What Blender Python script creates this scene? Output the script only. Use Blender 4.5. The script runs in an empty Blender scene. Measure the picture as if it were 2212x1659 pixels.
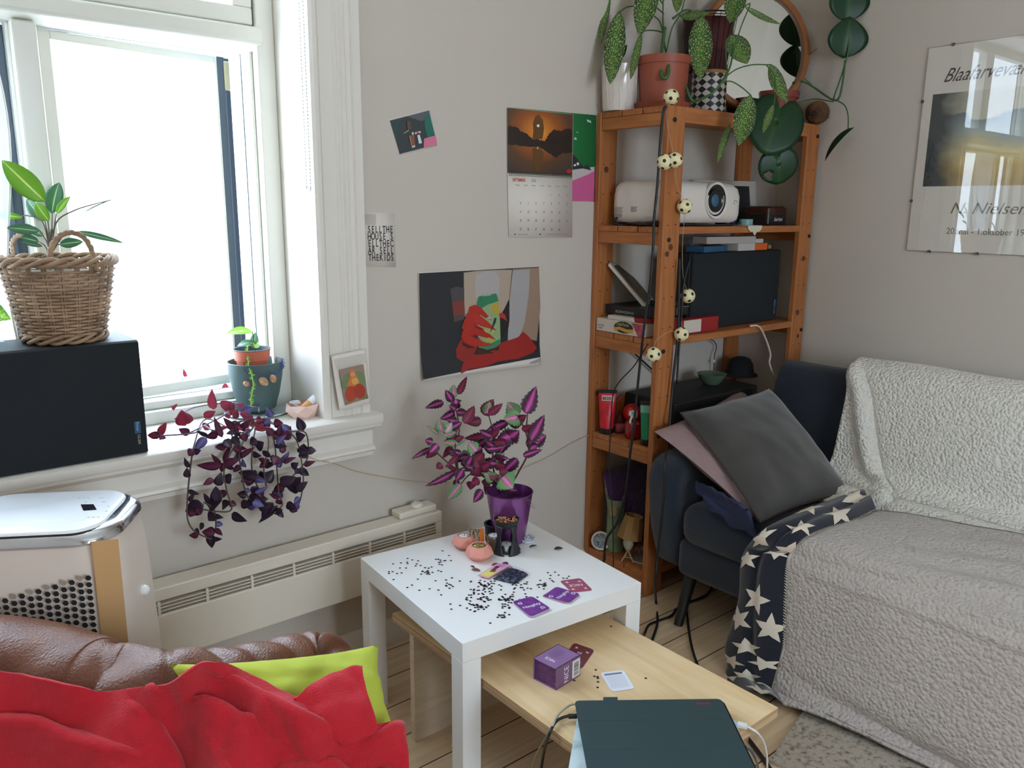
import bpy, math, random
from mathutils import Vector, Matrix, noise
# ------------------------------------------------------------------ camera, sky, exposure
SC = bpy.context.scene
COL = SC.collection
FPX = 1743.6116                       # focal length in pixels of the 2212 px wide frame
PITCH, ROLL, YAW = (math.radians(a) for a in (12.2866, 0.5397, 39.6916))
EYE = Vector((-3.1049, -2.1379, 1.4099))
FW = Vector((math.sin(YAW)*math.cos(PITCH), math.cos(YAW)*math.cos(PITCH), -math.sin(PITCH)))
_r = Vector((math.cos(YAW), -math.sin(YAW), 0)); _u = _r.cross(FW)
RT = _r*math.cos(ROLL) + _u*math.sin(ROLL)
UP = _u*math.cos(ROLL) - _r*math.sin(ROLL)
cd = bpy.data.cameras.new('camera'); cam = bpy.data.objects.new('camera', cd); COL.objects.link(cam)
cd.sensor_width = 36.0; cd.lens = FPX/2212*36; cd.clip_start = 0.05; cd.clip_end = 200
mw = Matrix.Identity(4)
for i in range(3):
    mw[i][0] = RT[i]; mw[i][1] = UP[i]; mw[i][2] = -FW[i]; mw[i][3] = EYE[i]
cam.matrix_world = mw
SC.camera = cam

def at(u, v, ax, val):
    """point of the photograph on the plane ax = val (walls, table tops, shelf boards ...)"""
    d = FW*FPX + RT*(u-1106) + UP*(829.5-v)
    i = 'xyz'.index(ax)
    return EYE + d*((val-EYE[i])/d[i])
def dep(u, v, z):
    """point of the photograph at a measured distance z along the view axis"""
    return EYE + (FW*FPX + RT*(u-1106) + UP*(829.5-v))*(z/FPX)
def depth_of(p): return (Vector(p)-EYE).dot(FW)
def photo_of(p):
    """where a point shows in the photograph"""
    d = Vector(p)-EYE; z = d.dot(FW); return 1106+FPX*d.dot(RT)/z, 829.5-FPX*d.dot(UP)/z

wd = bpy.data.worlds.new('daylight'); SC.world = wd; wd.use_nodes = True
wn = wd.node_tree.nodes; wl = wd.node_tree.links
bg = wn['Background']
tc = wn.new('ShaderNodeTexCoord'); sp = wn.new('ShaderNodeSeparateXYZ'); rp = wn.new('ShaderNodeValToRGB')
wl.new(tc.outputs['Generated'], sp.inputs[0]); wl.new(sp.outputs['Z'], rp.inputs[0]); wl.new(rp.outputs[0], bg.inputs[0])
rp.color_ramp.elements[0].position = 0.48; rp.color_ramp.elements[0].color = (0.70, 0.85, 1.0, 1)
rp.color_ramp.elements[1].position = 0.9; rp.color_ramp.elements[1].color = (0.50, 0.72, 1.0, 1)
bg.inputs[1].default_value = 13.5

vs = SC.view_settings
SC.display_settings.display_device = 'sRGB'
vs.view_transform = 'Standard'; vs.look = 'None'; vs.gamma = 1.0; vs.exposure = 0.28; vs.use_curve_mapping = False
try:
    SC.cycles.use_denoising = True
    SC.cycles.max_bounces = 8; SC.cycles.diffuse_bounces = 5; SC.cycles.glossy_bounces = 4
    SC.cycles.transmission_bounces = 4; SC.cycles.transparent_max_bounces = 12
    SC.cycles.caustics_reflective = False; SC.cycles.caustics_refractive = False
    SC.cycles.sample_clamp_indirect = 6.0
except Exception:
    pass

# daylight coming in through the three windows (sampling portals of the sky)
def portal(name, loc, size, rot, kind='portal', energy=0, color=(1, 1, 1)):
    l = bpy.data.lights.new(name, 'AREA'); l.shape = 'RECTANGLE'; l.size, l.size_y = size
    l.energy = energy; l.color = color
    l.cycles.is_portal = (kind == 'portal')
    o = bpy.data.objects.new(name, l); COL.objects.link(o); o.location = loc; o.rotation_euler = rot
    o['kind'] = 'helper'
    return o
portal('portal_main', (-2.91, 0.40, 1.63), (1.95, 1.85), (-math.pi/2, 0, 0))
portal('portal_rear', (-2.3, -4.86, 1.6), (1.5, 1.4), (math.pi/2, 0, 0))

# ------------------------------------------------------------------ helpers
def lin(c):
    c = c/255.0
    return c/12.92 if c <= 0.04045 else ((c+0.055)/1.055)**2.4
def rgb(c): return (lin(c[0]), lin(c[1]), lin(c[2]), 1.0)
_mats = {}
def mat(name, c=(200, 200, 200), rough=0.6, metal=0.0, c2=None, nscale=20.0, bump=0.0, bscale=60.0, spec=0.5,
        trans=0.0, sheen=0.0, subsurf=0.0, stretch=None, coat=0.0, contrast=(0.35, 0.65)):
    """principled material; optional second colour and bump from object-space noise"""
    if name in _mats: return _mats[name]
    m = bpy.data.materials.new(name); m.use_nodes = True; _mats[name] = m
    nt = m.node_tree; n = nt.nodes; L = nt.links; b = n['Principled BSDF']
    b.inputs['Base Color'].default_value = rgb(c); b.inputs['Roughness'].default_value = rough
    b.inputs['Metallic'].default_value = metal; b.inputs['Specular IOR Level'].default_value = spec
    if trans: b.inputs['Transmission Weight'].default_value = trans
    if sheen:
        b.inputs['Sheen Weight'].default_value = sheen; b.inputs['Sheen Roughness'].default_value = 0.5
    if coat: b.inputs['Coat Weight'].default_value = coat; b.inputs['Coat Roughness'].default_value = 0.1
    if c2 or bump:
        t = n.new('ShaderNodeTexCoord'); mp = n.new('ShaderNodeMapping'); L.new(t.outputs['Object'], mp.inputs[0])
        if stretch: mp.inputs['Scale'].default_value = stretch
    if c2:
        nz = n.new('ShaderNodeTexNoise'); nz.inputs['Scale'].default_value = nscale; nz.inputs['Detail'].default_value = 5
        L.new(mp.outputs[0], nz.inputs[0])
        r = n.new('ShaderNodeValToRGB'); L.new(nz.outputs[0], r.inputs[0]); L.new(r.outputs[0], b.inputs['Base Color'])
        r.color_ramp.elements[0].position, r.color_ramp.elements[1].position = contrast
        r.color_ramp.elements[0].color = rgb(c); r.color_ramp.elements[1].color = rgb(c2)
    if bump:
        nb = n.new('ShaderNodeTexNoise'); nb.inputs['Scale'].default_value = bscale; nb.inputs['Detail'].default_value = 4
        L.new(mp.outputs[0], nb.inputs[0])
        bp = n.new('ShaderNodeBump'); bp.inputs['Strength'].default_value = bump; bp.inputs['Distance'].default_value = 0.01
        L.new(nb.outputs[0], bp.inputs['Height']); L.new(bp.outputs[0], b.inputs['Normal'])
    return m
def glass(name, tint=(255, 255, 255), gloss=0.05, rough=0.02):
    """thin clear glass: see-through with a mirror-like sheen that grows towards grazing angles"""
    if name in _mats: return _mats[name]
    m = bpy.data.materials.new(name); m.use_nodes = True; _mats[name] = m
    nt = m.node_tree; n = nt.nodes; L = nt.links
    n.remove(n['Principled BSDF']); out = n['Material Output']
    tr = n.new('ShaderNodeBsdfTransparent'); tr.inputs[0].default_value = rgb(tint)
    gl = n.new('ShaderNodeBsdfGlossy'); gl.inputs['Roughness'].default_value = rough
    lw0 = n.new('ShaderNodeLayerWeight'); lw0.inputs[0].default_value = .5
    pw = n.new('ShaderNodeMath'); pw.operation = 'POWER'; pw.inputs[1].default_value = 5.0; L.new(lw0.outputs['Facing'], pw.inputs[0])
    lw = n.new('ShaderNodeMath'); lw.operation = 'MULTIPLY_ADD'; lw.inputs[1].default_value = .9; lw.inputs[2].default_value = gloss*.6; L.new(pw.outputs[0], lw.inputs[0])
    mx = n.new('ShaderNodeMixShader'); L.new(lw.outputs[0], mx.inputs[0]); L.new(tr.outputs[0], mx.inputs[1]); L.new(gl.outputs[0], mx.inputs[2])
    L.new(mx.outputs[0], out.inputs[0])
    return m
def uvramp(name, stops, axis='X', rough=0.5, spots=None, sheen=0.0, abscentre=False, noise_amt=0.0, trans=0.0, spec=0.4):
    """leaf material: colour ramp over the leaf's own UV (x across, y along) with optional light flecks"""
    if name in _mats: return _mats[name]
    m = bpy.data.materials.new(name); m.use_nodes = True; _mats[name] = m
    nt = m.node_tree; n = nt.nodes; L = nt.links; b = n['Principled BSDF']
    b.inputs['Roughness'].default_value = rough; b.inputs['Specular IOR Level'].default_value = spec
    uv = n.new('ShaderNodeUVMap'); s = n.new('ShaderNodeSeparateXYZ'); L.new(uv.outputs[0], s.inputs[0])
    val = s.outputs['X' if axis == 'X' else 'Y']
    if abscentre:
        a = n.new('ShaderNodeMath'); a.operation = 'SUBTRACT'; a.inputs[1].default_value = 0.5; L.new(val, a.inputs[0])
        a2 = n.new('ShaderNodeMath'); a2.operation = 'ABSOLUTE'; L.new(a.outputs[0], a2.inputs[0])
        a3 = n.new('ShaderNodeMath'); a3.operation = 'MULTIPLY'; a3.inputs[1].default_value = 2.0; L.new(a2.outputs[0], a3.inputs[0])
        val = a3.outputs[0]
    if noise_amt:
        nz = n.new('ShaderNodeTexNoise'); nz.inputs['Scale'].default_value = 9.0; L.new(uv.outputs[0], nz.inputs[0])
        ma = n.new('ShaderNodeMath'); ma.operation = 'MULTIPLY_ADD'; ma.inputs[1].default_value = noise_amt
        ad = n.new('ShaderNodeMath'); ad.operation = 'SUBTRACT'; ad.inputs[1].default_value = noise_amt*0.5
        L.new(nz.outputs[0], ma.inputs[0]); L.new(val, ma.inputs[2]); L.new(ma.outputs[0], ad.inputs[0]); val = ad.outputs[0]
    r = n.new('ShaderNodeValToRGB'); L.new(val, r.inputs[0])
    while len(r.color_ramp.elements) < len(stops): r.color_ramp.elements.new(0.5)
    for e, (p, c) in zip(r.color_ramp.elements, stops): e.position = p; e.color = rgb(c)
    col = r.outputs[0]
    if spots:
        sc_, colr, lo, hi = spots
        t = n.new('ShaderNodeMapping'); t.inputs['Scale'].default_value = sc_; L.new(uv.outputs[0], t.inputs[0])
        v = n.new('ShaderNodeTexNoise'); v.inputs['Scale'].default_value = 1.0; v.inputs['Detail'].default_value = 2.5; L.new(t.outputs[0], v.inputs[0])
        rr = n.new('ShaderNodeValToRGB'); rr.color_ramp.elements[0].position = lo; rr.color_ramp.elements[1].position = hi
        L.new(v.outputs[0], rr.inputs[0])
        mx = n.new('ShaderNodeMix'); mx.data_type = 'RGBA'; L.new(rr.outputs[0], mx.inputs[0]); L.new(col, mx.inputs[6]); mx.inputs[7].default_value = rgb(colr)
        col = mx.outputs[2]
    L.new(col, b.inputs['Base Color'])
    if trans:
        # light that shines through the leaf blade
        tl = n.new('ShaderNodeBsdfTranslucent'); L.new(col, tl.inputs[0])
        ms = n.new('ShaderNodeMixShader'); ms.inputs[0].default_value = trans
        L.new(b.outputs[0], ms.inputs[1]); L.new(tl.outputs[0], ms.inputs[2]); L.new(ms.outputs[0], n['Material Output'].inputs[0])
    return m

def wmat(o):
    if o is None: return Matrix.Identity(4)
    return wmat(o.parent) @ o.matrix_parent_inverse @ o.matrix_basis if o.parent else o.matrix_basis.copy()
def setp(o, label=None, cat=None, group=None, kind=None):
    if label: o['label'] = label
    if cat: o['category'] = cat
    if group: o['group'] = group
    if kind: o['kind'] = kind
    return o
def thing(name, label, cat, loc=(0, 0, 0), rz=0.0, group=None):
    o = bpy.data.objects.new(name, None); COL.objects.link(o); o.empty_display_size = 0.05
    o.location = loc; o.rotation_euler = (0, 0, rz)
    o.rotation_mode = 'XYZ'
    o.matrix_basis = Matrix.Translation(Vector(loc)) @ Matrix.Rotation(rz, 4, 'Z')
    return setp(o, label, cat, group)
def dup(o, parent=None):
    """copy of a thing with copies of its parts and sub-parts"""
    kids = [k for k in bpy.data.objects if k.parent == o]
    c = o.copy(); COL.objects.link(c)
    if parent: c.parent = parent
    for k in kids: dup(k, c)
    return c

class MB:
    """collects shapes and links them as ONE mesh object"""
    def __init__(s): s.v = []; s.f = []; s.m = []; s.uv = []; s.mats = []
    def mi(s, mt):
        if mt not in s.mats: s.mats.append(mt)
        return s.mats.index(mt)
    def add(s, vs_, fs, mt, uvs=None):
        b = len(s.v); i = s.mi(mt)
        s.v += [tuple(p) for p in vs_]
        for k, f in enumerate(fs):
            s.f.append([b+j for j in f]); s.m.append(i)
            s.uv.append([uvs[j] for j in f] if uvs else None)
        return s
    def box(s, x0, x1, y0, y1, z0, z1, mt, M=None):
        p = [Vector(q) for q in ((x0, y0, z0), (x1, y0, z0), (x1, y1, z0), (x0, y1, z0), (x0, y0, z1), (x1, y0, z1), (x1, y1, z1), (x0, y1, z1))]
        if M: p = [M @ q for q in p]
        return s.add(p, [(0, 3, 2, 1), (4, 5, 6, 7), (0, 1, 5, 4), (1, 2, 6, 5), (2, 3, 7, 6), (3, 0, 4, 7)], mt)
    def poly(s, pts, mt, uvs=None):
        return s.add(pts, [tuple(range(len(pts)))], mt, uvs)
    def prism(s, pts, d, mt):
        """polygon pts extruded by the vector d"""
        n = len(pts); d = Vector(d); a = [Vector(p) for p in pts]; b = [p+d for p in a]
        fs = [tuple(range(n))[::-1], tuple(range(n, 2*n))] + [(i, (i+1) % n, n+(i+1) % n, n+i) for i in range(n)]
        return s.add(a+b, fs, mt)
    def lathe(s, prof, c, mt, n=32, axis=None, cap=True, sq=None):
        """prof = [(radius, height)...]; axis = direction of the height"""
        c = Vector(c); A = Vector(axis).normalized() if axis else Vector((0, 0, 1))
        X = A.orthogonal().normalized() if axis else Vector((1, 0, 0)); Y = A.cross(X)
        vs_ = []; fs = []
        for r, h in prof:
            for k in range(n):
                t = 2*math.pi*k/n
                vs_.append(c + A*h + (X*math.cos(t) + Y*math.sin(t))*r)
        for i in range(len(prof)-1):
            for k in range(n):
                fs.append((i*n+k, i*n+(k+1) % n, (i+1)*n+(k+1) % n, (i+1)*n+k))
        if cap:
            if prof[0][0] > 1e-6: fs.append(tuple(range(n))[::-1])
            if prof[-1][0] > 1e-6: fs.append(tuple(range((len(prof)-1)*n, len(prof)*n)))
        return s.add(vs_, fs, mt)
    def cyl(s, p0, p1, r0, mt, r1=None, n=16):
        p0, p1 = Vector(p0), Vector(p1)
        return s.lathe([(r0, 0), (r0 if r1 is None else r1, (p1-p0).length)], p0, mt, n, axis=(p1-p0))
    def sphere(s, c, r, mt, nu=20, nv=12, sc=(1, 1, 1), M=None):
        c = Vector(c); vs_ = []; fs = []
        for i in range(nv+1):
            a = math.pi*i/nv
            for k in range(nu):
                t = 2*math.pi*k/nu
                q = Vector((math.sin(a)*math.cos(t)*r*sc[0], math.sin(a)*math.sin(t)*r*sc[1], math.cos(a)*r*sc[2]))
                vs_.append(c + (M @ q if M else q))
        for i in range(nv):
            for k in range(nu):
                fs.append((i*nu+k, (i+1)*nu+k, (i+1)*nu+(k+1) % nu, i*nu+(k+1) % nu))
        return s.add(vs_, fs, mt)
    def tube(s, pts, r, mt, n=8, closed=False, r1=None, smooth=0):
        P = [Vector(p) for p in pts]
        if smooth: P = spline(P, smooth)
        vs_ = []; fs = []; N = None; m = len(P)
        for i, p in enumerate(P):
            d = (P[(i+1) % m] - P[i-1]) if closed else (P[min(i+1, m-1)] - P[max(i-1, 0)])
            if d.length < 1e-9: d = Vector((0, 0, 1))
            d.normalize()
            if N is None: N = d.orthogonal().normalized()
            else:
                N = N - d*N.dot(d)
                N = N.normalized() if N.length > 1e-6 else d.orthogonal().normalized()
            B = d.cross(N); rr = r if r1 is None else r + (r1-r)*i/(m-1)
            for k in range(n):
                t = 2*math.pi*k/n; vs_.append(p + (N*math.cos(t) + B*math.sin(t))*rr)
        for i in range(m if closed else m-1):
            j = (i+1) % m
            for k in range(n): fs.append((i*n+k, i*n+(k+1) % n, j*n+(k+1) % n, j*n+k))
        if not closed: fs += [tuple(range(n))[::-1], tuple(range((m-1)*n, m*n))]
        return s.add(vs_, fs, mt)
    def grid(s, fn, nu, nv, mt, uv=True, wrap_u=False):
        vs_ = []; uvs = []; fs = []
        for j in range(nv+1):
            for i in range(nu if wrap_u else nu+1):
                u, v = i/nu, j/nv; vs_.append(fn(u, v)); uvs.append((u, v))
        w = nu if wrap_u else nu+1
        for j in range(nv):
            for i in range(nu):
                i2 = (i+1) % w
                fs.append((j*w+i, j*w+i2, (j+1)*w+i2, (j+1)*w+i))
        return s.add(vs_, fs, mt, uvs if uv else None)
    def build(s, name, parent=None, smooth=30, bevel=0.0, seg=2, subsurf=0, solid=0.0, label=None):
        me = bpy.data.meshes.new(name)
        me.from_pydata(s.v, [], s.f)
        for mt in s.mats: me.materials.append(mt)
        me.polygons.foreach_set('material_index', s.m)
        if any(u is not None for u in s.uv):
            ul = me.uv_layers.new(name='UVMap'); flat = []
            for f, u in zip(s.f, s.uv):
                for k in range(len(f)): flat += list(u[k]) if u else [0.0, 0.0]
            ul.data.foreach_set('uv', flat)
        me.update()
        o = bpy.data.objects.new(name, me); COL.objects.link(o)
        if smooth:
            me.polygons.foreach_set('use_smooth', [True]*len(s.f))
            if smooth < 180: me.set_sharp_from_angle(angle=math.radians(smooth))
        if solid:
            md = o.modifiers.new('solid', 'SOLIDIFY'); md.thickness = solid; md.offset = -1
        if bevel:
            md = o.modifiers.new('bevel', 'BEVEL'); md.width = bevel; md.segments = seg; md.limit_method = 'ANGLE'; md.angle_limit = math.radians(40)
        if subsurf:
            md = o.modifiers.new('sub', 'SUBSURF'); md.levels = subsurf; md.render_levels = subsurf
        if parent:
            o.parent = parent; o.matrix_parent_inverse = wmat(parent).inverted()
        if label: o['label'] = label
        return o
def spline(P, k=6):
    """Catmull-Rom through the points"""
    P = [Vector(p) for p in P]; Q = [P[0]*2-P[1]] + P + [P[-1]*2-P[-2]]; out = []
    for i in range(1, len(Q)-2):
        a, b, c, d = Q[i-1:i+3]
        for j in range(k):
            t = j/k
            out.append(0.5*((2*b) + (c-a)*t + (2*a-5*b+4*c-d)*t*t + (3*b-a-3*c+d)*t**3))
    out.append(P[-1]); return out
TEXTS = []
def text(body, name, parent, mt, size, loc, xdir, ydir, align='LEFT', shear=0.0, bold=0.0, line=1.0, extrude=0.0, spacing=1.0, sx=1.0, valign='TOP_BASELINE'):
    c = bpy.data.curves.new(name, 'FONT'); c.body = body; c.size = size; c.align_x = align; c.shear = shear
    c.offset = bold; c.space_line = line; c.extrude = extrude; c.space_character = spacing; c.resolution_u = 3
    c.materials.append(mt)
    o = bpy.data.objects.new(name, c); COL.objects.link(o); TEXTS.append(o)
    X = Vector(xdir).normalized(); Y = Vector(ydir); Y = (Y-X*Y.dot(X)).normalized(); Z = X.cross(Y)
    M = Matrix.Identity(4)
    for i in range(3): M[i][0] = X[i]*sx; M[i][1] = Y[i]; M[i][2] = Z[i]; M[i][3] = Vector(loc)[i]
    if parent:
        o.parent = parent; o.matrix_parent_inverse = wmat(parent).inverted()
    o.matrix_basis = M
    return o
def leaf(mb, mt, base, tip, width, nrm, droop=0.0, fold=0.25, nl=7, nw=4, shape='oval', serr=0, curl=0.0):
    """leaf blade grown from base to tip; nrm = the side it shows, droop bends the midrib"""
    B, T, N = Vector(base), Vector(tip), Vector(nrm)
    ax = T-B; Ln = ax.length
    if Ln < 1e-6: return
    ax.normalize(); S = ax.cross(N)
    if S.length < 1e-6: S = ax.orthogonal()
    S.normalize(); N = S.cross(ax)
    def wf(t):
        if shape == 'heart': return (math.sin(math.pi*min(1, t*0.98+0.02)**0.55))*(1.0 if t > 0.04 else 0.75)
        if shape == 'lance': return math.sin(math.pi*t**0.75)**0.9
        if shape == 'egg': return math.sin(math.pi*t**0.62)**0.85
        return math.sin(math.pi*t**0.85)**0.75
    vs_, uvs, fs = [], [], []
    for i in range(nl+1):
        t = i/nl; w = width*0.5*max(0.02, wf(t))
        c = B + ax*Ln*t + N*(droop*Ln*4*t*(1-t)) - N*(curl*Ln*t*t)
        for j in range(nw+1):
            x = (j/nw-0.5)*2
            ww = w*(1 + (serr*(1 if i % 2 else -1) if abs(x) == 1 else 0))
            p = c + S*(x*ww) + N*(abs(x)*w*fold)
            vs_.append(p); uvs.append((0.5+0.5*x, t))
    for i in range(nl):
        for j in range(nw):
            a = i*(nw+1)+j; fs.append((a, a+1, a+nw+2, a+nw+1))
    mb.add(vs_, fs, mt, uvs)
R = random.Random(7)
# ------------------------------------------------------------------ the room
WALL = mat('wall_paint', (203, 193, 182), 0.85, bump=0.12, bscale=420)
CEIL = mat('ceiling_paint', (235, 232, 224), 0.9)
WHITE = mat('white_gloss_paint', (226, 219, 210), 0.35)
WIN = mat('window_paint', (216, 214, 203), 0.4)
def floor_mat():
    m = bpy.data.materials.new('whitewashed_planks'); m.use_nodes = True
    nt = m.node_tree; n = nt.nodes; L = nt.links; b = n['Principled BSDF']; b.inputs['Roughness'].default_value = 0.55
    t = n.new('ShaderNodeTexCoord')
    mp = n.new('ShaderNodeMapping'); L.new(t.outputs['Object'], mp.inputs[0]); mp.inputs['Location'].default_value = (0.7, 0.052, 0)
    br = n.new('ShaderNodeTexBrick'); L.new(mp.outputs[0], br.inputs[0])
    br.offset = 0.37; br.inputs['Scale'].default_value = 1.0; br.inputs['Brick Width'].default_value = 2.6; br.inputs['Row Height'].default_value = 0.135
    br.inputs['Mortar Size'].default_value = 0.0022; br.inputs['Mortar Smooth'].default_value = 0.1; br.inputs['Bias'].default_value = -0.2
    br.inputs['Color1'].default_value = rgb((226, 203, 172)); br.inputs['Color2'].default_value = rgb((212, 186, 152)); br.inputs['Mortar'].default_value = rgb((62, 44, 34))
    g = n.new('ShaderNodeTexNoise'); g.inputs['Scale'].default_value = 1; g.inputs['Detail'].default_value = 6
    mg = n.new('ShaderNodeMapping'); mg.inputs['Scale'].default_value = (2.2, 55, 1); L.new(t.outputs['Object'], mg.inputs[0]); L.new(mg.outputs[0], g.inputs[0])
    r = n.new('ShaderNodeValToRGB'); r.color_ramp.elements[0].position = 0.3; r.color_ramp.elements[1].position = 0.7
    r.color_ramp.elements[0].color = rgb((226, 208, 186)); r.color_ramp.elements[1].color = (1, 1, 1, 1); L.new(g.outputs[0], r.inputs[0])
    v = n.new('ShaderNodeTexVoronoi'); v.inputs['Scale'].default_value = 1
    mv = n.new('ShaderNodeMapping'); mv.inputs['Scale'].default_value = (2.6, 7.4, 1); L.new(t.outputs['Object'], mv.inputs[0]); L.new(mv.outputs[0], v.inputs[0])
    r2 = n.new('ShaderNodeValToRGB'); r2.color_ramp.elements[0].position = 0.03; r2.color_ramp.elements[1].position = 0.09
    r2.color_ramp.elements[0].color = rgb((150, 108, 74)); r2.color_ramp.elements[1].color = (1, 1, 1, 1); L.new(v.outputs['Distance'], r2.inputs[0])
    m1 = n.new('ShaderNodeMix'); m1.data_type = 'RGBA'; m1.blend_type = 'MULTIPLY'; m1.inputs[0].default_value = 0.8
    L.new(br.outputs['Color'], m1.inputs[6]); L.new(r.outputs[0], m1.inputs[7])
    m2 = n.new('ShaderNodeMix'); m2.data_type = 'RGBA'; m2.blend_type = 'MULTIPLY'; m2.inputs[0].default_value = 0.8
    L.new(m1.outputs[2], m2.inputs[6]); L.new(r2.outputs[0], m2.inputs[7]); L.new(m2.outputs[2], b.inputs['Base Color'])
    return m
X0, X1, Y0, Y1, ZC = -4.3, 0.0, -4.8, 0.0, 2.75
WL, WR, WB, WT = -3.76, -2.065, 0.78, 2.50        # main window opening
def st(o): o['kind'] = 'structure'; return o
b = MB(); b.box(X0-.3, X1+.3, Y0-.3, Y1+.35, -0.12, 0.0, floor_mat()); st(b.build('floor', smooth=0))
b = MB(); b.box(X0-.3, X1+.3, Y0-.3, Y1+.35, ZC, ZC+.1, CEIL); st(b.build('ceiling', smooth=0))
b = MB()
b.box(X0-.3, X1+.3, 0, .33, 0, WB-.03, WALL); b.box(WR+.02, X1+.3, 0, .33, WB-.03, ZC, WALL)
b.box(X0-.3, WL-.02, 0, .33, WB-.03, ZC, WALL); b.box(WL-.02, WR+.02, 0, .33, WT, ZC, WALL)
b.box(X0-4, X1+4, .02, .33, ZC+.1, 8.5, WALL); b.box(X0-4, X1+4, .02, .33, -4, -.12, WALL); b.box(X1+.3, X1+4, .02, .33, -.12, ZC+.1, WALL); b.box(X0-4, X0-.3, .02, .33, -.12, ZC+.1, WALL)   # the house goes on above and below
st(b.build('wall_back', smooth=0))
b = MB(); b.box(0, .3, Y0-.3, 0, 0, ZC, WALL); st(b.build('wall_right', smooth=0))
b = MB()                                          # wall on the left, out of the picture
b.box(X0-.3, X0, Y0, 0, 0, ZC, WALL)
st(b.build('wall_left', smooth=0))
b = MB()                                          # wall behind the photographer, with the rear window
b.box(X0, X1, Y0-.3, Y0, 0, .85, WALL); b.box(X0, X1, Y0-.3, Y0, 2.35, ZC, WALL)
b.box(X0, -3.05, Y0-.3, Y0, .85, 2.35, WALL); b.box(-1.55, X1, Y0-.3, Y0, .85, 2.35, WALL)
st(b.build('wall_front', smooth=0))
def plain_window(name, c, half, ax):
    """simple frame with a centre post in an opening; ax = the wall's own axis"""
    w = thing(name, None, None, c); w['kind'] = 'structure'; b = MB(); g = MB(); W, H = half
    def bx(u0, u1, z0, z1, d, m, t=b):
        if ax == 'y': t.box(c[0]-d, c[0]+d, c[1]+u0, c[1]+u1, c[2]+z0, c[2]+z1, m)
        else: t.box(c[0]+u0, c[0]+u1, c[1]-d, c[1]+d, c[2]+z0, c[2]+z1, m)
    for u0, u1, z0, z1 in ((-W, W, -H, -H+.06), (-W, W, H-.06, H), (-W, -W+.06, -H+.06, H-.06), (W-.06, W, -H+.06, H-.06), (-.03, .03, -H+.06, H-.06)):
        bx(u0, u1, z0, z1, .035, WIN)
    b.build('window_frame', w, smooth=0, bevel=.004)
    bx(-W+.05, W-.05, -H+.05, H-.05, .003, glass('window_glass'), g); g.build('glass_pane', w, smooth=0)
plain_window('window_2', (-2.3, Y0-.12, 1.6), (.75, .75), 'x')

# skirting boards
def extrude_x(prof, x0, x1, mt, name, parent=None, smooth=25):
    b = MB(); b.prism([(x0, y, z) for y, z in prof], (x1-x0, 0, 0), mt); return b.build(name, parent, smooth=smooth)
st(extrude_x([(0, 0), (-.018, 0), (-.018, .055), (-.012, .068), (-.006, .075), (0, .078)], X0, -.0, WHITE, 'baseboard_back'))
b = MB(); b.prism([(0, -.02, 0), (-.018, -.02, 0), (-.018, -.02, .055), (-.012, -.02, .068), (0, -.02, .078)], (0, Y0+.02, 0), WHITE); st(b.build('baseboard_right'))

# main window ------------------------------------------------------
w1 = thing('window_1', None, None, (-2.9, 0, .8)); w1['kind'] = 'structure'
b = MB()                                          # reveal lining
b.box(WR, WR+.0195, -.002, .33, .77, WT, WHITE); b.box(WL-.0195, WL, -.002, .33, .77, WT, WHITE); b.box(WL, WR, -.002, .33, WT-.02, WT-.0005, WHITE)
b.build('reveal_lining', w1, smooth=0)
# sill board with the moulded apron under it
prof = [(.28, .80), (-.062, .80), (-.070, .795), (-.070, .776), (-.066, .770), (-.058, .768), (-.058, .760), (-.050, .757), (-.040, .750), (-.028, .742),
        (-.028, .700), (-.034, .697), (-.042, .692), (-.044, .684), (-.036, .681), (-.030, .676), (-.028, .664), (-.002, .664), (-.002, .755), (.28, .77)]
b = MB(); b.prism([(X0+.05, y, z) for y, z in prof[:8]+[(-.002, .757), (-.002, .77), (.28, .77)]], (-1.893-X0-.05, 0, 0), WHITE); b.build('window_sill', w1, smooth=35)
b = MB(); b.prism([(X0+.05, y, z) for y, z in prof[7:19]], (-1.908-X0-.05, 0, 0), WHITE); b.build('sill_apron', w1, smooth=35)
# moulded casing at the side
cp = [(-2.067, 0), (-2.067, -.028), (-2.058, -.034), (-2.047, -.034), (-2.042, -.027), (-2.036, -.021), (-1.998, -.021), (-1.993, -.026), (-1.986, -.026), (-1.982, -.021),
      (-1.976, -.021), (-1.971, -.027), (-1.962, -.027), (-1.957, -.023), (-1.944, -.023), (-1.940, -.030), (-1.915, -.030), (-1.915, 0)]
b = MB(); b.prism([(x, y, .80) for x, y in cp], (0, 0, WT+.12-.80), WHITE); b.build('side_casing', w1, smooth=30)
b = MB(); b.prism([(-5.825-x, y, .80) for x, y in cp[::-1]], (0, 0, WT+.12-.80), WHITE); b.build('side_casing', w1, smooth=30)
b = MB(); b.box(WL-.15, -1.915, -.028, 0, WT, WT+.13, WHITE); b.build('head_casing', w1, smooth=0, bevel=.006)
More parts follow.
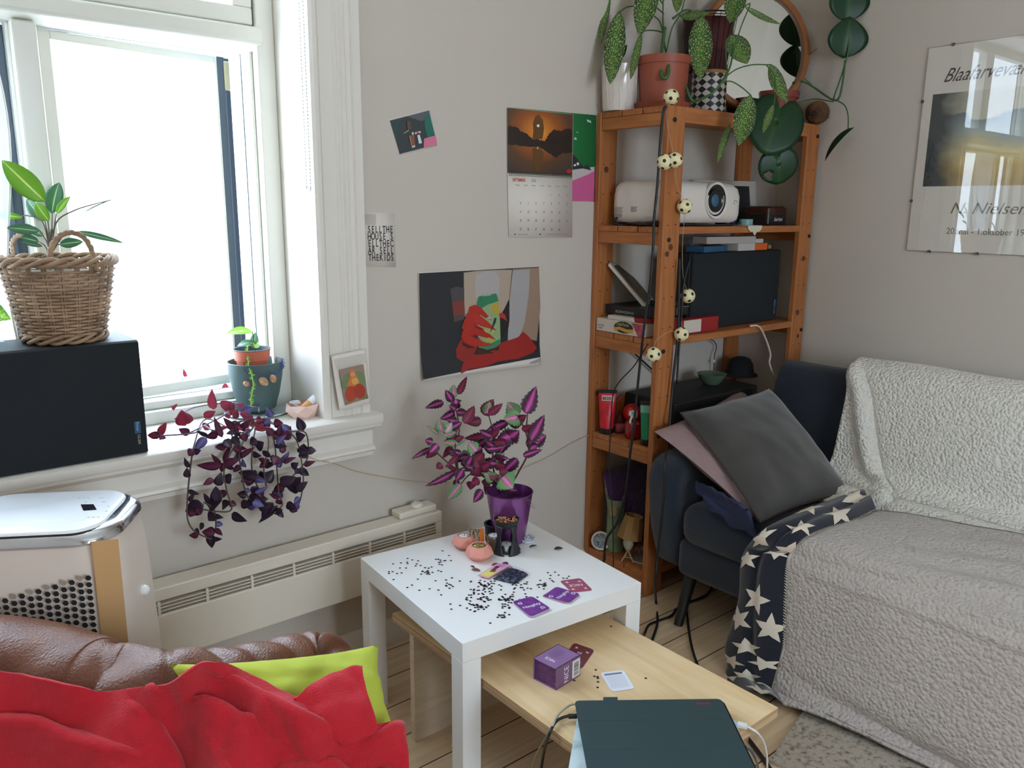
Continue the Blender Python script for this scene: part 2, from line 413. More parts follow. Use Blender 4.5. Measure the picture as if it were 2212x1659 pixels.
# fixed frame: jambs, bottom rail, transom, mullions
b = MB(); b.box(-2.118, WR, .19, .29, .80, WT, WIN); b.box(-2.128, -2.118, .225, .29, .80, WT, WIN); b.build('window_jamb', w1, smooth=0, bevel=.004)
b = MB(); b.box(WL, WL+.05, .19, .29, .80, WT, WIN); b.build('window_jamb', w1, smooth=0, bevel=.004)
b = MB(); b.box(WL, -2.118, .21, .29, .80, .838, WIN); b.box(WL, -2.118, .235, .29, .838, .862, WIN); b.build('bottom_rail', w1, smooth=0, bevel=.005)
b = MB(); b.prism([(WL, .29, 1.838), (WL, .225, 1.838), (WL, .185, 1.852), (WL, .18, 1.862), (WL, .18, 1.895), (WL, .19, 1.90), (WL, .29, 1.90)], (-2.103-WL, 0, 0), WIN); b.build('transom', w1, smooth=0, bevel=.004)
for mx in (-2.690, -3.27):
    b = MB(); b.box(mx-.027, mx+.027, .205, .29, .862, 1.84, WIN); b.box(mx-.035, mx+.035, .24, .285, .862, 1.84, WIN); b.build('mullion', w1, smooth=0, bevel=.006)
# upper sash above the transom
for x0, x1 in ((-2.905, -2.122), (WL+.05, -2.91)):
    s = MB(); s.box(x0, x1, .20, .255, 1.905, 1.950, WIN); s.box(x0, x1, .20, .255, WT-.07, WT-.02, WIN)
    s.box(x0, x0+.055, .20, .255, 1.95, WT-.07, WIN); s.box(x1-.055, x1, .20, .255, 1.95, WT-.07, WIN)
    so = s.build('upper_sash', w1, smooth=0, bevel=.004)
    g = MB(); g.box(x0+.045, x1-.045, .226, .230, 1.94, WT-.06, glass('window_glass')); g.build('glass_pane', so, smooth=0)
# casements under the transom: the right one stands ajar, hinged at the mullion
GREY = mat('grey_cladding', (74, 86, 98), 0.5)
def casement(ang, hx, w, name):
    M = Matrix.Translation((hx, .262, 0)) @ Matrix.Rotation(math.radians(ang), 4, 'Z')
    s = MB(); z0, z1 = .866, 1.834
    for x0, x1, a, c in ((0, .030, z0, z1), (w-.054, w-.046, z0, z1), (.030, w-.054, z0, z0+.03), (.030, w-.054, z1-.022, z1)):
        s.box(x0, x1, -.005, .035, a, c, WIN, M)
    o = s.build(name, w1, smooth=0, bevel=.003)
    c = MB()
    for x0, x1, a, d in ((0, .028, z0, z1), (w-.030, w, z0, z1), (.028, w-.030, z0, z0+.028), (.028, w-.030, z1-.02, z1)):
        c.box(x0, x1, .035, .060, a, d, GREY, M)
    c.box(w-.0458, w-.022, -.004, .0348, z0, z1, GREY, M); c.box(w-.022, w, .008, .0348, z0, z1, GREY, M)
    c.build('outer_cladding', o, smooth=0, bevel=.002)
    g = MB(); g.box(.02, w-.05, .015, .019, z0+.02, z1-.015, glass('window_glass'), M); g.build('glass_pane', o, smooth=0)
    return o, M
o, M = casement(9, -2.655, .525, 'casement_sash')
b = MB(); b.box(.4985, .5165, -.008, -.0035, 1.742, 1.822, mat('lock_plate', (196, 188, 150), 0.4), M); b.build('latch_plate', o, smooth=0, bevel=.003)
casement(0, -3.235, .51, 'casement_sash')
casement(0, WL+.055, .40, 'casement_sash')

# the outside of the frame is clad in grey metal, the house in dark brick
b = MB()
b.box(WL, WL+.05, .2905, .294, .80, WT, GREY); b.box(-2.128, WR, .2905, .294, .80, WT, GREY); b.box(WL, WR, .2905, .294, 1.838, 1.90, GREY); b.box(WL, WR, .2905, .294, .80, .862, GREY)
for mx in (-2.690, -3.27): b.box(mx-.027, mx+.027, .2905, .294, .862, 1.84, GREY)
b.build('outer_frame_cladding', w1, smooth=0)
BRICK = mat('outer_brick', (112, 72, 60), .9, c2=(86, 54, 46), nscale=30)
b = MB(); b.box(WL, WR, .294, .36, .74, .80, GREY); b.box(WR+.0196, X1+4, .331, .345, -4, 8.5, BRICK); b.box(X0-4, WL-.0196, .331, .345, -4, 8.5, BRICK); b.box(WL-.0196, WR+.0196, .331, .345, WT, 8.5, BRICK); b.box(WL-.0196, WR+.0196, .331, .345, -4, .77, BRICK)
b.box(WR-.0005, WR+.0190, .294, .345, .80, WT, BRICK); b.build('outer_brickwork', w1, smooth=0)

# sheer curtain at the left casement
def sheer():
    m = bpy.data.materials.new('sheer_voile'); m.use_nodes = True; n = m.node_tree.nodes; L = m.node_tree.links
    n.remove(n['Principled BSDF']); d = n.new('ShaderNodeBsdfDiffuse'); d.inputs[0].default_value = rgb((240, 242, 245))
    t = n.new('ShaderNodeBsdfTranslucent'); t.inputs[0].default_value = rgb((235, 240, 246)); tr = n.new('ShaderNodeBsdfTransparent')
    a = n.new('ShaderNodeMixShader'); L.new(d.outputs[0], a.inputs[1]); L.new(t.outputs[0], a.inputs[2])
    c = n.new('ShaderNodeMixShader'); c.inputs[0].default_value = 0.25; L.new(a.outputs[0], c.inputs[1]); L.new(tr.outputs[0], c.inputs[2]); L.new(c.outputs[0], n['Material Output'].inputs[0])
    return m
b = MB()
b.grid(lambda u, v: (-3.06+.285*u+.02*math.sin(v*7)*u, .155+.018*math.sin(u*22+v*2)+.02*v, 1.80-.92*v), 60, 20, sheer())
b.tube([(-2.775+.02*math.sin(v/20*7), .155+.018*math.sin(22+v/10)+.02*v/20, 1.80-.92*v/20) for v in range(21)], .003, mat('voile_hem', (238, 238, 236), .8))
b.tube([(-3.07, .155, 1.80), (-2.77, .155, 1.805)], .006, mat('voile_hem'))
setp(b.build('sheer_curtain', smooth=180), 'white sheer curtain hanging at the left casement behind the basket plant', 'curtain')

# bead chain of the roller blind, hanging against the reveal
b = MB(); CH = mat('plastic_beads', (214, 214, 210), 0.4)
ring = [(-2.073, -.004-.012*math.cos(math.pi*k/12), 1.462-.012*math.sin(math.pi*k/12)) for k in range(13)]
path = [(-2.073, -.016, 2.45-.0095*k) for k in range(104)] + ring + [(-2.073, .008, 1.462+.0095*k) for k in range(104)]
for p in path: b.sphere(p, .0031, CH, 6, 4)
b.tube(path, .0009, CH, 4)
setp(b.build('blind_chain', smooth=180), 'white bead chain loop hanging in the window reveal', 'blind chain')

# panel heater under the sill --------------------------------------
HEAT = mat('heater_enamel', (226, 216, 200), 0.4); DARK = mat('heater_inside', (70, 62, 56), 0.8)
h = thing('panel_heater', 'long cream panel heater mounted low under the window sill', 'heater', (-2.35, -.09, .24))
hx0, hx1 = -3.05, -1.695
b = MB()
b.box(hx0, hx1, -.052, -.018, .246, .44, HEAT)                     # back body
b.box(hx0, hx1, -.09, -.052, .242, .372, HEAT)                     # front plate
b.box(hx0, hx1, -.09, -.022, .410, .446, HEAT)                     # top rail
b.box(hx0, hx0+.02, -.09, -.052, .372, .41, HEAT); b.box(hx1-.022, hx1, -.09, -.052, .372, .41, HEAT)
b.build('heater_panel', h, smooth=0, bevel=.004)
b = MB(); b.box(hx0+.02, hx1-.022, -.056, -.0525, .372, .41, DARK); b.build('grille_recess', h, smooth=0)
b = MB()
for z in (.381, .3905, .400): b.box(hx0+.02, hx1-.022, -.088, -.058, z-.0016, z+.0016, HEAT)
for k in range(-3, 8): b.box(-2.581+.1235*k-.0035, -2.581+.1235*k+.0035, -.091, -.056, .372, .41, HEAT)
b.build('grille', h, smooth=0)
b = MB(); b.box(-1.845, -1.705, -.075, -.02, .446, .468, HEAT); b.build('control_box', h, smooth=0, bevel=.006)
b = MB(); b.lathe([(.019, 0), (.019, .006), (.016, .009), (0, .009)], (-1.765, -.048, .468), mat('knob_white', (236, 228, 214), .35)); b.box(-1.767, -1.763, -.062, -.034, .477, .480, mat('knob_white'))
b.build('knob', h, smooth=40)
for x in (-2.9, -2.35, -1.85):
    b = MB(); b.box(x-.02, x+.02, -.018, 0, .27, .43, HEAT); b.build('wall_bracket', h, smooth=0)

# neighbouring house across the yard
nb = thing('neighbour_house', 'pale rendered house with a tiled roof seen through the window', 'house', (-2, 9, -4))
RND = mat('pale_render', (236, 238, 238), .9); TILE = mat('pale_roof_tiles', (232, 218, 208), .8)
b = MB(); b.box(-9, 6, 9, 14, -4, 3.05, RND); b.build('wall', nb, smooth=0)
b = MB(); b.grid(lambda u, v: (-9.3+15.6*u, 8.7+4*v, 2.95+2.9*v+.05*abs(math.sin(u*math.pi*46))+.05*((v*12) % 1)), 184, 48, TILE, uv=False); b.build('roof', nb, smooth=0)
b = MB(); b.box(-9.3, 6.3, 8.66, 8.72, 2.86, 2.97, mat('gutter', (215, 212, 205), .5)); b.build('gutter', nb, smooth=0)
b = MB(); b.box(-.8, 3, 5.2, 9, -4, 3.0, RND); b.build('side_wing', nb, smooth=0)
# ------------------------------------------------------------------ white side table and the plywood table under it
LACK = mat('white_foil', (238, 236, 234), .32)
TX, TY, TH = -1.834, -0.5484, math.radians(-4.8916)
tb = thing('side_table', 'square white side table with thick top holding a purple pot', 'table', (TX, TY, 0), TH)
def TL(x, y, z): return Vector((TX+math.cos(TH)*x-math.sin(TH)*y, TY+math.sin(TH)*x+math.cos(TH)*y, z))
MT = Matrix.Translation((TX, TY, 0)) @ Matrix.Rotation(TH, 4, 'Z')
b = MB(); b.box(-.275, .275, -.275, .275, .40, .45, LACK, MT); b.build('tabletop', tb, smooth=0, bevel=.0012)
for sx in (-1, 1):
    for sy in (-1, 1):
        b = MB(); b.box(sx*.25-.025, sx*.25+.025, sy*.25-.025, sy*.25+.025, 0, .3995, LACK, MT); b.build('leg', tb, smooth=0, bevel=.0012)
def ply():
    m = mat('birch_veneer', (234, 205, 162), .42, c2=(222, 188, 140), nscale=3, stretch=(14, 1.2, 1)); return m
PLY = ply(); EDGE = mat('plywood_edge', (206, 176, 138), .6, c2=(168, 134, 98), nscale=4, stretch=(1, 1, 90))
PG = mat('whitewashed_panel', (222, 205, 180), .6, c2=(208, 190, 166), nscale=4, stretch=(1.5, 1.5, 12))
LZ = .342
lt = thing('nesting_table', 'low birch plywood table pushed halfway under the white side table', 'table', (-1.8, -.8, 0))
b = MB(); b.box(-2.0775, -1.638, -1.297, -.405, LZ-.022, LZ, EDGE); b.box(-2.0773, -1.6382, -1.2968, -.4052, LZ-.0002, LZ+.0006, PLY); b.build('tabletop', lt, smooth=0)
b = MB(); b.box(-2.072, -1.644, -.50, -.48, 0, LZ-.022, PG); b.build('panel_leg', lt, smooth=0, bevel=.001)
b = MB(); b.box(-2.072, -1.644, -1.17, -1.15, 0, LZ-.022, PG); b.build('panel_leg', lt, smooth=0, bevel=.001)

# ------------------------------------------------------------------ pine shelf unit in the corner
def pine(name, st_, c=(182, 116, 66), c2=(152, 88, 46)):
    return mat(name, c, .45, c2=c2, nscale=5, stretch=st_, contrast=(.3, .75), spec=.4)
PX = pine('pine_along_x', (1.2, 14, 14)); PY = pine('pine_along_y', (14, 1.2, 14)); PZ = pine('pine_upright', (14, 14, 1.0))
KNOT = mat('pine_knot', (92, 48, 24), .6); HOLE = mat('peg_hole', (48, 26, 14), .8); BOLT = mat('bolt_head', (44, 40, 38), .4, metal=.6)
SX0, SX1, SY, SH = -.951, -.022, -.331, 1.745
sh = thing('shelf_unit', 'tall open pine shelf unit with drilled posts standing in the corner', 'shelf', (-.49, -.17, 0))
levels = [1.745, 1.352, .965, .572, .095]
def post(x0, x1, y0, y1, knots):
    b = MB(); b.box(x0, x1, y0, y1, 0, SH, PZ); o = b.build('upright_post', sh, smooth=0, bevel=.003)
    d = MB()
    z = .16; k = 0
    while z < SH-.06:
        for fx in (.25, .72):
            x = x0+(x1-x0)*fx; d.cyl((x, y0-.0006, z+(.004 if fx > .5 else 0)), (x, y0+.002, z), .0024, HOLE, n=8)
        z += .105 if k % 3 else .142; k += 1
    d.build('peg_holes', o, smooth=0)
    kb = MB()
    for fx, z, r in knots:
        x = x0+(x1-x0)*fx; kb.lathe([(r, 0), (r, .0012), (0, .0014)], (x, y0+.0003, z), KNOT, 12, axis=(0, -1, 0))
    if knots: kb.build('knots', o, smooth=0)
    for z in (1.70, 1.31, .925) if y0 < -.2 else ():
        bo = MB(); x = x0+(x1-x0)*(.35 if x0 < -.5 else .8); bo.lathe([(.0075, 0), (.0075, .004), (.005, .006), (0, .006)], (x, y0, z), BOLT, 12, axis=(0, -1, 0))
        bo.build('bolt', o, smooth=30)
post(SX0, SX0+.088, SY, SY+.022, [(.5, 1.285, .011), (.3, 1.262, .010), (.35, .62, .012)])
post(SX1-.088, SX1, SY, SY+.022, [(.5, 1.22, .011), (.4, 1.0, .012), (.6, .9, .009)])
post(SX0, SX0+.088, -.024, -.002, [(.4, 1.55, .011), (.3, .72, .01)])
post(SX1-.088, SX1, -.024, -.002, [(.5, 1.45, .011)])
for z in levels:
    lo = z < .6
    b = MB(); gap = .006; y = SY+.024; n = 3; w = (-.026-y-gap*(n-1))/n
    for k in range(n): b.box(SX0+.003, SX1-.003, y+k*(w+gap), y+k*(w+gap)+w, z-.020, z, PX)
    b.build('shelf_boards', sh, smooth=0, bevel=.002)
    for x in (SX0+.004, SX1-.026):
        b = MB(); b.box(x, x+.022, SY+.023, -.025, z-.062, z-.0205, PY); b.build('side_batten', sh, smooth=0, bevel=.002)
    b = MB(); b.box(SX0+.089, SX1-.089, SY+.001, SY+.0235, z-.024 if z < 1.7 else z-.05, z+.0005, PX); b.build('front_batten', sh, smooth=0, bevel=.002)
# steel cross brace at the back
b = MB(); b.tube([(-.86, -.028, .95), (-.12, -.028, .42)], .0035, BOLT, 6); b.build('cross_brace', sh)

# ------------------------------------------------------------------ navy sofa along the right wall
NAVY = mat('navy_weave', (24, 36, 52), .95, bump=.35, bscale=900, c2=(19, 29, 43), nscale=300, sheen=.3)
LEG = mat('black_wood', (24, 22, 22), .5)
so = thing('sofa', 'dark navy two seat sofa against the right wall under fleece throws', 'sofa', (-.6, -1.15, 0))
def rbox(name, x0, x1, y0, y1, z0, z1, r, mt, parent, M=None, sub=1):
    """soft upholstered block: box with a wide round bevel"""
    b = MB(); b.box(x0, x1, y0, y1, z0, z1, mt, M); o = b.build(name, parent, smooth=180, bevel=r, seg=5); return o
rbox('seat_base', -.99, -.14, -2.02, -.49, .165, .30, .03, NAVY, so)
rbox('seat_cushion', -1.005, -.28, -1.25, -.50, .285, .435, .055, NAVY, so)
rbox('seat_cushion', -1.005, -.28, -2.0, -1.252, .285, .435, .055, NAVY, so)
def arm(y0, y1):
    """arm seen from the side: rounded front that rakes back towards the foot"""
    pr = [(-.955, .165), (-1.000, .30), (-1.022, .42), (-1.030, .50), (-1.015, .545), (-.985, .572), (-.93, .585), (-.55, .598), (-.22, .61), (-.18, .165)]
    b = MB(); b.prism([(x, y0, z) for x, z in pr], (0, y1-y0, 0), NAVY); return b.build('arm', so, smooth=180, bevel=.042, seg=5)
arm(-.495, -.362); arm(-2.15, -2.02)
def backrest():
    pr = [(-.335, .30), (-.300, .55), (-.262, .74), (-.235, .800), (-.190, .825), (-.150, .815), (-.128, .78), (-.115, .30)]
    b = MB(); b.prism([(x, -2.14, z) for x, z in pr], (0, 2.14-.362, 0), NAVY); return b.build('backrest', so, smooth=180, bevel=.03, seg=4)
backrest()
for y0 in (-.52, -1.98):
    for x0, dx in ((-.93, -.09), (-.24, .05)):
        b = MB(); b.cyl((x0+dx, y0-(.02 if y0 > -1 else -.02), 0), (x0, y0, .17), .015, LEG, r1=.024, n=16); b.build('leg', so)
# ------------------------------------------------------------------ fleece throws, cushions
def sherpa(name, c, scale=105):
    m = bpy.data.materials.new(name); m.use_nodes = True
    nt = m.node_tree; n = nt.nodes; L = nt.links; b = n['Principled BSDF']; b.inputs['Base Color'].default_value = rgb(c)
    b.inputs['Roughness'].default_value = 0.95; b.inputs['Specular IOR Level'].default_value = .1; b.inputs['Sheen Weight'].default_value = .3
    t = n.new('ShaderNodeTexCoord')
    nz = n.new('ShaderNodeTexNoise'); nz.inputs['Scale'].default_value = 60; L.new(t.outputs['Object'], nz.inputs[0])
    mx = n.new('ShaderNodeMix'); mx.data_type = 'RGBA'; mx.inputs[0].default_value = .006
    L.new(t.outputs['Object'], mx.inputs[6]); L.new(nz.outputs['Color'], mx.inputs[7])
    v = n.new('ShaderNodeTexVoronoi'); v.feature = 'SMOOTH_F1'; v.inputs['Scale'].default_value = scale; v.inputs['Smoothness'].default_value = .25; L.new(mx.outputs[2], v.inputs[0])
    bp = n.new('ShaderNodeBump'); bp.invert = True; bp.inputs['Strength'].default_value = 1.0; bp.inputs['Distance'].default_value = .007
    L.new(v.outputs['Distance'], bp.inputs['Height']); L.new(bp.outputs[0], b.inputs['Normal'])
    return m
CREAM = sherpa('cream_sherpa', (228, 222, 212), 104); GREIGE = sherpa('greige_sherpa', (184, 173, 165), 100)
STARN = mat('navy_fleece', (14, 16, 34), .95, sheen=.4, bump=.2, bscale=500); STARW = mat('star_cream', (222, 208, 190), .95, bump=.2, bscale=500)
def curve_at(P, v):
    """point on the Catmull-Rom curve through P, v in 0..1"""
    n = len(P)-1; t = min(max(v, 0), .99999)*n; i = int(t); t -= i
    a = P[i-1] if i else P[0]*2-P[1]; b, c = P[i], P[i+1]; d = P[i+2] if i+2 <= n else P[n]*2-P[n-1]
    return 0.5*((2*b)+(c-a)*t+(2*a-5*b+4*c-d)*t*t+(3*b-a-3*c+d)*t**3)
# cream throw over the backrest
tp = [Vector(q) for q in ((-.085, 0, .66), (-.105, 0, .80), (-.150, 0, .843), (-.195, 0, .848), (-.245, 0, .822), (-.275, 0, .755), (-.308, 0, .62), (-.330, 0, .50), (-.375, 0, .452), (-.47, 0, .449), (-.62, 0, .449))]
def throw(u, v):
    p = curve_at(tp, v); y = -.664-.03*v-1.40*u + .012*math.sin(v*9)*(1-u)
    q = curve_at(tp, min(1, v+.01))-curve_at(tp, max(0, v-.01)); nr = Vector((-q.z, 0, q.x)).normalized()
    if nr.x > 0 and v > .45: nr = -nr
    if nr.z < 0 and v < .45: nr = -nr
    yf = -.70-.20*max(0, v-.36)/.4
    w = max(0, min(1, (v-.34)/.1))
    off = .014 + w*(.030*math.exp(-((y-yf-.030)/.022)**2) - .010*math.exp(-((y-yf+.010)/.013)**2))
    off += .006*noise.noise(Vector((y*4, v*5, 3))) + .012*math.exp(-((y+.66)/.03)**2)*w
    return Vector((p.x, y, p.z)) + nr*off
b = MB(); b.grid(throw, 150, 90, CREAM)
setp(b.build('fleece_throw', smooth=180, solid=.012), 'cream sherpa throw hanging over the navy sofa backrest', 'throw')

# greige throw on the seat, its left edge folded back to the starry navy side
LP = [(1850, 1066, 'z', .478), (1772, 1093, 'z', .478), (1702, 1122, 'z', .474), (1643, 1152, 'z', .462), (1613, 1185, 'x', -1.035), (1601, 1220, 'x', -1.056),
      (1597, 1290, 'x', -1.075), (1581, 1350, 'x', -1.088), (1567, 1400, 'x', -1.10), (1572, 1440, 'x', -1.12), (1560, 1470, 'x', -1.145), (1580, 1508, 'z', .035)]
RP = [(1892, 1106, 'z', .478), (1842, 1130, 'z', .478), (1780, 1149, 'z', .474), (1737, 1170, 'z', .460), (1712, 1197, 'x', -1.035), (1703, 1230, 'x', -1.056),
      (1699, 1310, 'x', -1.075), (1697, 1390, 'x', -1.088), (1689, 1430, 'x', -1.10), (1679, 1465, 'x', -1.115), (1674, 1495, 'x', -1.13), (1690, 1526, 'z', .02)]
LQ = [at(*p) for p in LP]; RQ = [at(*p) for p in RP]
EQ = [Vector((x, -1.95, z)) for x, z in ((-.40, .468), (-.58, .47), (-.75, .47), (-.92, .462), (-1.00, .44), (-1.04, .39), (-1.06, .30), (-1.07, .2), (-1.075, .12), (-1.075, .06), (-1.07, .022), (-1.05, .008))]
throw2 = thing('star_blanket', 'greige sherpa blanket with starry navy underside draped over the sofa seat to the floor', 'blanket', (-1.0, -1.2, .0))
def nrm_of(P, v):
    q = curve_at(P, min(1, v+.02))-curve_at(P, max(0, v-.02)); n = Vector((q.z, 0, -q.x)); n.normalize()
    return -n if n.x > 0.2 or n.z < -.2 else n
def cover(u, v):
    a, c = curve_at(RQ, v), curve_at(EQ, v); p = a.lerp(c, u); n = nrm_of(RQ, v).lerp(nrm_of(EQ, v), u)
    off = -.004+.022*(1-math.exp(-u*14))*(1 if v < .45 else .6)
    # long soft folds running along the seat and towards the floor
    off += .013*math.sin(v*66+u*5+1.5*noise.noise(Vector((u*3, v*4, 9))))*max(0, math.sin(math.pi*min(1, v/.46)))*min(1, max(0, u-.12)*2.0)
    off += .014*noise.noise(Vector((p.x*4, p.y*4, p.z*4)))
    off += .03*math.exp(-((v-.86-.10*u)/.045)**2)*min(1, u*4)-.022*math.exp(-((v-.77-.16*u)/.05)**2)*min(1, u*4)
    return p+n*off
b = MB(); b.grid(cover, 130, 110, GREIGE); b.build('sherpa_side', throw2, smooth=180, solid=.008)
def fold(u, v):
    a, c = curve_at(LQ, v), curve_at(RQ, v); p = a.lerp(c, u); n = nrm_of(RQ, v)
    wav = 1+.35*math.sin(v*31)
    return p + n*(.004+.034*math.sin(math.pi*min(1, max(0, u)))**.7 - .014*wav*math.exp(-((u-.52-.1*math.sin(v*9))/.10)**2))
def fold_out(u, v):
    """band wraps round its outer edge and back underneath"""
    if u >= .25: return fold((u-.25)/.75, v)
    t = u/.25; a = curve_at(LQ, v); n = nrm_of(RQ, v); return a + n*(.004-.03*(1-t)) + (curve_at(RQ, v)-a)*.45*(1-t)
b = MB(); b.grid(fold_out, 40, 110, STARN)
def star_on(uc, vc, r, rot):
    W = .125; Ln = sum((RQ[i+1]-RQ[i]).length for i in range(len(RQ)-1)); vs_ = []; fs = []
    def S(dx, dy):
        u = min(1, max(0, uc+dx/W)); v = min(1, max(0, vc+dy/Ln)); return fold(u, v)+nrm_of(RQ, v)*.0022
    rings = 7; n = 10
    vs_.append(S(0, 0))
    for k in range(1, rings+1):
        for j in range(n*2):
            a = rot+2*math.pi*j/(n*2); f = (j % 4)/2.0   # between outer and inner points
            ph = abs(1-f); R_ = 1/((1-ph)/.42+ph/1.0)*r*k/rings
            vs_.append(S(math.cos(a)*R_, math.sin(a)*R_))
    m = n*2
    for j in range(m): fs.append((0, 1+j, 1+(j+1) % m))
    for k in range(rings-1):
        for j in range(m): a = 1+k*m+j; a2 = 1+k*m+(j+1) % m; fs.append((a, a+m, a2+m, a2))
    b.add(vs_, fs, STARW)
for u, v, rot in ((.45, .035, .2), (.80, .115, .9), (.30, .155, 1.5), (.75, .235, .2), (.25, .30, .5), (.78, .385, .3), (.20, .43, .8), (.92, .33, 1.0), (.50, .535, 1.2), (.18, .60, .4),
                  (.80, .60, 1.0), (.45, .69, .7), (.80, .75, .5), (.20, .775, .1), (.52, .835, .9), (.22, .91, .6), (.78, .925, .2), (.55, .995, .9)):
    star_on(u, v, .036, rot)
b.build('star_side', throw2, smooth=180)
b = MB()
ST = mat('blanket_stitch', (214, 204, 190), .9)
for k in range(150):
    v = k/150; p = fold(1, v)+nrm_of(RQ, v)*.006; q = curve_at(RQ, min(1, v+.003))-curve_at(RQ, v); b.tube([p-q*.3+Vector((0, .004, 0)), p+q*.6-Vector((0, .004, 0))], .0013, ST, 5)
b.build('blanket_stitching', throw2, smooth=180, label='cream whip stitching along the fold')
b = MB(); b.tube([cover(u/40, 0)+Vector((0, 0, .005)) for u in range(41)], .004, STARN, 6); b.build('blanket_hem', throw2, smooth=180)

def cushion(name, P, th, mt, label, cat='cushion', n=22, wr=0.0, seed=0, pinch=.06, edge=None, group=None):
    """P = four corners in order, th = thickness; sides bow inwards between the corners"""
    A, B, C_, D = [Vector(p) for p in P]; cen = (A+B+C_+D)/4
    nr = (B-A).cross(D-A).normalized()
    if nr.dot(EYE-cen) < 0: nr = -nr
    def S(u, v, s):
        du, dv = 2*u-1, 2*v-1
        u2 = .5+.5*du*(1-pinch*(1-dv*dv)); v2 = .5+.5*dv*(1-pinch*(1-du*du))
        p = (A*(1-u2)+B*u2)*(1-v2)+(D*(1-u2)+C_*u2)*v2
        h = ((1-du**2)*(1-dv**2)); h = h**.42*th/2 if h > 0 else 0
        if wr: h += wr*noise.noise(Vector((u*5+seed, v*5, seed)))*min(1, h/(th*.3)) + wr*.5*noise.noise(Vector((u*13+seed, v*11, seed)))*min(1, h/(th*.3))
        return p + nr*h*s
    b = MB(); b.grid(lambda u, v: S(u, v, 1), n, n, mt); b.grid(lambda u, v: S(1-u, v, -1), n, n, mt)
    o = b.build(name, smooth=180); o.data.validate(); setp(o, label, cat, group)
    if edge:
        e = MB(); e.tube([S(t/n, 0, 0) for t in range(n)]+[S(1, t/n, 0) for t in range(n)]+[S(1-t/n, 1, 0) for t in range(n)]+[S(0, 1-t/n, 0) for t in range(n)], .004, edge, 6, closed=True)
        e.build('piping', o, smooth=180)
    return o
VELV = mat('grey_velvet', (56, 52, 49), .75, c2=(42, 39, 37), nscale=6, sheen=.5)
MAUVE = mat('mauve_quilt', (150, 124, 124), .9, bump=.5, bscale=28)
cushion('throw_pillow', [at(1470, 892, 'y', -.40), at(1662, 838, 'x', -.36), at(1838, 1066, 'x', -.44), at(1643, 1128, 'z', .475)], .15, VELV, 'large dark grey velvet cushion leaning in the sofa corner', wr=.006, edge=mat('brown_piping', (66, 52, 48), .9))
cushion('throw_pillow', [at(1413, 932, 'y', -.385), at(1600, 840, 'x', -.36), at(1838, 1060, 'x', -.31), at(1640, 1130, 'z', .455)], .11, MAUVE, 'mauve quilted cushion behind the dark grey velvet cushion', wr=.008, seed=3)
# dark blue cloth crumpled between the arm and the cushions
b = MB()
def cloth(u, v):
    a = at(1500, 1048, 'y', -.515).lerp(at(1600, 1085, 'z', .52), u); c = at(1520, 1092, 'z', .452).lerp(at(1655, 1185, 'x', -1.01), u)
    p = a.lerp(c, v); return p+Vector((-.3, -.2, .9))*(.012+.022*noise.noise(Vector((u*5, v*4, 1)))+.012*math.sin(v*9+u*5))
b.grid(cloth, 40, 30, mat('indigo_cloth', (46, 52, 82), .95, bump=.2, bscale=400))
setp(b.build('folded_cloth', smooth=180, solid=.01), 'crumpled indigo cloth lying on the seat under the cushions', 'cloth')

# speckled rug
b = MB(); RUG = mat('speckled_rug', (176, 164, 148), .95, c2=(112, 96, 82), nscale=70, bump=.5, bscale=160, contrast=(.50, .72))
b.box(-1.40, -.62, -3.3, -1.15, .001, .010, RUG, Matrix.Translation((-1.40, -1.15, 0)) @ Matrix.Rotation(math.radians(13), 4, 'Z') @ Matrix.Translation((1.40, 1.15, 0)))
setp(b.build('rug', smooth=0), 'flat speckled beige rug on the floor in front of the sofa', 'rug')

# ------------------------------------------------------------------ portable air conditioner
AC = mat('ac_plastic', (226, 212, 200), .38); ACW = mat('ac_top_white', (238, 238, 240), .22, coat=.4); CHROME = mat('chrome', (205, 208, 215), .12, metal=1.0)
e1 = Vector((math.cos(math.radians(-31)), math.sin(math.radians(-31)), 0)); e2 = Vector((-e1.y, e1.x, 0))
ac_o = at(285, 1148, 'z', .80); ac_o.z = 0; sF = ac_o.dot(e1); tF = ac_o.dot(e2)
ac = thing('air_conditioner', 'white portable air conditioner standing between the leather sofa and the window', 'air conditioner', e1*(sF-.19)+e2*(tF+.14), math.radians(-31))
def ac_ring(z, g, r=.078, n=10):
    """rounded rectangle of the housing, grown by g"""
    x0, x1, y0, y1 = sF-.36-g, sF-.037+g, tF-g, tF+.250+g; out = []
    for cx, cy, a0 in ((x1-r, y0+r, -90), (x1-r, y1-r, 0), (x0+r, y1-r, 90), (x0+r, y0+r, 180)):
        for k in range(n+1):
            a = math.radians(a0+90*k/n); out.append(e1*(cx+r*math.cos(a))+e2*(cy+r*math.sin(a))+Vector((0, 0, z)))
    return out
def loft(rings, mt, name, parent, cap=True, smooth=40):
    b = MB(); n = len(rings[0]); vs_ = [p for r_ in rings for p in r_]; fs = []
    for i in range(len(rings)-1):
        for k in range(n): fs.append((i*n+k, i*n+(k+1) % n, (i+1)*n+(k+1) % n, (i+1)*n+k))
    if cap: fs += [tuple(range(n))[::-1], tuple(range((len(rings)-1)*n, len(rings)*n))]
    b.add(vs_, fs, mt); return b.build(name, parent, smooth=smooth)
loft([ac_ring(.03, .0), ac_ring(.2, .012), ac_ring(.48, .012), ac_ring(.64, .007), ac_ring(.73, .002), ac_ring(.772, -.003)], AC, 'housing', ac)
loft([ac_ring(.772, -.002), ac_ring(.778, .002), ac_ring(.788, .0), ac_ring(.797, -.008), ac_ring(.800, -.016)], CHROME, 'chrome_rim', ac)
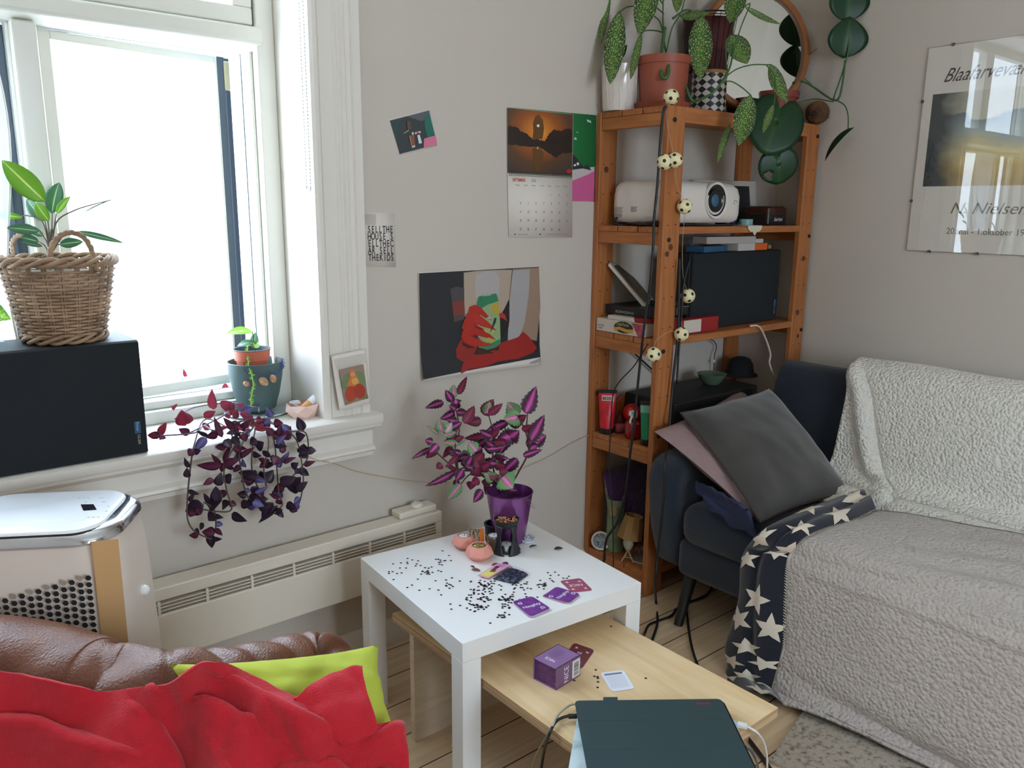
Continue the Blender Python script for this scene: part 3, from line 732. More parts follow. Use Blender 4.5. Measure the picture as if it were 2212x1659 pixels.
def ac_plate(z, g):
    x0, x1, y0, y1 = sF-.345, sF-.066-g, tF+.004+g, tF+.237-g; r = .055; out = []
    for cx, cy, a0 in ((x1-r, y0+r, -90), (x1-r, y1-r, 0), (x0+r, y1-r, 90), (x0+r, y0+r, 180)):
        for k in range(9):
            a = math.radians(a0+90*k/8); out.append(e1*(cx+r*math.cos(a))+e2*(cy+r*math.sin(a))+Vector((0, 0, z)))
    return out
loft([ac_plate(.7995, 0), ac_plate(.804, .002), ac_plate(.806, .006)], ACW, 'control_panel', ac)
b = MB(); q = [at(u, v, 'z', .8065) for u, v in ((174, 1089.5), (202, 1089), (209, 1101), (180, 1103))]; b.poly(q, mat('display_black', (30, 30, 34), .15)); b.build('display', ac, smooth=0)
b = MB(); INK = mat('icon_grey', (130, 140, 150), .5)
for u, v in ((170, 1076), (181, 1076), (191, 1075.5), (216, 1075.5), (221, 1075.5), (226, 1084), (186, 1084), (222, 1084), (234, 1094), (238, 1103.5), (230, 1104), (191, 1117.5), (202, 1117), (213, 1116.5), (225, 1116.5), (236, 1113.5), (244, 1113)):
    p = at(u, v, 'z', .8066); b.poly([p+e1*.0022+e2*.001, p-e1*.0022+e2*.0012, p-e1*.002-e2*.0012, p+e1*.002-e2*.001], INK)
b.build('panel_icons', ac, smooth=0)
def ac_front(u, v, off=.0005):
    """photo point on the curved front of the housing"""
    d = FW*FPX+RT*(u-1106)+UP*(829.5-v)
    t = (tF-.013-off-EYE.dot(e2))/d.dot(e2); return EYE+d*t
b = MB(); HX = mat('vent_dark', (34, 30, 32), .8); HX2 = mat('vent_dimple', (168, 150, 138), .6)
p0 = ac_front(191, 1248); s0, z0 = p0.dot(e1), p0.z
for i in range(13):
    for j in range(18):
        s = s0-.0150*i; z = z0-.0037*i-.0139*j+(.0037 if i % 2 else 0)
        mt = HX2 if (j == 0 and i % 2 and i < 11) else HX
        r = .0059; c = e1*s+e2*(tF-.0145)
        b.poly([c+e1*r*math.cos(math.pi/3*k)+Vector((0, 0, z+r*math.sin(math.pi/3*k))) for k in range(6)], mt)
b.build('hexagon_vents', ac, smooth=0)
b = MB(); TAPE = mat('masking_tape', (214, 172, 122), .35)
tp0 = ac_front(196, 1172); tp1 = ac_front(254, 1166); 
b.poly([e1*tp0.dot(e1)+e2*(tF-.0148)+Vector((0, 0, .16)), e1*(tp1.dot(e1))+e2*(tF-.0148)+Vector((0, 0, .16)), e1*tp1.dot(e1)+e2*(tF-.0096)+Vector((0, 0, tp1.z)), e1*tp0.dot(e1)+e2*(tF-.0096)+Vector((0, 0, tp0.z))], TAPE)
b.build('tape_strip', ac, smooth=0)
b = MB(); c = at(319, 1268, 'y', -.25); b.sphere(e1*(sF-.026)+e2*(tF+.12)+Vector((0, 0, .62)), .012, ACW, 12, 8); b.build('side_knob', ac, smooth=180)

# ------------------------------------------------------------------ brown leather sofa in the foreground
LEA = mat('brown_leather', (118, 72, 48), .34, c2=(104, 60, 40), nscale=14, bump=.25, bscale=240)
ls = thing('leather_sofa', 'brown leather sofa in the foreground under a red blanket', 'sofa', (-2.9, -1.3, 0))
UPR = Vector((0.28, .40, .87)).normalized()
def ridge(u, v, z, r): return at(u, v, 'z', z)-UPR*r
AP = [(ridge(-160, 1318, .70, .090), .090), (ridge(0, 1326, .69, .090), .090), (ridge(110, 1345, .68, .088), .088), (ridge(205, 1371, .67, .086), .086), (ridge(232, 1383, .665, .080), .080), (ridge(262, 1388, .66, .082), .082), (ridge(330, 1400, .655, .082), .082),
      (ridge(400, 1404, .645, .080), .080), (ridge(480, 1396, .63, .080), .080), (ridge(560, 1382, .615, .080), .080), (ridge(640, 1366, .60, .078), .078), (ridge(700, 1364, .59, .070), .070), (ridge(732, 1384, .585, .05), .05), (ridge(744, 1410, .575, .02), .02)]
def arm_pt(u, v):
    P = [Vector((*p, )) for p, r in AP]; Q = [Vector((r, 0, 0)) for p, r in AP]; p = curve_at(P, v); r = curve_at(Q, v).x
    d = (curve_at(P, min(1, v+.02))-curve_at(P, max(0, v-.02))).normalized(); s = d.cross(Vector((0, 0, 1))).normalized(); w = s.cross(d)
    a = 2*math.pi*u
    rr = r*(1+.10*noise.noise(p*14+Vector((math.cos(a), math.sin(a), 0)))*(.3 if v < .35 else 1))
    for vw, am in ((.31, .07), (.50, .06), (.60, .10), (.66, .07), (.73, .09), (.80, .08), (.86, .06)): rr -= r*am*math.exp(-((v-vw-.012*math.sin(a*2))/.011)**2)
    return p+(s*math.cos(a)+w*math.sin(a))*rr
b = MB(); b.grid(arm_pt, 40, 150, LEA, wrap_u=True, uv=False); b.build('armrest', ls, smooth=180)
b = MB(); b.tube([arm_pt(u/40, .305+.012*math.sin(u/40*6.28)) for u in range(12, 36)], .0016, mat('leather_seam', (84, 50, 36), .6), 5); b.build('seam', ls)
MLS = Matrix.Translation((-2.43, -.86, 0)) @ Matrix.Rotation(math.radians(-22), 4, 'Z')
b = MB(); b.box(-.85, -.06, -.06, .045, .02, .50, LEA, MLS); b.build('arm_panel', ls, smooth=180, bevel=.03, seg=4)
b = MB(); b.box(-1.0, -.02, -1.30, -.06, .06, .33, LEA, MLS); b.build('seat_base', ls, smooth=180, bevel=.05, seg=4)
b = MB(); b.box(-1.05, -.80, -1.3, -.15, .2, .62, LEA, MLS); b.build('backrest', ls, smooth=180, bevel=.09, seg=5)
def seat(u, v):
    """padded seat with a rolled, puckered front edge"""
    y = -.03-1.25*v; t = u
    if t < .6: x, z = -.80+.72*t/.6, .425+.02*math.sin(math.pi*t/.6)
    else:
        a = (t-.6)/.4*math.pi*.8; x, z = -.085+.105*math.sin(a), .335+.095*math.cos(a)
    q = .010*noise.noise(Vector((x*9, y*9, z*9)))+.007*noise.noise(Vector((x*25, y*20, z*25)))
    for k in range(6): q -= .014*math.exp(-((y+.10+.21*k-.05*t)/.018)**2)*(1 if t > .55 else .1)
    return MLS @ Vector((x+q, y, z+q))
b = MB(); b.grid(seat, 50, 120, LEA, uv=False); b.build('seat_cushion', ls, smooth=180)
CUSHG = mat('lime_cotton', (180, 190, 68), .9, bump=.15, bscale=500)
cushion('cushion', [at(366, 1434, 'z', .665), at(818, 1392, 'z', .60), at(882, 1645, 'z', .47), at(480, 1760, 'z', .48)], .15, CUSHG, 'lime green cushion on the leather sofa under the red blanket', n=30, wr=.014, seed=5, pinch=.11)
# red blanket
RED = mat('red_fleece', (192, 24, 40), .95, sheen=.15, bump=.35, bscale=300, c2=(182, 20, 36), nscale=40)
CT = [[(-140, 1432, .62), (20, 1450, .61), (130, 1472, .60), (235, 1496, .575), (308, 1485, .59), (362, 1475, .62), (405, 1447, .665), (452, 1431, .675), (528, 1455, .65), (630, 1507, .61), (735, 1560, .57), (868, 1564, .535)],
      [(-140, 1490, .60), (20, 1512, .585), (130, 1528, .575), (235, 1535, .57), (310, 1520, .585), (365, 1502, .605), (420, 1490, .625), (480, 1492, .625), (560, 1520, .61), (650, 1575, .575), (740, 1608, .545), (872, 1592, .525)],
      [(-140, 1550, .585), (20, 1570, .575), (130, 1570, .575), (240, 1568, .575), (320, 1556, .575), (385, 1545, .58), (450, 1535, .595), (520, 1540, .595), (600, 1565, .58), (690, 1625, .535), (780, 1640, .52), (880, 1625, .51)],
      [(-140, 1620, .56), (20, 1640, .55), (130, 1620, .565), (240, 1612, .57), (330, 1604, .57), (400, 1612, .545), (470, 1590, .565), (550, 1595, .56), (640, 1625, .54), (720, 1670, .505), (800, 1670, .50), (888, 1660, .495)],
      [(-140, 1700, .54), (20, 1720, .53), (130, 1700, .54), (250, 1680, .55), (340, 1680, .545), (420, 1690, .525), (500, 1670, .535), (590, 1680, .52), (670, 1690, .51), (740, 1720, .49), (820, 1720, .48), (900, 1710, .475)],
      [(-140, 1850, .50), (20, 1860, .50), (130, 1850, .50), (250, 1840, .50), (340, 1840, .50), (420, 1850, .49), (500, 1840, .49), (590, 1840, .48), (670, 1840, .475), (740, 1850, .47), (820, 1850, .46), (910, 1850, .46)]]
def red_z(u, v, z): return z + .075*max(0, min(1, (520-u)/220))*max(0, min(1, (1700-v)/220)) + .02 + .03*max(0, min(1, (v-1490)/60))*max(0, min(1, (u-380)/60))*max(0, min(1, (760-u)/60))
GR = [[at(u, v, 'z', red_z(u, v, z)) for u, v, z in row] for row in CT]
CREASE = [([(-140, 1530), (60, 1512), (200, 1560), (330, 1610), (420, 1700)], -.020, 24), ([(-140, 1590), (80, 1580), (200, 1640), (280, 1720)], .018, 28), ([(300, 1500), (360, 1545), (400, 1610), (430, 1700)], -.030, 16), ([(330, 1490), (400, 1545), (455, 1620), (500, 1720)], .016, 18),
          ([(420, 1450), (520, 1500), (620, 1555), (720, 1590)], .020, 15), ([(400, 1475), (480, 1510), (590, 1570), (690, 1622), (800, 1655)], -.028, 17), ([(440, 1530), (540, 1545), (640, 1600), (720, 1660)], .014, 22), ([(500, 1640), (520, 1580), (560, 1550)], .014, 18), ([(560, 1700), (600, 1620), (680, 1625)], -.018, 24), ([(760, 1640), (820, 1610), (865, 1570)], .014, 16), ([(740, 1625), (800, 1630), (880, 1660)], -.014, 16), ([(380, 1460), (350, 1490), (330, 1520)], -.012, 14)]
def seg_d(px, py, L_):
    d = 1e9
    for (x0, y0), (x1, y1) in zip(L_, L_[1:]):
        l2 = (x1-x0)**2+(y1-y0)**2; t = max(0, min(1, ((px-x0)*(x1-x0)+(py-y0)*(y1-y0))/l2)); d = min(d, math.hypot(px-x0-t*(x1-x0), py-y0-t*(y1-y0)))
    return d
def redsurf(u, v):
    p = curve_at([curve_at(row, u) for row in GR], v); px, py = photo_of(p); o = 0
    if v > .015:
        for L_, a, w in CREASE: o += a*math.exp(-(seg_d(px, py, L_)/w)**2)
    return p+Vector((.1, -.1, 1))*(o*min(1, v*7)+.008*noise.noise(p*9)+.003*noise.noise(p*30))
redb = thing('red_blanket', 'bright red fleece blanket heaped over the leather sofa', 'blanket', (-2.75, -1.2, .5))
b = MB(); b.grid(redsurf, 170, 110, RED); b.build('blanket_sheet', redb, smooth=180, solid=.006)
FL = [[(632, 1508, .645), (690, 1474, .652), (740, 1450, .655), (780, 1444, .652)], [(645, 1530, .628), (700, 1512, .64), (752, 1490, .64), (790, 1480, .64)], [(668, 1560, .612), (715, 1556, .62), (768, 1540, .62), (800, 1530, .618)], [(742, 1612, .580), (752, 1606, .582), (786, 1592, .586), (818, 1578, .588)]]
FG = [[at(u, v, 'z', z) for u, v, z in row] for row in FL]
b = MB(); b.grid(lambda u, v: curve_at([curve_at(row, u) for row in FG], v)+Vector((0, 0, 1))*.006*noise.noise(Vector((u*4, v*4, 2))), 40, 40, RED); b.build('folded_corner', redb, smooth=180, solid=.006)
# ------------------------------------------------------------------ pictures and papers on the walls
PAPER = mat('paper_white', (226, 216, 206), .85); INKB = mat('print_black', (48, 44, 44), .8); INKG = mat('print_grey', (150, 142, 136), .85); INKR = mat('print_red', (196, 62, 54), .8)
def sheet(name, q, ax, val, mt, parent, th=.0007, out=-1, nu=1, nv=1, lift=None):
    """paper sheet whose corners (tl, tr, br, bl in the photograph) lie on the wall plane"""
    P = [at(u, v, ax, val) for u, v in q]; N = Vector((0, out, 0)) if ax == 'y' else Vector((out, 0, 0))
    b = MB()
    def S(u, v):
        p = P[0].lerp(P[1], u).lerp(P[3].lerp(P[2], u), v); return p+N*(th+(lift(u, v) if lift else 0))
    b.grid(lambda u, v: S(u, 1-v), nu, nv, mt); o = b.build(name, parent, smooth=180, solid=th*.9)
    return o, S
def flat(b, pts, mt, k, S=None, z=None, ax='y', val=0.0):
    """printed patch: photograph points laid on the wall plane, k = print layer"""
    o = .0011+.00022*k
    b.poly([at(u, v, ax, val)+(Vector((0, -o, 0)) if ax == 'y' else Vector((-o, 0, 0))) for u, v in pts], mt)
def zp(ox, oy, s, pts): return [(ox+x/s, oy+y/s) for x, y in pts]
# SELL THE HOUSE sheet
t = thing('printed_sheet', 'white sheet printed SELL THE HOUSE in block capitals beside the window casing', 'poster', at(819, 517, 'y', 0))
sheet('paper', [(786, 458), (852, 460), (855, 577), (789, 575)], 'y', -.0005, PAPER, t)
for i, ln in enumerate(('SELLTHE', 'HOUSE S', 'ELLTHEC', 'AR SELL', 'THEKIDS')):
    L0 = at(780+(176+6*i)/12.29, 450+(645+187*i)/12.29, 'y', -.0022); 
    for k, ch in enumerate(ln):
        if ch == ' ': continue
        L1 = at(780+(176+6*i+98.5*(k+.42))/12.29, 450+(645+187*i)/12.29, 'y', -.0022)
        text(ch, 'lettering', t, INKB, .0285, L1, (1, 0, 0), (0, 0, 1), align='CENTER', bold=.0003, sx=.62)
b = MB()
for k in range(8): b.poly([at(u, v, 'y', -.002) for u, v in ((787+k*.1, 463.4+k*2.9), (812+k*.1, 463.6+k*2.9), (812+k*.1, 464.3+k*2.9), (787+k*.1, 464.1+k*2.9))], INKG)
b.build('small_print', t, smooth=0)
# photograph of two people by a dark wooden house
t = thing('photo_print', 'small tilted snapshot of people by a dark wooden hut', 'photograph', at(890, 285, 'y', 0))
sheet('photo_paper', [(840, 258), (930, 237), (944, 315), (863, 335)], 'y', -.0005, PAPER, t)
b = MB(); o_ = (835, 230, 15.08)
for k, (pts, c) in enumerate([([(95, 460), (1375, 130), (1635, 1235), (420, 1550)], (58, 66, 70)), ([(95, 460), (640, 320), (420, 480), (330, 1000), (300, 1150)], (52, 74, 74)), ([(640, 320), (1375, 130), (1400, 300), (1150, 480)], (92, 98, 104)),
    ([(1220, 330), (1390, 230), (1560, 900), (1330, 1040), (1240, 700)], (40, 110, 98)), ([(1210, 1050), (1590, 940), (1640, 1230), (1200, 1340)], (214, 120, 148)), ([(715, 960), (890, 930), (920, 1250), (800, 1290)], (140, 86, 64)),
    ([(540, 870), (700, 770), (715, 790), (560, 885)], (196, 190, 150)), ([(985, 940), (1065, 920), (1140, 1190), (1040, 1220)], (214, 222, 226)), ([(800, 850), (860, 830), (870, 920), (820, 930)], (216, 212, 206)), ([(900, 850), (1090, 800), (1100, 860), (910, 910)], (220, 200, 196)),
    ([(960, 850), (1040, 840), (1050, 910), (970, 920)], (130, 48, 56)), ([(800, 1290), (910, 1260), (915, 1320), (810, 1350)], (206, 206, 196)), ([(640, 480), (740, 470), (780, 730), (660, 760)], (104, 78, 70)), ([(715, 950), (735, 945), (800, 1260), (780, 1265)], (190, 160, 140))]):
    flat(b, zp(*o_, pts), mat('snapshot_%d' % k, c, .35), k, val=-.0002)
b.build('photo_image', t, smooth=0)
# green and pink poster behind the calendar
t = thing('colour_poster', 'green and pink landscape poster half hidden behind the calendar', 'poster', at(1260, 340, 'y', 0))
GP = [(1100, 232), (1288, 249), (1284, 436), (1100, 420)]
sheet('poster_paper', GP, 'y', -.0003, mat('poster_green', (38, 132, 74), .6), t)
b = MB(); o_ = (1090, 225, 5.624)
for k, (pts, c) in enumerate([([(820, 800), (1090, 760), (1080, 1180), (820, 1180)], (200, 186, 186)), ([(820, 930), (1000, 860), (1092, 810), (1080, 1182), (820, 1180)], (206, 92, 146)), ([(820, 600), (870, 650), (920, 720), (960, 770), (985, 735), (1000, 755), (1010, 730), (1050, 805), (940, 780), (820, 790)], (44, 44, 48)),
    ([(835, 735), (860, 725), (865, 750), (838, 757)], (226, 222, 220)), ([(868, 715), (890, 705), (905, 728), (880, 748)], (226, 222, 220)), ([(990, 185), (1040, 200), (1050, 230), (1000, 215)], (170, 214, 190)), ([(838, 405), (865, 405), (872, 432), (840, 435)], (150, 210, 176)), ([(865, 335), (890, 335), (885, 350), (866, 350)], (110, 190, 140))]):
    flat(b, zp(*o_, pts), mat('green_poster_%d' % k, c, .6), k, val=0)
b.build('poster_image', t, smooth=0)
# September calendar
t = thing('wall_calendar', 'spiral wall calendar open at September with a sunset lake photograph', 'calendar', at(1166, 380, 'y', 0))
sheet('calendar_photo', [(1095, 232), (1238, 247), (1236, 380), (1096, 374)], 'y', -.003, PAPER, t)
def sunset():
    m = bpy.data.materials.new('sunset_print'); m.use_nodes = True; n = m.node_tree.nodes; L = m.node_tree.links; bb = n['Principled BSDF']; bb.inputs['Roughness'].default_value = .4
    uv = n.new('ShaderNodeUVMap'); mp = n.new('ShaderNodeMapping'); mp.inputs['Location'].default_value = (-.47, -.66, 0); L.new(uv.outputs[0], mp.inputs[0])
    le = n.new('ShaderNodeVectorMath'); le.operation = 'LENGTH'; L.new(mp.outputs[0], le.inputs[0])
    r = n.new('ShaderNodeValToRGB'); L.new(le.outputs['Value'], r.inputs[0])
    for _ in range(3): r.color_ramp.elements.new(.5)
    for e, (p, c) in zip(r.color_ramp.elements, ((0, (236, 176, 84)), (.12, (214, 130, 52)), (.30, (158, 86, 36)), (.5, (96, 66, 46)), (.75, (66, 58, 54)))): e.position = p; e.color = rgb(c)
    L.new(r.outputs[0], bb.inputs['Base Color']); return m
P = [at(u, v, 'y', -.0046) for u, v in ((1095.5, 232.5), (1237.5, 247.4), (1235.6, 379), (1096.5, 373))]
b = MB(); b.add([P[3], P[2], P[1], P[0]], [(0, 1, 2, 3)], sunset(), [(0, 0), (1, 0), (1, 1), (0, 1)])
TREE = mat('treeline_print', (46, 36, 32), .4); TREE2 = mat('birch_print', (104, 70, 36), .4)
def jag(pts, n=6, amp=6, seed=1):
    rr = random.Random(seed); out = []
    for (x0, y0), (x1, y1) in zip(pts, pts[1:]):
        for k in range(n): out.append((x0+(x1-x0)*k/n, y0+(y1-y0)*k/n+rr.uniform(-amp, amp)))
    return out+[pts[-1]]
o_ = (1090, 225, 5.624)
for k, (pts, m_) in enumerate([(jag([(40, 265), (130, 270), (200, 320), (330, 415), (420, 430), (490, 440), (540, 360), (600, 300), (680, 330), (740, 295), (822, 305)], 8, 14, 2)+[(822, 590)]+jag([(822, 590), (700, 600), (620, 650), (520, 580), (420, 520), (300, 515), (180, 505), (42, 490)], 6, 8, 3), TREE),
        (jag([(340, 440), (350, 330), (345, 230), (385, 130), (420, 125), (465, 190), (480, 300), (460, 420)], 5, 12, 4), TREE2), (jag([(335, 530), (345, 640), (355, 760), (400, 825), (440, 800), (465, 680), (480, 590), (420, 520)], 5, 10, 5), TREE2)]):
    b.poly([at(u, v, 'y', -.0050-.0002*k) for u, v in zp(*o_, pts)], m_)
for cx, cy, r_, c in ((408, 262, 17, (255, 240, 214)), (402, 535, 9, (250, 220, 180)), (782, 815, 27, (200, 40, 36))):
    b.poly([at(u, v, 'y', -.0058) for u, v in zp(*o_, [(cx+r_*math.cos(a*.524), cy+r_*math.sin(a*.524)) for a in range(12)])], mat('print_%d_%d' % (cx, cy), c, .4))
b.build('sunset_image', t, smooth=0)
sheet('calendar_page', [(1096, 375), (1236, 382), (1236, 513), (1099, 512)], 'y', -.003, PAPER, t)
b = MB(); RNG = mat('spiral_wire', (70, 66, 64), .4, metal=.6)
for k in range(36):
    p = at(1100+k*3.78, 375.2+k*.185, 'y', -.005); b.tube([p+Vector((0, .0035*math.cos(a*.7)-.001, .006*math.sin(a*.7))) for a in range(9)], .0007, RNG, 5, closed=True)
b.build('spiral_binding', t, smooth=180)
text('SEPTEMBER', 'month_lettering', t, INKR, .0145, at(1107, 391.5, 'y', -.0045), (1, 0, 0.0), (0, 0, 1), sx=.78, bold=.0002)
text('2023', 'year_lettering', t, INKG, .0135, at(1147.5, 393, 'y', -.0045), (1, 0, 0), (0, 0, 1), sx=.8)
for k, d in enumerate(('Mandag', 'Tirsdag', 'Onsdag', 'Torsdag', 'Fredag', 'L\u00f8rdag', 'S\u00f8ndag')): text(d, 'weekday_lettering', t, INKG, .006, at(1113.5+k*17.3, 400.6+k*.55, 'y', -.0045), (1, 0, 0), (0, 0, 1))
for d in range(1, 31):
    k = (d+3) % 7; w = (d+3)//7
    text(str(d), 'date_numeral', t, INKG if k == 6 else mat('print_dark_grey', (104, 96, 92), .85), .0115, at(1124.5+k*16.7, 422.4+w*18.7+k*.25, 'y', -.0045), (1, 0, 0), (0, 0, 1), align='CENTER', sx=.75)
b = MB()
for u, v, w_ in ((1118, 506, 22), (1181, 505.5, 46)): b.poly([at(u, v, 'y', -.0044), at(u+w_, v, 'y', -.0044), at(u+w_, v+.9, 'y', -.0044), at(u, v+.9, 'y', -.0044)], INKG)
for u, v in ((1112.5, 506), (1167, 506)): b.poly([at(u+1.6*math.cos(a*.785), v+1.6*math.sin(a*.785), 'y', -.0044) for a in range(8)], INKB)
b.build('footer_print', t, smooth=0)
# poster of the red gloved hands
t = thing('glove_poster', 'landscape poster of red gloved hands holding a green drink can', 'poster', at(1033, 700, 'y', 0))
curl = lambda u, v: .004+.018*max(0, v-.72)**1.5*5*(1-u)**2+.012*max(0, v-.8)*3*u*u
_, GS = sheet('poster_paper', [(902, 588), (1163, 576), (1165, 787), (908, 820)], 'y', -.001, PAPER, t, nu=24, nv=24, lift=curl)
b = MB(); GQ = [at(u, v, 'y', -.001) for u, v in ((902, 588), (1163, 576), (1165, 787), (908, 820))]
def gpt(x, y, k):
    """zoomed print point laid on the curling sheet"""
    u0, v0 = 900+x/6.382, 570+y/6.382; p = at(u0, v0, 'y', -.001)
    s = (p.x-GQ[0].x)/(GQ[1].x-GQ[0].x); zt = GQ[0].z+(GQ[1].z-GQ[0].z)*s; zb = GQ[3].z+(GQ[2].z-GQ[3].z)*s; tv = (zt-p.z)/(zt-zb)
    return p+Vector((0, -(.0016+.0003*k+curl(min(max(s, 0), 1), min(max(tv, 0), 1))), 0))
def gpoly(pts, c, k, rough=.4):
    import mathutils.geometry as mg
    c = tuple(int(q*.86) for q in c); m_ = mat('glove_print_%d_%d_%d' % c, c, rough)
    # denser outline so that the patch follows the sheet
    Q = []
    for i in range(len(pts)):
        (x0, y0), (x1, y1) = pts[i], pts[(i+1) % len(pts)]; n_ = max(1, int(math.hypot(x1-x0, y1-y0)/90))
        Q += [(x0+(x1-x0)*j/n_, y0+(y1-y0)*j/n_) for j in range(n_)]
    tri = mg.tessellate_polygon([[Vector((x, y, 0)) for x, y in Q]])
    b.add([gpt(x, y, k) for x, y in Q], [tuple(f) for f in tri], m_)
gb = [(18+u*1652-(0 if v < .7 else 0)+v*30*(1-u), 128-88*u+v*(1455-155*u)) for u, v in ((0, 0), (.33, 0), (.66, 0), (1, 0), (1, .25), (1, .5), (1, .75), (1, .97), (.66, .985), (.33, .99), (0, 1), (0, .75), (0, .5), (0, .25))]
for gi in range(8):
    for gj in range(8):
        q4 = []
        for uu, vv in ((gi, gj), (gi+1, gj), (gi+1, gj+1), (gi, gj+1)):
            u, v = uu/8, vv/8; q4.append((18+u*1652+v*(30-18*u), 128-88*u+v*(1455-215*u)))
        gpoly(q4, (44, 46, 52), 0)
for k, (pts, c) in enumerate([
    ([(635, 120), (820, 95), (1150, 80), (1300, 80), (1260, 480), (1160, 690), (900, 760), (640, 720)], (206, 184, 164)), ([(805, 150), (900, 110), (1060, 95), (1130, 190), (1120, 420), (950, 480), (800, 470), (790, 300)], (206, 198, 196)),
    ([(1310, 70), (1670, 50), (1690, 600), (1640, 1060), (1440, 1010), (1290, 900), (1260, 500)], (182, 150, 128)), ([(1310, 90), (1545, 70), (1530, 420), (1470, 820), (1400, 1000), (1240, 1060), (1250, 800), (1270, 480)], (196, 190, 190)),
    ([(1150, 690), (1260, 500), (1265, 760), (1250, 880), (1150, 1040), (1120, 800)], (38, 34, 34)), ([(445, 345), (530, 310), (640, 330), (640, 500), (470, 520)], (88, 82, 84)), ([(470, 520), (640, 500), (650, 690), (490, 720)], (146, 66, 58)), ([(490, 720), (650, 690), (640, 760), (500, 800)], (92, 84, 82)),
    ([(590, 1430), (610, 1370), (760, 1250), (960, 1230), (1160, 1080), (1380, 1010), (1450, 930), (1530, 1000), (1640, 1150), (1580, 1220), (1380, 1300), (1100, 1340), (900, 1420), (700, 1440), (580, 1510)], (186, 40, 34)),
    ([(820, 1160), (1000, 1200), (1130, 1120), (1100, 1220), (940, 1280), (830, 1250), (770, 1200)], (74, 40, 30)), ([(520, 1180), (600, 1020), (820, 1140), (760, 1260), (640, 1360), (530, 1290)], (170, 46, 40)),
    ([(835, 450), (900, 420), (1080, 405), (1110, 500), (1130, 760), (1140, 1090), (1060, 1150), (960, 1180), (840, 1150), (820, 900), (805, 580)], (170, 196, 140)), ([(835, 450), (1080, 405), (1110, 510), (960, 560), (860, 620), (805, 580)], (52, 146, 104)), ([(1010, 560), (1110, 520), (1120, 700), (1040, 680)], (216, 184, 66)),
    ([(850, 1120), (1140, 1030), (1138, 1095), (1060, 1150), (960, 1182), (845, 1150)], (70, 156, 110)), ([(890, 430), (1000, 412), (1010, 430), (900, 445)], (198, 190, 178)),
    ([(690, 680), (710, 590), (780, 560), (860, 590), (1000, 750), (1015, 775), (930, 745), (860, 700), (800, 740)], (206, 48, 36)), ([(640, 770), (700, 680), (820, 680), (960, 790), (1090, 920), (1000, 890), (880, 860), (740, 800)], (212, 52, 38)),
    ([(600, 880), (640, 760), (760, 810), (900, 890), (1010, 985), (1075, 1045), (960, 1020), (800, 980), (680, 960)], (204, 46, 36)), ([(600, 940), (640, 900), (760, 980), (900, 1070), (1045, 1120), (900, 1135), (760, 1130), (640, 1080)], (210, 50, 38)), ([(590, 1000), (640, 880), (660, 700), (740, 620), (760, 760), (700, 1000), (660, 1080)], (206, 48, 36)),
    ([(1110, 690), (1160, 665), (1200, 700), (1225, 790), (1190, 760), (1140, 740)], (210, 58, 48)), ([(935, 745), (985, 720), (1000, 760)], (236, 210, 204)), ([(900, 900), (960, 890), (1070, 930), (1010, 965), (930, 940)], (206, 200, 110)), ([(890, 1035), (970, 1010), (1080, 1050), (1000, 1095)], (200, 196, 96)),
    ([(1030, 820), (1050, 745), (1080, 740), (1070, 800), (1050, 840), (1000, 930), (985, 945), (1010, 880)], (46, 66, 84)), ([(780, 850), (860, 880), (900, 900), (860, 905), (770, 860)], (130, 26, 24)), ([(700, 970), (800, 1000), (870, 1030), (800, 1025)], (130, 26, 24)), ([(610, 1075), (700, 1120), (780, 1150), (700, 1160), (620, 1110)], (92, 22, 22)),
    ([(1510, 1370), (1560, 1340), (1680, 1290), (1672, 1340), (1590, 1365)], (190, 182, 180))]): gpoly(pts, c, 1+k*.4)
b.build('poster_image', t, smooth=0)
# leaflet with a painted figure, pinned to the casing
t = thing('leaflet', 'tilted white leaflet with an orange pear shaped figure pinned on the window casing', 'leaflet', at(758, 820, 'y', -.035))
VY = -.037
sheet('leaflet_paper', [(715, 769), (790, 753), (801, 871), (731, 886)], 'y', VY, PAPER, t, nu=12, nv=12, lift=lambda u, v: .008*v*(1-u)*v)
b = MB(); o_ = (700, 740, 10.367)
def lp(pts, c, k):
    b.poly([at(u, v, 'y', VY)+Vector((0, -.0105-.0003*k, 0)) for u, v in zp(*o_, pts)], mat('leaflet_%d_%d_%d' % c, c, .7))
ell = lambda cx, cy, rx, ry, n=18, rot=0: [(cx+rx*math.cos(2*math.pi*k/n)*math.cos(rot)-ry*math.sin(2*math.pi*k/n)*math.sin(rot), cy+rx*math.cos(2*math.pi*k/n)*math.sin(rot)+ry*math.sin(2*math.pi*k/n)*math.cos(rot)) for k in range(n)]
for k, (pts, c) in enumerate([([(305, 600), (845, 470), (945, 1235), (435, 1385)], (150, 128, 110)), (ell(470, 840, 100, 200, 18, .35), (112, 128, 88)), (ell(770, 790, 105, 170, 18, -.4), (118, 134, 90)), ([(520, 600), (600, 570), (650, 640), (700, 760), (760, 900), (640, 980), (470, 960), (540, 760)], (206, 120, 62)),
        (ell(600, 700, 50, 55), (214, 150, 100)), (ell(650, 850, 80, 80), (226, 160, 84)), (ell(560, 1130, 130, 175, 18, .15), (178, 66, 40)), (ell(750, 1070, 130, 165, 18, -.2), (168, 58, 38)), ([(810, 1230), (930, 1140), (945, 1235), (820, 1265)], (126, 116, 76)), ([(435, 1310), (580, 1310), (580, 1340), (437, 1385)], (150, 120, 82))]): lp(pts, c, k)
b.build('leaflet_image', t, smooth=0)
b = MB()
for k in range(9):
    b.poly([at(u, v, 'y', VY)+Vector((0, -.0009-.0086*((v-765)/110)**2, 0)) for u, v in ((720+k*.7, 777+k*2.4), (786+k*.5, 763.5+k*2.3), (786.1+k*.5, 764.1+k*2.3), (720.1+k*.7, 777.6+k*2.4))], INKG)
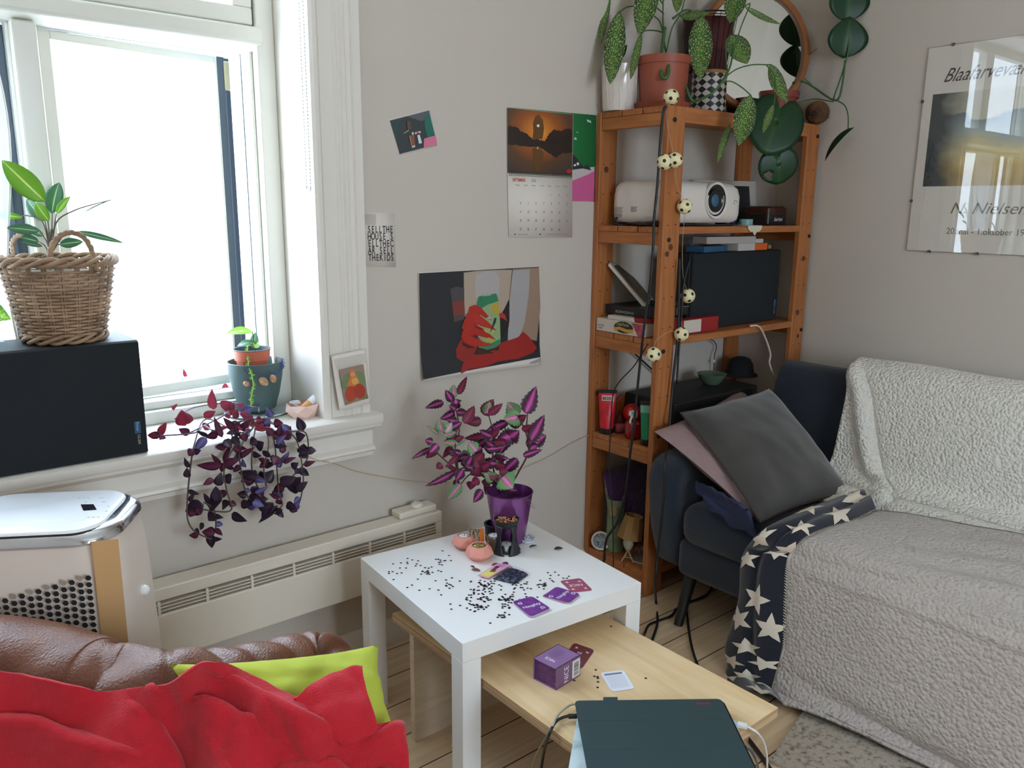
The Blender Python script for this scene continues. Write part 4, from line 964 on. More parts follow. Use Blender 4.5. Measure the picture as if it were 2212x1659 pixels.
b.build('small_print', t, smooth=0)

# framed exhibition poster on the right wall
t = thing('framed_poster', 'glass clip framed exhibition poster hanging on the right wall', 'picture', (0, -.96, 1.62))
fy0, fy1, fz0, fz1 = -.716, -1.216, 1.269, 1.982
b = MB(); b.box(-.006, -.001, fy1, fy0, fz0, fz1, mat('hardboard', (120, 88, 64), .8)); b.build('backing_board', t, smooth=0)
b = MB(); b.box(-.0068, -.0062, fy1+.001, fy0-.001, fz0+.001, fz1-.001, mat('poster_paper', (222, 214, 202), .8)); b.build('poster_sheet', t, smooth=0)
b = MB(); b.box(-.0110, -.0088, fy1, fy0, fz0, fz1, glass('picture_glass', rough=.0)); b.build('glass_pane', t, smooth=0)
b = MB(); CL = mat('clip_steel', (90, 88, 86), .3, metal=.8)
for y, z in ((fy0, 1.45), (fy0, 1.80), (-.80, fz0), (-.965, fz0), (-1.13, fz0), (-.80, fz1), (-1.13, fz1)):
    b.box(-.0125, -.001, y-.004, y+.004, z-.005, z+.005, CL)
b.build('clips', t, smooth=0)
a0 = at(2008, 205, 'x', -.007); a1 = at(1993, 403, 'x', -.007)
def painting():
    m = bpy.data.materials.new('landscape_print'); m.use_nodes = True; n = m.node_tree.nodes; L = m.node_tree.links; bb = n['Principled BSDF']; bb.inputs['Roughness'].default_value = .6
    uv = n.new('ShaderNodeUVMap'); s = n.new('ShaderNodeSeparateXYZ'); L.new(uv.outputs[0], s.inputs[0])
    nz = n.new('ShaderNodeTexNoise'); nz.inputs['Scale'].default_value = 3.2; nz.inputs['Detail'].default_value = 6; L.new(uv.outputs[0], nz.inputs[0])
    a = n.new('ShaderNodeMath'); a.operation = 'MULTIPLY_ADD'; a.inputs[1].default_value = .5; L.new(nz.outputs[0], a.inputs[0]); L.new(s.outputs['Y'], a.inputs[2])
    r = n.new('ShaderNodeValToRGB'); L.new(a.outputs[0], r.inputs[0])
    for _ in range(4): r.color_ramp.elements.new(.5)
    for e, (p, c) in zip(r.color_ramp.elements, ((.2, (176, 150, 92)), (.45, (208, 176, 104)), (.62, (222, 204, 150)), (.8, (176, 186, 178)), (.98, (134, 146, 150)), (1.2, (206, 200, 180)))): e.position = min(p, 1); e.color = rgb(c)
    r2 = n.new('ShaderNodeValToRGB'); r2.color_ramp.elements[0].position = .12; r2.color_ramp.elements[1].position = .34; r2.color_ramp.elements[0].color = (1, 1, 1, 1); r2.color_ramp.elements[1].color = (0, 0, 0, 1)
    b2 = n.new('ShaderNodeMath'); b2.operation = 'MULTIPLY_ADD'; b2.inputs[1].default_value = .3; L.new(nz.outputs[0], b2.inputs[0]); L.new(s.outputs['X'], b2.inputs[2])
    c2 = n.new('ShaderNodeMath'); c2.operation = 'SUBTRACT'; c2.inputs[1].default_value = .12; L.new(b2.outputs[0], c2.inputs[0]); L.new(c2.outputs[0], r2.inputs[0])
    mx = n.new('ShaderNodeMix'); mx.data_type = 'RGBA'; L.new(r2.outputs[0], mx.inputs[0]); L.new(r.outputs[0], mx.inputs[6]); mx.inputs[7].default_value = rgb((58, 62, 64)); L.new(mx.outputs[2], bb.inputs['Base Color']); return m
b = MB(); yb = -1.196; b.add([(-.0071, a1.y, a1.z), (-.0071, yb, a1.z), (-.0071, yb, a0.z), (-.0071, a1.y, a0.z)], [(0, 1, 2, 3)], painting(), [(0, 0), (1, 0), (1, 1), (0, 1)]); b.build('landscape_image', t, smooth=0)
PB = mat('poster_ink', (62, 56, 54), .7)
text('Blaafarvev\u00e6rket', 'script_lettering', t, PB, .066, at(2036, 178, 'x', -.0074), (0, -1, 0), (0, 0, 1), shear=.55, sx=.78)
text('N. Nielsen.', 'signature_lettering', t, mat('signature_ink', (110, 92, 66), .7), .056, at(2050, 461, 'x', -.0074), (0, -1, 0), (0, 0, 1), shear=.35, sx=1.02)
text('20.mai - 1.oktober 1995', 'date_lettering', t, mat('poster_ink_soft', (104, 98, 92), .7), .0315, at(2043, 505, 'x', -.0074), (0, -1, 0), (0, 0, 1), sx=.92)
# ------------------------------------------------------------------ things on the white table
TZ = .4505
def tz(u, v, z=TZ): return at(u, v, 'z', z)
def rounded(q, r, n=5):
    """outline of the quad q (world points) with corners rounded by the share r"""
    q = [Vector(p) for p in q]; out = []
    for i in range(4):
        a, b_, c = q[i-1], q[i], q[(i+1) % 4]; p0, p1 = b_.lerp(a, r), b_.lerp(c, r)
        for k in range(n+1):
            t = k/n; out.append((p0*(1-t)+b_*t)*(1-t)+(b_*(1-t)+p1*t)*t)
    return out
CPUR = mat('card_purple', (98, 44, 132), .4, c2=(132, 66, 150), nscale=55, contrast=(.3, .75)); CROS = mat('card_rose', (164, 78, 104), .4); CEDG = mat('card_edge', (206, 190, 196), .7); CMAR = mat('card_maroon', (116, 48, 58), .4); CWHT = mat('card_white', (232, 234, 242), .5); CINK = mat('card_ink', (236, 226, 240), .5)
def card(q, z, th, top, label, group=None, art=None, words=None, wsize=.016, wsh=0.0, wrot=0):
    t = thing('game_card', label, 'card', sum(q, Vector())/4, 0, group)
    P = rounded([Vector((p.x, p.y, z)) for p in q], .16); b = MB(); b.prism(P, (0, 0, th-.0002), CEDG); b.build('card_stock', t, smooth=0)
    b = MB(); b.poly([p+Vector((0, 0, th)) for p in P], top); b.build('card_face', t, smooth=0)
    c = sum(q, Vector())/4; X = (q[1]-q[0]).normalized(); Y = (q[0]-q[3]).normalized(); Wd = (q[1]-q[0]).length; Ht = (q[0]-q[3]).length
    if art:
        b = MB()
        for x, y, kind in art:
            o = Vector((c.x, c.y, z+th+.0003))+X*x*Wd+Y*y*Ht
            if kind == 'gem': pp = [(-.5, .2), (-.28, .5), (.28, .5), (.5, .2), (0, -.5)]; s_ = .013
            else: pp = [(-.6, -.2), (-.1, .0), (.1, .5), (.25, .05), (.7, .25), (.3, -.12), (.2, -.5), (-.05, -.16)]; s_ = .012
            a = math.atan2(y, x)-(math.pi/2 if kind != 'gem' else 0); ca, sa = math.cos(a), math.sin(a)
            b.poly([o+(X*(u*ca-v*sa)+Y*(u*sa+v*ca))*s_ for u, v in pp], CINK)
            if kind == 'gem': b.poly([o+Vector((0, 0, .0001))+(X*(u*ca-v*sa)+Y*(u*sa+v*ca))*s_*.55 for u, v in pp], top)
        b.build('card_ornament', t, smooth=0)
    if words:
        d = X if not wrot else -X; e = Y if not wrot else -Y
        text(words, 'lettering', t, CINK, wsize, Vector((c.x, c.y, z+th+.0004))-e*wsize*.35, d, e, align='CENTER', shear=wsh, bold=.0002)
    return t
gem2 = [(-.30, .27, 'gem'), (.30, -.27, 'gem')]; branch4 = [(.3, .28, 'b'), (-.3, .28, 'b'), (.3, -.28, 'b'), (-.3, -.28, 'b')]
def quad(*p): return [tz(u, v) for u, v in p]
# near pile of purple cards (back-left, back-right ... seen from the long side)
qa = quad((1149, 1291.5), (1190, 1318), (1146, 1337), (1106, 1303.5))
def shift(q, d, rot=0):
    c = sum(q, Vector())/4; M = Matrix.Rotation(rot, 3, 'Z'); return [M @ (p-c)+c+Vector(d) for p in q]
def deck(q, lab, offs):
    for k, (dx, dy, rot, top) in enumerate(offs):
        last = k == len(offs)-1
        card(shift(q, (dx, dy, 0), rot), TZ+.0013*k, .0012, top, lab[k], 'purple game cards', gem2 if last else None, 'Naughty' if last else None, .0150, .15)
QR = [qa[3], qa[0], qa[1], qa[2]]
deck(QR, ['lowest purple card in the pile nearest the table edge', 'second purple card in the pile nearest the table edge', 'third purple card in the pile nearest the table edge', 'top purple Naughty card of the pile nearest the table edge'], [(0, 0, 0, CPUR), (.0005, .0004, .01, CPUR), (-.0003, .0003, 0, CPUR), (0, 0, 0, CPUR)])
qn = quad((1208.5, 1255.5), (1254, 1249.5), (1281, 1276), (1236, 1281))
card([qn[2], qn[3], qn[0], qn[1]], TZ, .0012, CROS, 'rose NICE card lying half under the middle card pile', 'nice cards', branch4, 'NICE', .0165, 0)
qb = quad((1171, 1290), (1204, 1269.5), (1254, 1287), (1228, 1306))
Qb = [qb[0], qb[1], qb[2], qb[3]]
deck([qb[0], qb[1], qb[2], qb[3]], ['lowest rose edged card of the middle card pile', 'twisted second card of the middle card pile', 'top purple card of the middle card pile overlapping the rose one'], [(-.002, .001, -.05, CROS), (-.001, .0, -.03, CROS), (.0, .0, .05, CPUR)])
# black round confetti: every disc is its own piece
CONF = mat('confetti_black', (26, 26, 36), .3)
b = MB(); b.lathe([(.0031, 0), (.0031, .0004)], (0, 0, 0), CONF, 10); conf0 = b.build('confetti_disc', smooth=0)
setp(conf0, 'tiny black round confetti disc scattered on a table top', 'confetti', 'black confetti on the tables')
pts = []; rc = random.Random(11)
for cx, cy, sx, sy, n in ((893, 1215, 12, 8, 7), (925, 1235, 10, 9, 16), (940, 1215, 14, 10, 9), (960, 1258, 22, 10, 12), (1045, 1262, 18, 8, 34), (1025, 1290, 12, 8, 22), (1052, 1288, 12, 10, 18), (1035, 1312, 16, 6, 26), (1095, 1298, 12, 9, 34), (1085, 1330, 8, 4, 11), (1125, 1265, 20, 8, 18), (1174, 1264, 9, 6, 16), (860, 1240, 22, 14, 8), (1190, 1250, 14, 8, 6)):
    for _ in range(n): pts.append((rc.gauss(cx, sx*.85), rc.gauss(cy, sy*.85), TZ))
pts += [(956, 1190, TZ), (970, 1200, TZ), (974, 1211, TZ), (866, 1216, TZ), (864, 1227, TZ), (877, 1227, TZ), (840, 1235, TZ), (848, 1235, TZ), (880, 1269, TZ), (890, 1264, TZ), (906, 1275, TZ), (928, 1272, TZ), (953, 1285, TZ), (973, 1305, TZ), (994, 1308, TZ), (975, 1316, TZ), (1059, 1346, TZ), (1199, 1236, TZ), (1229, 1245, TZ), (1225, 1249, TZ), (1217, 1249, TZ), (1135, 1283, TZ), (1161, 1290, TZ),
        (1287, 1447, LZ+.001), (1284, 1461, LZ+.001), (1291, 1462, LZ+.001), (1291.5, 1465, LZ+.0016), (1292, 1473, LZ+.001), (1291, 1485, LZ+.001), (1395, 1465, LZ+.001), (1320, 1353, LZ+.001), (1240.5, 1470, LZ+.001)]
first = True; used_c = []
for u, v, z in pts:
    p = at(u, v, 'z', z); 
    # keep clear of the cards and of the rim of the table
    if z == TZ and (abs((MT.inverted() @ p).x) > .268 or abs((MT.inverted() @ p).y) > .268): continue
    if z == TZ and (Vector((1148, 1315)) - Vector((u, v))).length < 26: continue
    k = sum(1 for q in used_c if (q-p).length < .0055); used_c.append(p.copy()); p.z += .0005*min(k, 2)
    if first: conf0.location = p; first = False
    else:
        c = conf0.copy(); COL.objects.link(c); c.location = p
# purple metallic plant pot is built with its plant; oil burner
BLK = mat('black_ceramic', (30, 32, 38), .45)
bc = tz(1094, 1190); ob = thing('oil_burner', 'black oil burner with a bowl of potpourri in front of the purple pot', 'oil burner', bc)
b = MB(); b.lathe([(.0, .002), (.026, 0), (.028, .004), (.026, .008), (0, .008)], bc, BLK, 24); b.build('base', ob, smooth=30)
a0 = math.atan2((EYE-bc).y, (EYE-bc).x)
for k in range(4):
    a = a0+math.radians(45)+k*math.pi/2; b = MB()
    def wall(u, v, a=a):
        z = .083*v; flare = .030+.012*(1-v)**3+.003*v; wdt = (.20+.42*(1-v)**3+.45*max(0, v-.72)*2)
        ang = a+(u-.5)*2*wdt; return bc+Vector((flare*math.cos(ang), flare*math.sin(ang), z))
    b.grid(wall, 8, 14, BLK); b.build('pillar', ob, smooth=180, solid=.005)
b = MB(); b.lathe([(.0, .072), (.020, .074), (.032, .083), (.0355, .094), (.0365, .099), (.0345, .099), (.031, .09), (.02, .083), (0, .080)], bc, BLK, 36); b.build('bowl', ob, smooth=40)
b = MB(); rp_ = random.Random(3); POT = [mat('potpourri_%d' % i, c, .6) for i, c in enumerate(((158, 92, 52), (112, 58, 40), (204, 158, 104), (176, 120, 70)))]
for k in range(110):
    a, r_ = rp_.uniform(0, 6.28), .030*math.sqrt(rp_.random()); c = bc+Vector((r_*math.cos(a), r_*math.sin(a), .091+rp_.uniform(0, .006)))
    b.sphere(c, .0032, POT[k % 4], 6, 4, (1.3, .8, .5), Matrix.Rotation(rp_.uniform(0, 3), 3, 'Z'))
setp(b.build('potpourri', smooth=180), 'brown potpourri chips filling the black oil burner bowl', 'potpourri', kind='stuff')
WAX = mat('white_wax', (232, 232, 232), .5); TIN = mat('tealight_tin', (190, 190, 194), .25, metal=.9)
def tealight(c, r, h, label, name='tealight'):
    t = thing(name, label, 'candle', c); b = MB(); b.lathe([(0, 0), (r, 0), (r+.0008, h), (r-.0004, h), (r-.0006, .001), (0, .001)], c, TIN, 24); b.build('tin_cup', t, smooth=40)
    b = MB(); b.lathe([(r-.001, h*.4), (r-.001, h*.82), (0, h*.82)], c, WAX, 24); b.build('wax', t, smooth=40)
    b = MB(); b.cyl(c+Vector((0, 0, h*.8)), c+Vector((.001, 0, h*.8+.008)), .0007, mat('wick', (60, 54, 50), .9)); b.build('wick', t); return t
tealight(bc+Vector((-.004, -.004, .0085)), .019, .016, 'white tealight standing inside the black oil burner')
PINK = mat('pink_concrete', (226, 150, 134), .75); PTIN = mat('holder_base', (150, 138, 136), .7)
def faceted(u, v, label, s=1.0, rot=0.0):
    c = tz(u, v); t = thing('candle_holder', label, 'candle holder', c, 0, 'pink faceted candle holders'); b = MB(); n = 9
    pr = [(.022, 0), (.041, .017), (.034, .031), (.026, .040), (.021, .040), (.0205, .026), (0, .026)]; vs_ = []; fs = []
    for i, (r_, h) in enumerate(pr):
        for k in range(n):
            a = rot+2*math.pi*(k+(.5 if i in (1,) else 0))/n; vs_.append(c+Vector((r_*s*math.cos(a), r_*s*math.sin(a), h*s)))
    for i in range(len(pr)-1):
        for k in range(n):
            a_, b_, c_, d_ = i*n+k, i*n+(k+1) % n, (i+1)*n+(k+1) % n, (i+1)*n+k
            if i == 0: fs += [(a_, b_, c_ - 1 if (k+1) % n else c_), (a_, c_, d_)] if False else [(a_, b_, d_), (b_, c_, d_)]
            elif i == 1: fs += [(a_, c_, d_), (a_, b_, c_)]
            else: fs.append((a_, b_, c_, d_))
    fs.append(tuple(range(n))[::-1]); b.add(vs_, fs, PINK); b.build('faceted_bowl', t, smooth=0); return c
c1 = faceted(1003, 1182, 'pink faceted candle holder with a white tealight at the back left', .92)
tealight(c1+Vector((0, 0, .0245)), .0185, .013, 'white tealight sitting in the pink candle holder at the back left')
c2 = faceted(1035, 1206, 'pink faceted candle holder holding a glittery wire ornament in front', 1.0, .3)
b = MB(); b.lathe([(0, .0265), (.0195, .0265), (.0200, .038), (.0185, .038), (.018, .029), (0, .029)], c2, TIN, 24); setp(b.build('tealight_cup', smooth=40), 'empty metal tealight cup in the front pink candle holder', 'candle cup')
orn = thing('wire_ornament', 'tangled gold wire ornament lying in the front pink candle holder', 'ornament', c2+Vector((0, 0, .03)))
b = MB(); GOLD = mat('gold_wire', (206, 186, 110), .3, metal=.8); rw = random.Random(5)
b.tube([c2+Vector((rw.uniform(-.012, .012), rw.uniform(-.012, .012), .031+rw.uniform(0, .011))) for _ in range(46)], .0007, GOLD, 5, smooth=4); b.build('wire_ball', orn)
b = MB(); b.tube([c2+Vector((.008, -.006, .037)), c2+Vector((.020, -.012, .042)), c2+Vector((.026, -.006, .055)), c2+Vector((.022, -.002, .066))], .0014, mat('brass_hook', (150, 120, 60), .35, metal=.7), 6, smooth=5); b.build('hook', orn)
# matchbox-like block with striped pattern, and a bark candle holder
def striped():
    m = mat('bark_stripe', (44, 34, 30), .6, c2=(176, 150, 122), nscale=3, stretch=(60, 60, 8), contrast=(.45, .55)); return m
c = tz(1030, 1188, .4505); M = Matrix.Translation(c+Vector((.010, .022, 0))) @ Matrix.Rotation(math.radians(-38), 4, 'Z')
mb_ = thing('patterned_block', 'dark block with black bark pattern and an orange label behind the pink holders', 'block', c)
b = MB(); b.box(-.022, .014, -.012, .012, 0, .05, striped(), M); b.build('patterned_body', mb_, smooth=0, bevel=.001)
b = MB(); b.box(.014, .026, -.0121, .0121, .004, .051, mat('orange_label', (214, 110, 30), .5), M); b.box(.014, .0262, -.0123, .0123, .004, .020, mat('red_label', (150, 34, 28), .5), M); b.build('orange_label', mb_, smooth=0)
c = tz(1068, 1192)+Vector((.006, .010, 0)); bh = thing('bark_candle_holder', 'round bark covered candle holder beside the black oil burner', 'candle holder', c)
b = MB(); BARK = mat('bark', (112, 84, 56), .85, c2=(60, 44, 32), nscale=26, bump=.8, bscale=60, stretch=(1, 1, .5)); b.lathe([(0, 0), (.021, 0), (.022, .020), (.021, .038), (.0175, .038), (.017, .030), (0, .030)], c, BARK, 24); b.build('bark_body', bh, smooth=40)
tealight(c+Vector((0, 0, .0305)), .0165, .016, 'tealight with a tall white wick on the bark candle holder')
c = tz(1072, 1176)+Vector((.02, .03, 0)); b = MB(); b.lathe([(.030, 0), (.031, .040), (.034, .048), (.034, .052), (.029, .052), (.028, .045), (.027, .004), (0, .004)], c, BLK, 28)
setp(b.build('black_dish', smooth=40), 'small black dish standing behind the bark candle holder', 'dish')
# crumpled white paper rose, fallen leaves
c = tz(1137, 1170); rs = thing('paper_rose', 'small crumpled white paper rose beside the purple pot', 'flower', c); b = MB(); rr = random.Random(9)
for k in range(16):
    a = k*2.4; r_ = .004+.0011*k; b.grid(lambda u, v, a=a, r_=r_: c+Vector((r_*math.cos(a+(u-.5)*1.7), r_*math.sin(a+(u-.5)*1.7), .003+(.020-.0008*k)*v))+Vector((math.cos(a), math.sin(a), 0))*.007*v*v, 6, 5, CWHT)
b.build('petals', rs, smooth=180)
DG = mat('dead_leaf_green', (40, 62, 46), .6); DB = mat('dead_leaf_brown', (112, 66, 52), .7); DM = mat('dead_leaf_maroon', (86, 28, 46), .6)
for u0, v0, u1, v1, w, m_, lab in ((1143, 1183, 1160, 1179, .010, DG, 'fallen dark green leaf on the white table beside the pot'), (1197, 1187, 1216, 1185, .016, DG, 'oval green leaf on the white table far from the pot'), (1018, 1231, 1038, 1234, .012, DB, 'brown withered leaf on the table near the front candle holder'),
        (1062, 1222, 1080, 1219, .012, DB, 'brown curled leaf beside the header card packet'), (1086, 1216, 1097, 1222, .016, DM, 'maroon withered petal at the foot of the oil burner'), (1016, 1223, 1026, 1227, .006, DM, 'thin maroon petal lying left of the header card')):
    b = MB(); leaf(b, m_, tz(u0, v0)+Vector((0, 0, .0012)), tz(u1, v1)+Vector((0, 0, .0015)), w, (0, 0, 1), droop=.08, fold=.15); setp(b.build('fallen_leaf', smooth=180, solid=.0006), lab, 'leaf')
# packet of sequins with a header card
pk = thing('sequin_packet', 'clear packet of dark sequins with a pink header card on the white table', 'packet', tz(1100, 1245))
h = [tz(1032.5, 1246.5), tz(1076, 1220), tz(1104, 1224), tz(1055, 1253)]
b = MB(); b.prism([p+Vector((0, 0, .004)) for p in h], (0, 0, .0012), mat('header_pink', (226, 166, 190), .5)); b.build('header_card', pk, smooth=0)
b = MB(); lerp4 = lambda q, u, v: q[0].lerp(q[1], u).lerp(q[3].lerp(q[2], u), v)
for pts, c in (([(.05, .1), (.5, .1), (.45, .9), (.05, .9)], (232, 214, 120)), ([(.35, .35), (.75, .2), (.8, .5), (.55, .55), (.4, .8)], (122, 40, 66)), ([(.7, .1), (.95, .1), (.95, .8), (.75, .7)], (196, 130, 190))):
    b.poly([lerp4(h, u, v)+Vector((0, 0, .0056)) for u, v in pts], mat('header_print_%d' % c[1], c, .5))
b.build('header_print', pk, smooth=0)
g = [tz(1056, 1253), tz(1104, 1224), tz(1148, 1242), tz(1114, 1266)]
SEQ = mat('sequin_foil', (34, 40, 62), .18, metal=.6, c2=(120, 132, 168), nscale=110, contrast=(.48, .7), bump=1.0, bscale=260)
b = MB(); b.grid(lambda u, v: lerp4(g, .08+.84*u, .08+.84*v)+Vector((0, 0, .001+.011*max(0, (1-(2*u-1)**4)*(1-(2*v-1)**4))**.6+.002*noise.noise(Vector((u*9, v*9, 0))))), 26, 26, SEQ); b.build('sequins', pk, smooth=180)
b = MB(); b.grid(lambda u, v: lerp4(g, u, v)+Vector((0, 0, .0016+.0125*max(0, (1-(2*u-1)**4)*(1-(2*v-1)**4))**.5+.002*noise.noise(Vector((u*6, v*6, 4))))), 20, 20, glass('clear_film', rough=.08)); b.build('clear_bag', pk, smooth=180)

# ------------------------------------------------------------------ things on the plywood table
def lz(u, v, z=LZ+.0008): return at(u, v, 'z', z)
VIO = mat('box_violet', (136, 100, 146), .4); VIOD = mat('box_drawer', (84, 44, 98), .45, c2=(104, 60, 118), nscale=90); VIOF = mat('box_side', (118, 84, 118), .4)
A, B_, C_ = lz(1151.5, 1466), lz(1200.4, 1491.5), lz(1253, 1459)
D_ = A+C_-B_; Hb = .0535; up = Vector((0, 0, Hb))
bx = thing('game_box', 'violet card game box with two drawers standing on the plywood table', 'box', (A+C_)/2)
b = MB(); n1 = (C_-B_).normalized(); m1 = (B_-A).normalized(); w = .0016
b.prism([A, B_, C_, D_], (0, 0, w), VIO); b.prism([A+up-Vector((0, 0, w)), B_+up-Vector((0, 0, w)), C_+up-Vector((0, 0, w)), D_+up-Vector((0, 0, w))], (0, 0, w), VIO)
b.prism([B_, C_, C_-m1*w, B_-m1*w], up, VIOF); b.prism([A, D_, D_+m1*w, A+m1*w], up, VIO); b.prism([D_, C_, C_-n1*w, D_-n1*w], up, VIO); b.build('sleeve', bx, smooth=0)
for k in range(2):
    b = MB(); z0 = Vector((0, 0, .0022+k*.0255)); q = [A+m1*.002+n1*.003, B_-m1*.002+n1*.003, C_-m1*.002-n1*.003, D_+m1*.002-n1*.003]; b.prism([p+z0 for p in q], (0, 0, .0245), VIOD); b.build('drawer', bx, smooth=0)
text('NICE', 'lettering', bx, CINK, .0125, A+(C_-A)*.5+up+Vector((0, 0, .0004))-n1*.018-m1*.002, -m1, n1*-1, align='CENTER', bold=.0002)
text('NICE', 'side_lettering', bx, CINK, .022, B_+m1*.0004+n1*(C_-B_).length*.5+Vector((0, 0, .004)), (0, 0, 1), -n1, sx=.85)
b = MB(); lw = (C_-B_).length; bo = lambda s, z: B_+m1*.0005+n1*lw*s+Vector((0, 0, z))
b.poly([bo(.66, .004), bo(.97, .004), bo(.97, .048), bo(.66, .048)], mat('barcode_white', (226, 220, 216), .6)); b.build('barcode_label', bx, smooth=0)
b = MB(); z = .008; rb = random.Random(2)
while z < .044:
    h_ = rb.choice((.0006, .0010, .0016)); q_ = [bo(.72, z), bo(.92, z), bo(.92, z+h_), bo(.72, z+h_)]; b.poly([p+m1*.0003 for p in q_], INKB); z += h_+rb.choice((.0006, .0010, .0014))
b.build('barcode_stripes', bx, smooth=0)
b = MB()
for k in range(9):
    p0 = A.lerp(D_, .42+.045*k)+up+Vector((0, 0, .0004))+m1*.010; b.poly([p0, p0+m1*(.030-.002*(k % 3)), p0+m1*(.030-.002*(k % 3))+n1*.0008, p0+n1*.0008], mat('fine_print', (104, 76, 118), .5))
b.build('fine_print', bx, smooth=0)
q = [lz(1240, 1389), lz(1285, 1405), lz(1256, 1447), lz(1212, 1428)]
card([q[3], q[0], q[1], q[2]], LZ+.0008, .0012, CMAR, 'maroon card on the plywood table behind the violet box', 'nice cards', branch4, 'NICE', .016, 0)
q = [lz(1295.5, 1454), lz(1347, 1448), lz(1371.5, 1488), lz(1321.5, 1495.5)]
wc = card([q[0], q[1], q[2], q[3]], LZ+.0008, .0012, CWHT, 'white rules card lying on the plywood table in front of the tablet', 'white cards')
b = MB(); cq = [p+Vector((0, 0, .0015)) for p in q]; bl = lambda u, v: cq[0].lerp(cq[1], u).lerp(cq[3].lerp(cq[2], u), v)
b.poly([bl(.12, .10), bl(.86, .10), bl(.86, .19), bl(.12, .19)], mat('heading_grey', (128, 132, 158), .6))
for k in range(12): b.poly([bl(.10, .27+.052*k), bl(.88, .27+.052*k), bl(.88, .283+.052*k), bl(.10, .283+.052*k)], mat('line_grey', (196, 198, 214), .6))
b.build('rules_print', wc, smooth=0)
q = [at(890, 1368, 'z', .305), at(940, 1340, 'z', .305), at(1112, 1398, 'z', .305), at(1055, 1428, 'z', .305)]
cushion('cloth_pouch', q, .026, mat('teal_cloth', (24, 138, 146), .8), 'teal cloth pouch lying on the plywood table under the white table', 'pouch', wr=.003, pinch=.03)
# laptop with a tablet in a folio case on top
def plate(name, parent, c, X, Y, w, d, z0, z1, mt, r=.10, bevel=.001):
    q = [c+X*sx*w/2+Y*sy*d/2 for sx, sy in ((-1, 1), (1, 1), (1, -1), (-1, -1))]; P = rounded([Vector((p.x, p.y, z0)) for p in q], r); b = MB(); b.prism(P, (0, 0, z1-z0), mt); return b.build(name, parent, smooth=20, bevel=bevel)
a_, b_ = lz(1241, 1513, LZ+.028), lz(1558, 1509, LZ+.028); TXd = (b_-a_); tw = TXd.length; TXd.normalize(); TYd = Vector((-TXd.y, TXd.x, 0)); tcn = (a_+b_)/2-TYd*.1375
lp_ = thing('laptop', 'pale laptop with marbled skin under the dark tablet case', 'laptop', tcn)
LX = Matrix.Rotation(math.radians(-12.5), 3, 'Z') @ TXd; LY = Matrix.Rotation(math.radians(-12.5), 3, 'Z') @ TYd; lc = (a_+b_)/2-TYd*.135-TXd*.009
plate('lower_case', lp_, lc, LX, LY, .333, .235, LZ+.0012, LZ+.0105, mat('laptop_silver', (196, 190, 180), .35, metal=.3), .07)
plate('marbled_lid', lp_, lc, LX, LY, .333, .235, LZ+.0108, LZ+.0165, mat('marbled_skin', (206, 222, 228), .3, c2=(158, 186, 194), nscale=14, contrast=(.5, .62)), .07)
tbt = thing('tablet', 'dark green tablet folio case lying on the laptop on the plywood table', 'tablet', tcn)
FOL = mat('folio_green', (44, 64, 68), .55, bump=.08, bscale=900)
plate('tablet_body', tbt, tcn+TXd*.003, TXd, TYd, tw+.004, .277, LZ+.0170, LZ+.0245, mat('tablet_black', (24, 26, 30), .3), .06)
dd = .275; z0 = LZ+.0250
for k, (f0, f1) in enumerate(((0, .2595), (.2615, .592), (.594, .84), (.842, 1))):
    q = [tcn-TXd*tw/2+TYd*(dd/2-dd*f0), tcn+TXd*tw/2+TYd*(dd/2-dd*f0), tcn+TXd*tw/2+TYd*(dd/2-dd*f1), tcn-TXd*tw/2+TYd*(dd/2-dd*f1)]
    P = []
    for i, p in enumerate(q):
        if (k == 0 and i < 2) or (k == 3 and i > 1):
            a, c = q[i-1], q[(i+1) % 4]; 
            for t in (0, .25, .5, .75, 1): P.append((p+(a-p).normalized()*.012).lerp(p, t).lerp(p.lerp(p+(c-p).normalized()*.012, t), t))
        else: P.append(p)
    b = MB(); b.prism([Vector((p.x, p.y, z0)) for p in P], (0, 0, .0028), FOL); b.build('folio_panel', tbt, smooth=0, bevel=.0005)
b = MB(); q = [at(u, v, 'z', z0) for u, v in ((1303, 1508), (1334, 1507.5), (1334.5, 1516), (1303, 1516.5))]; b.prism(q, (0, 0, .0026), FOL); b.build('closure_tab', tbt, smooth=0, bevel=.0005)
text('lenovo', 'logo_lettering', tbt, mat('logo_red', (176, 50, 36), .5), .0115, at(1505, 1521.5, 'z', z0+.0032), TXd, TYd, bold=.0002)
# ------------------------------------------------------------------ on the shelf unit
ZT, Z1, Z2, Z3, Z4 = 1.746, 1.353, .966, .573, .096
def onz(u, v, y, z): 
    p = at(u, v, 'y', y); return Vector((p.x, y, z))
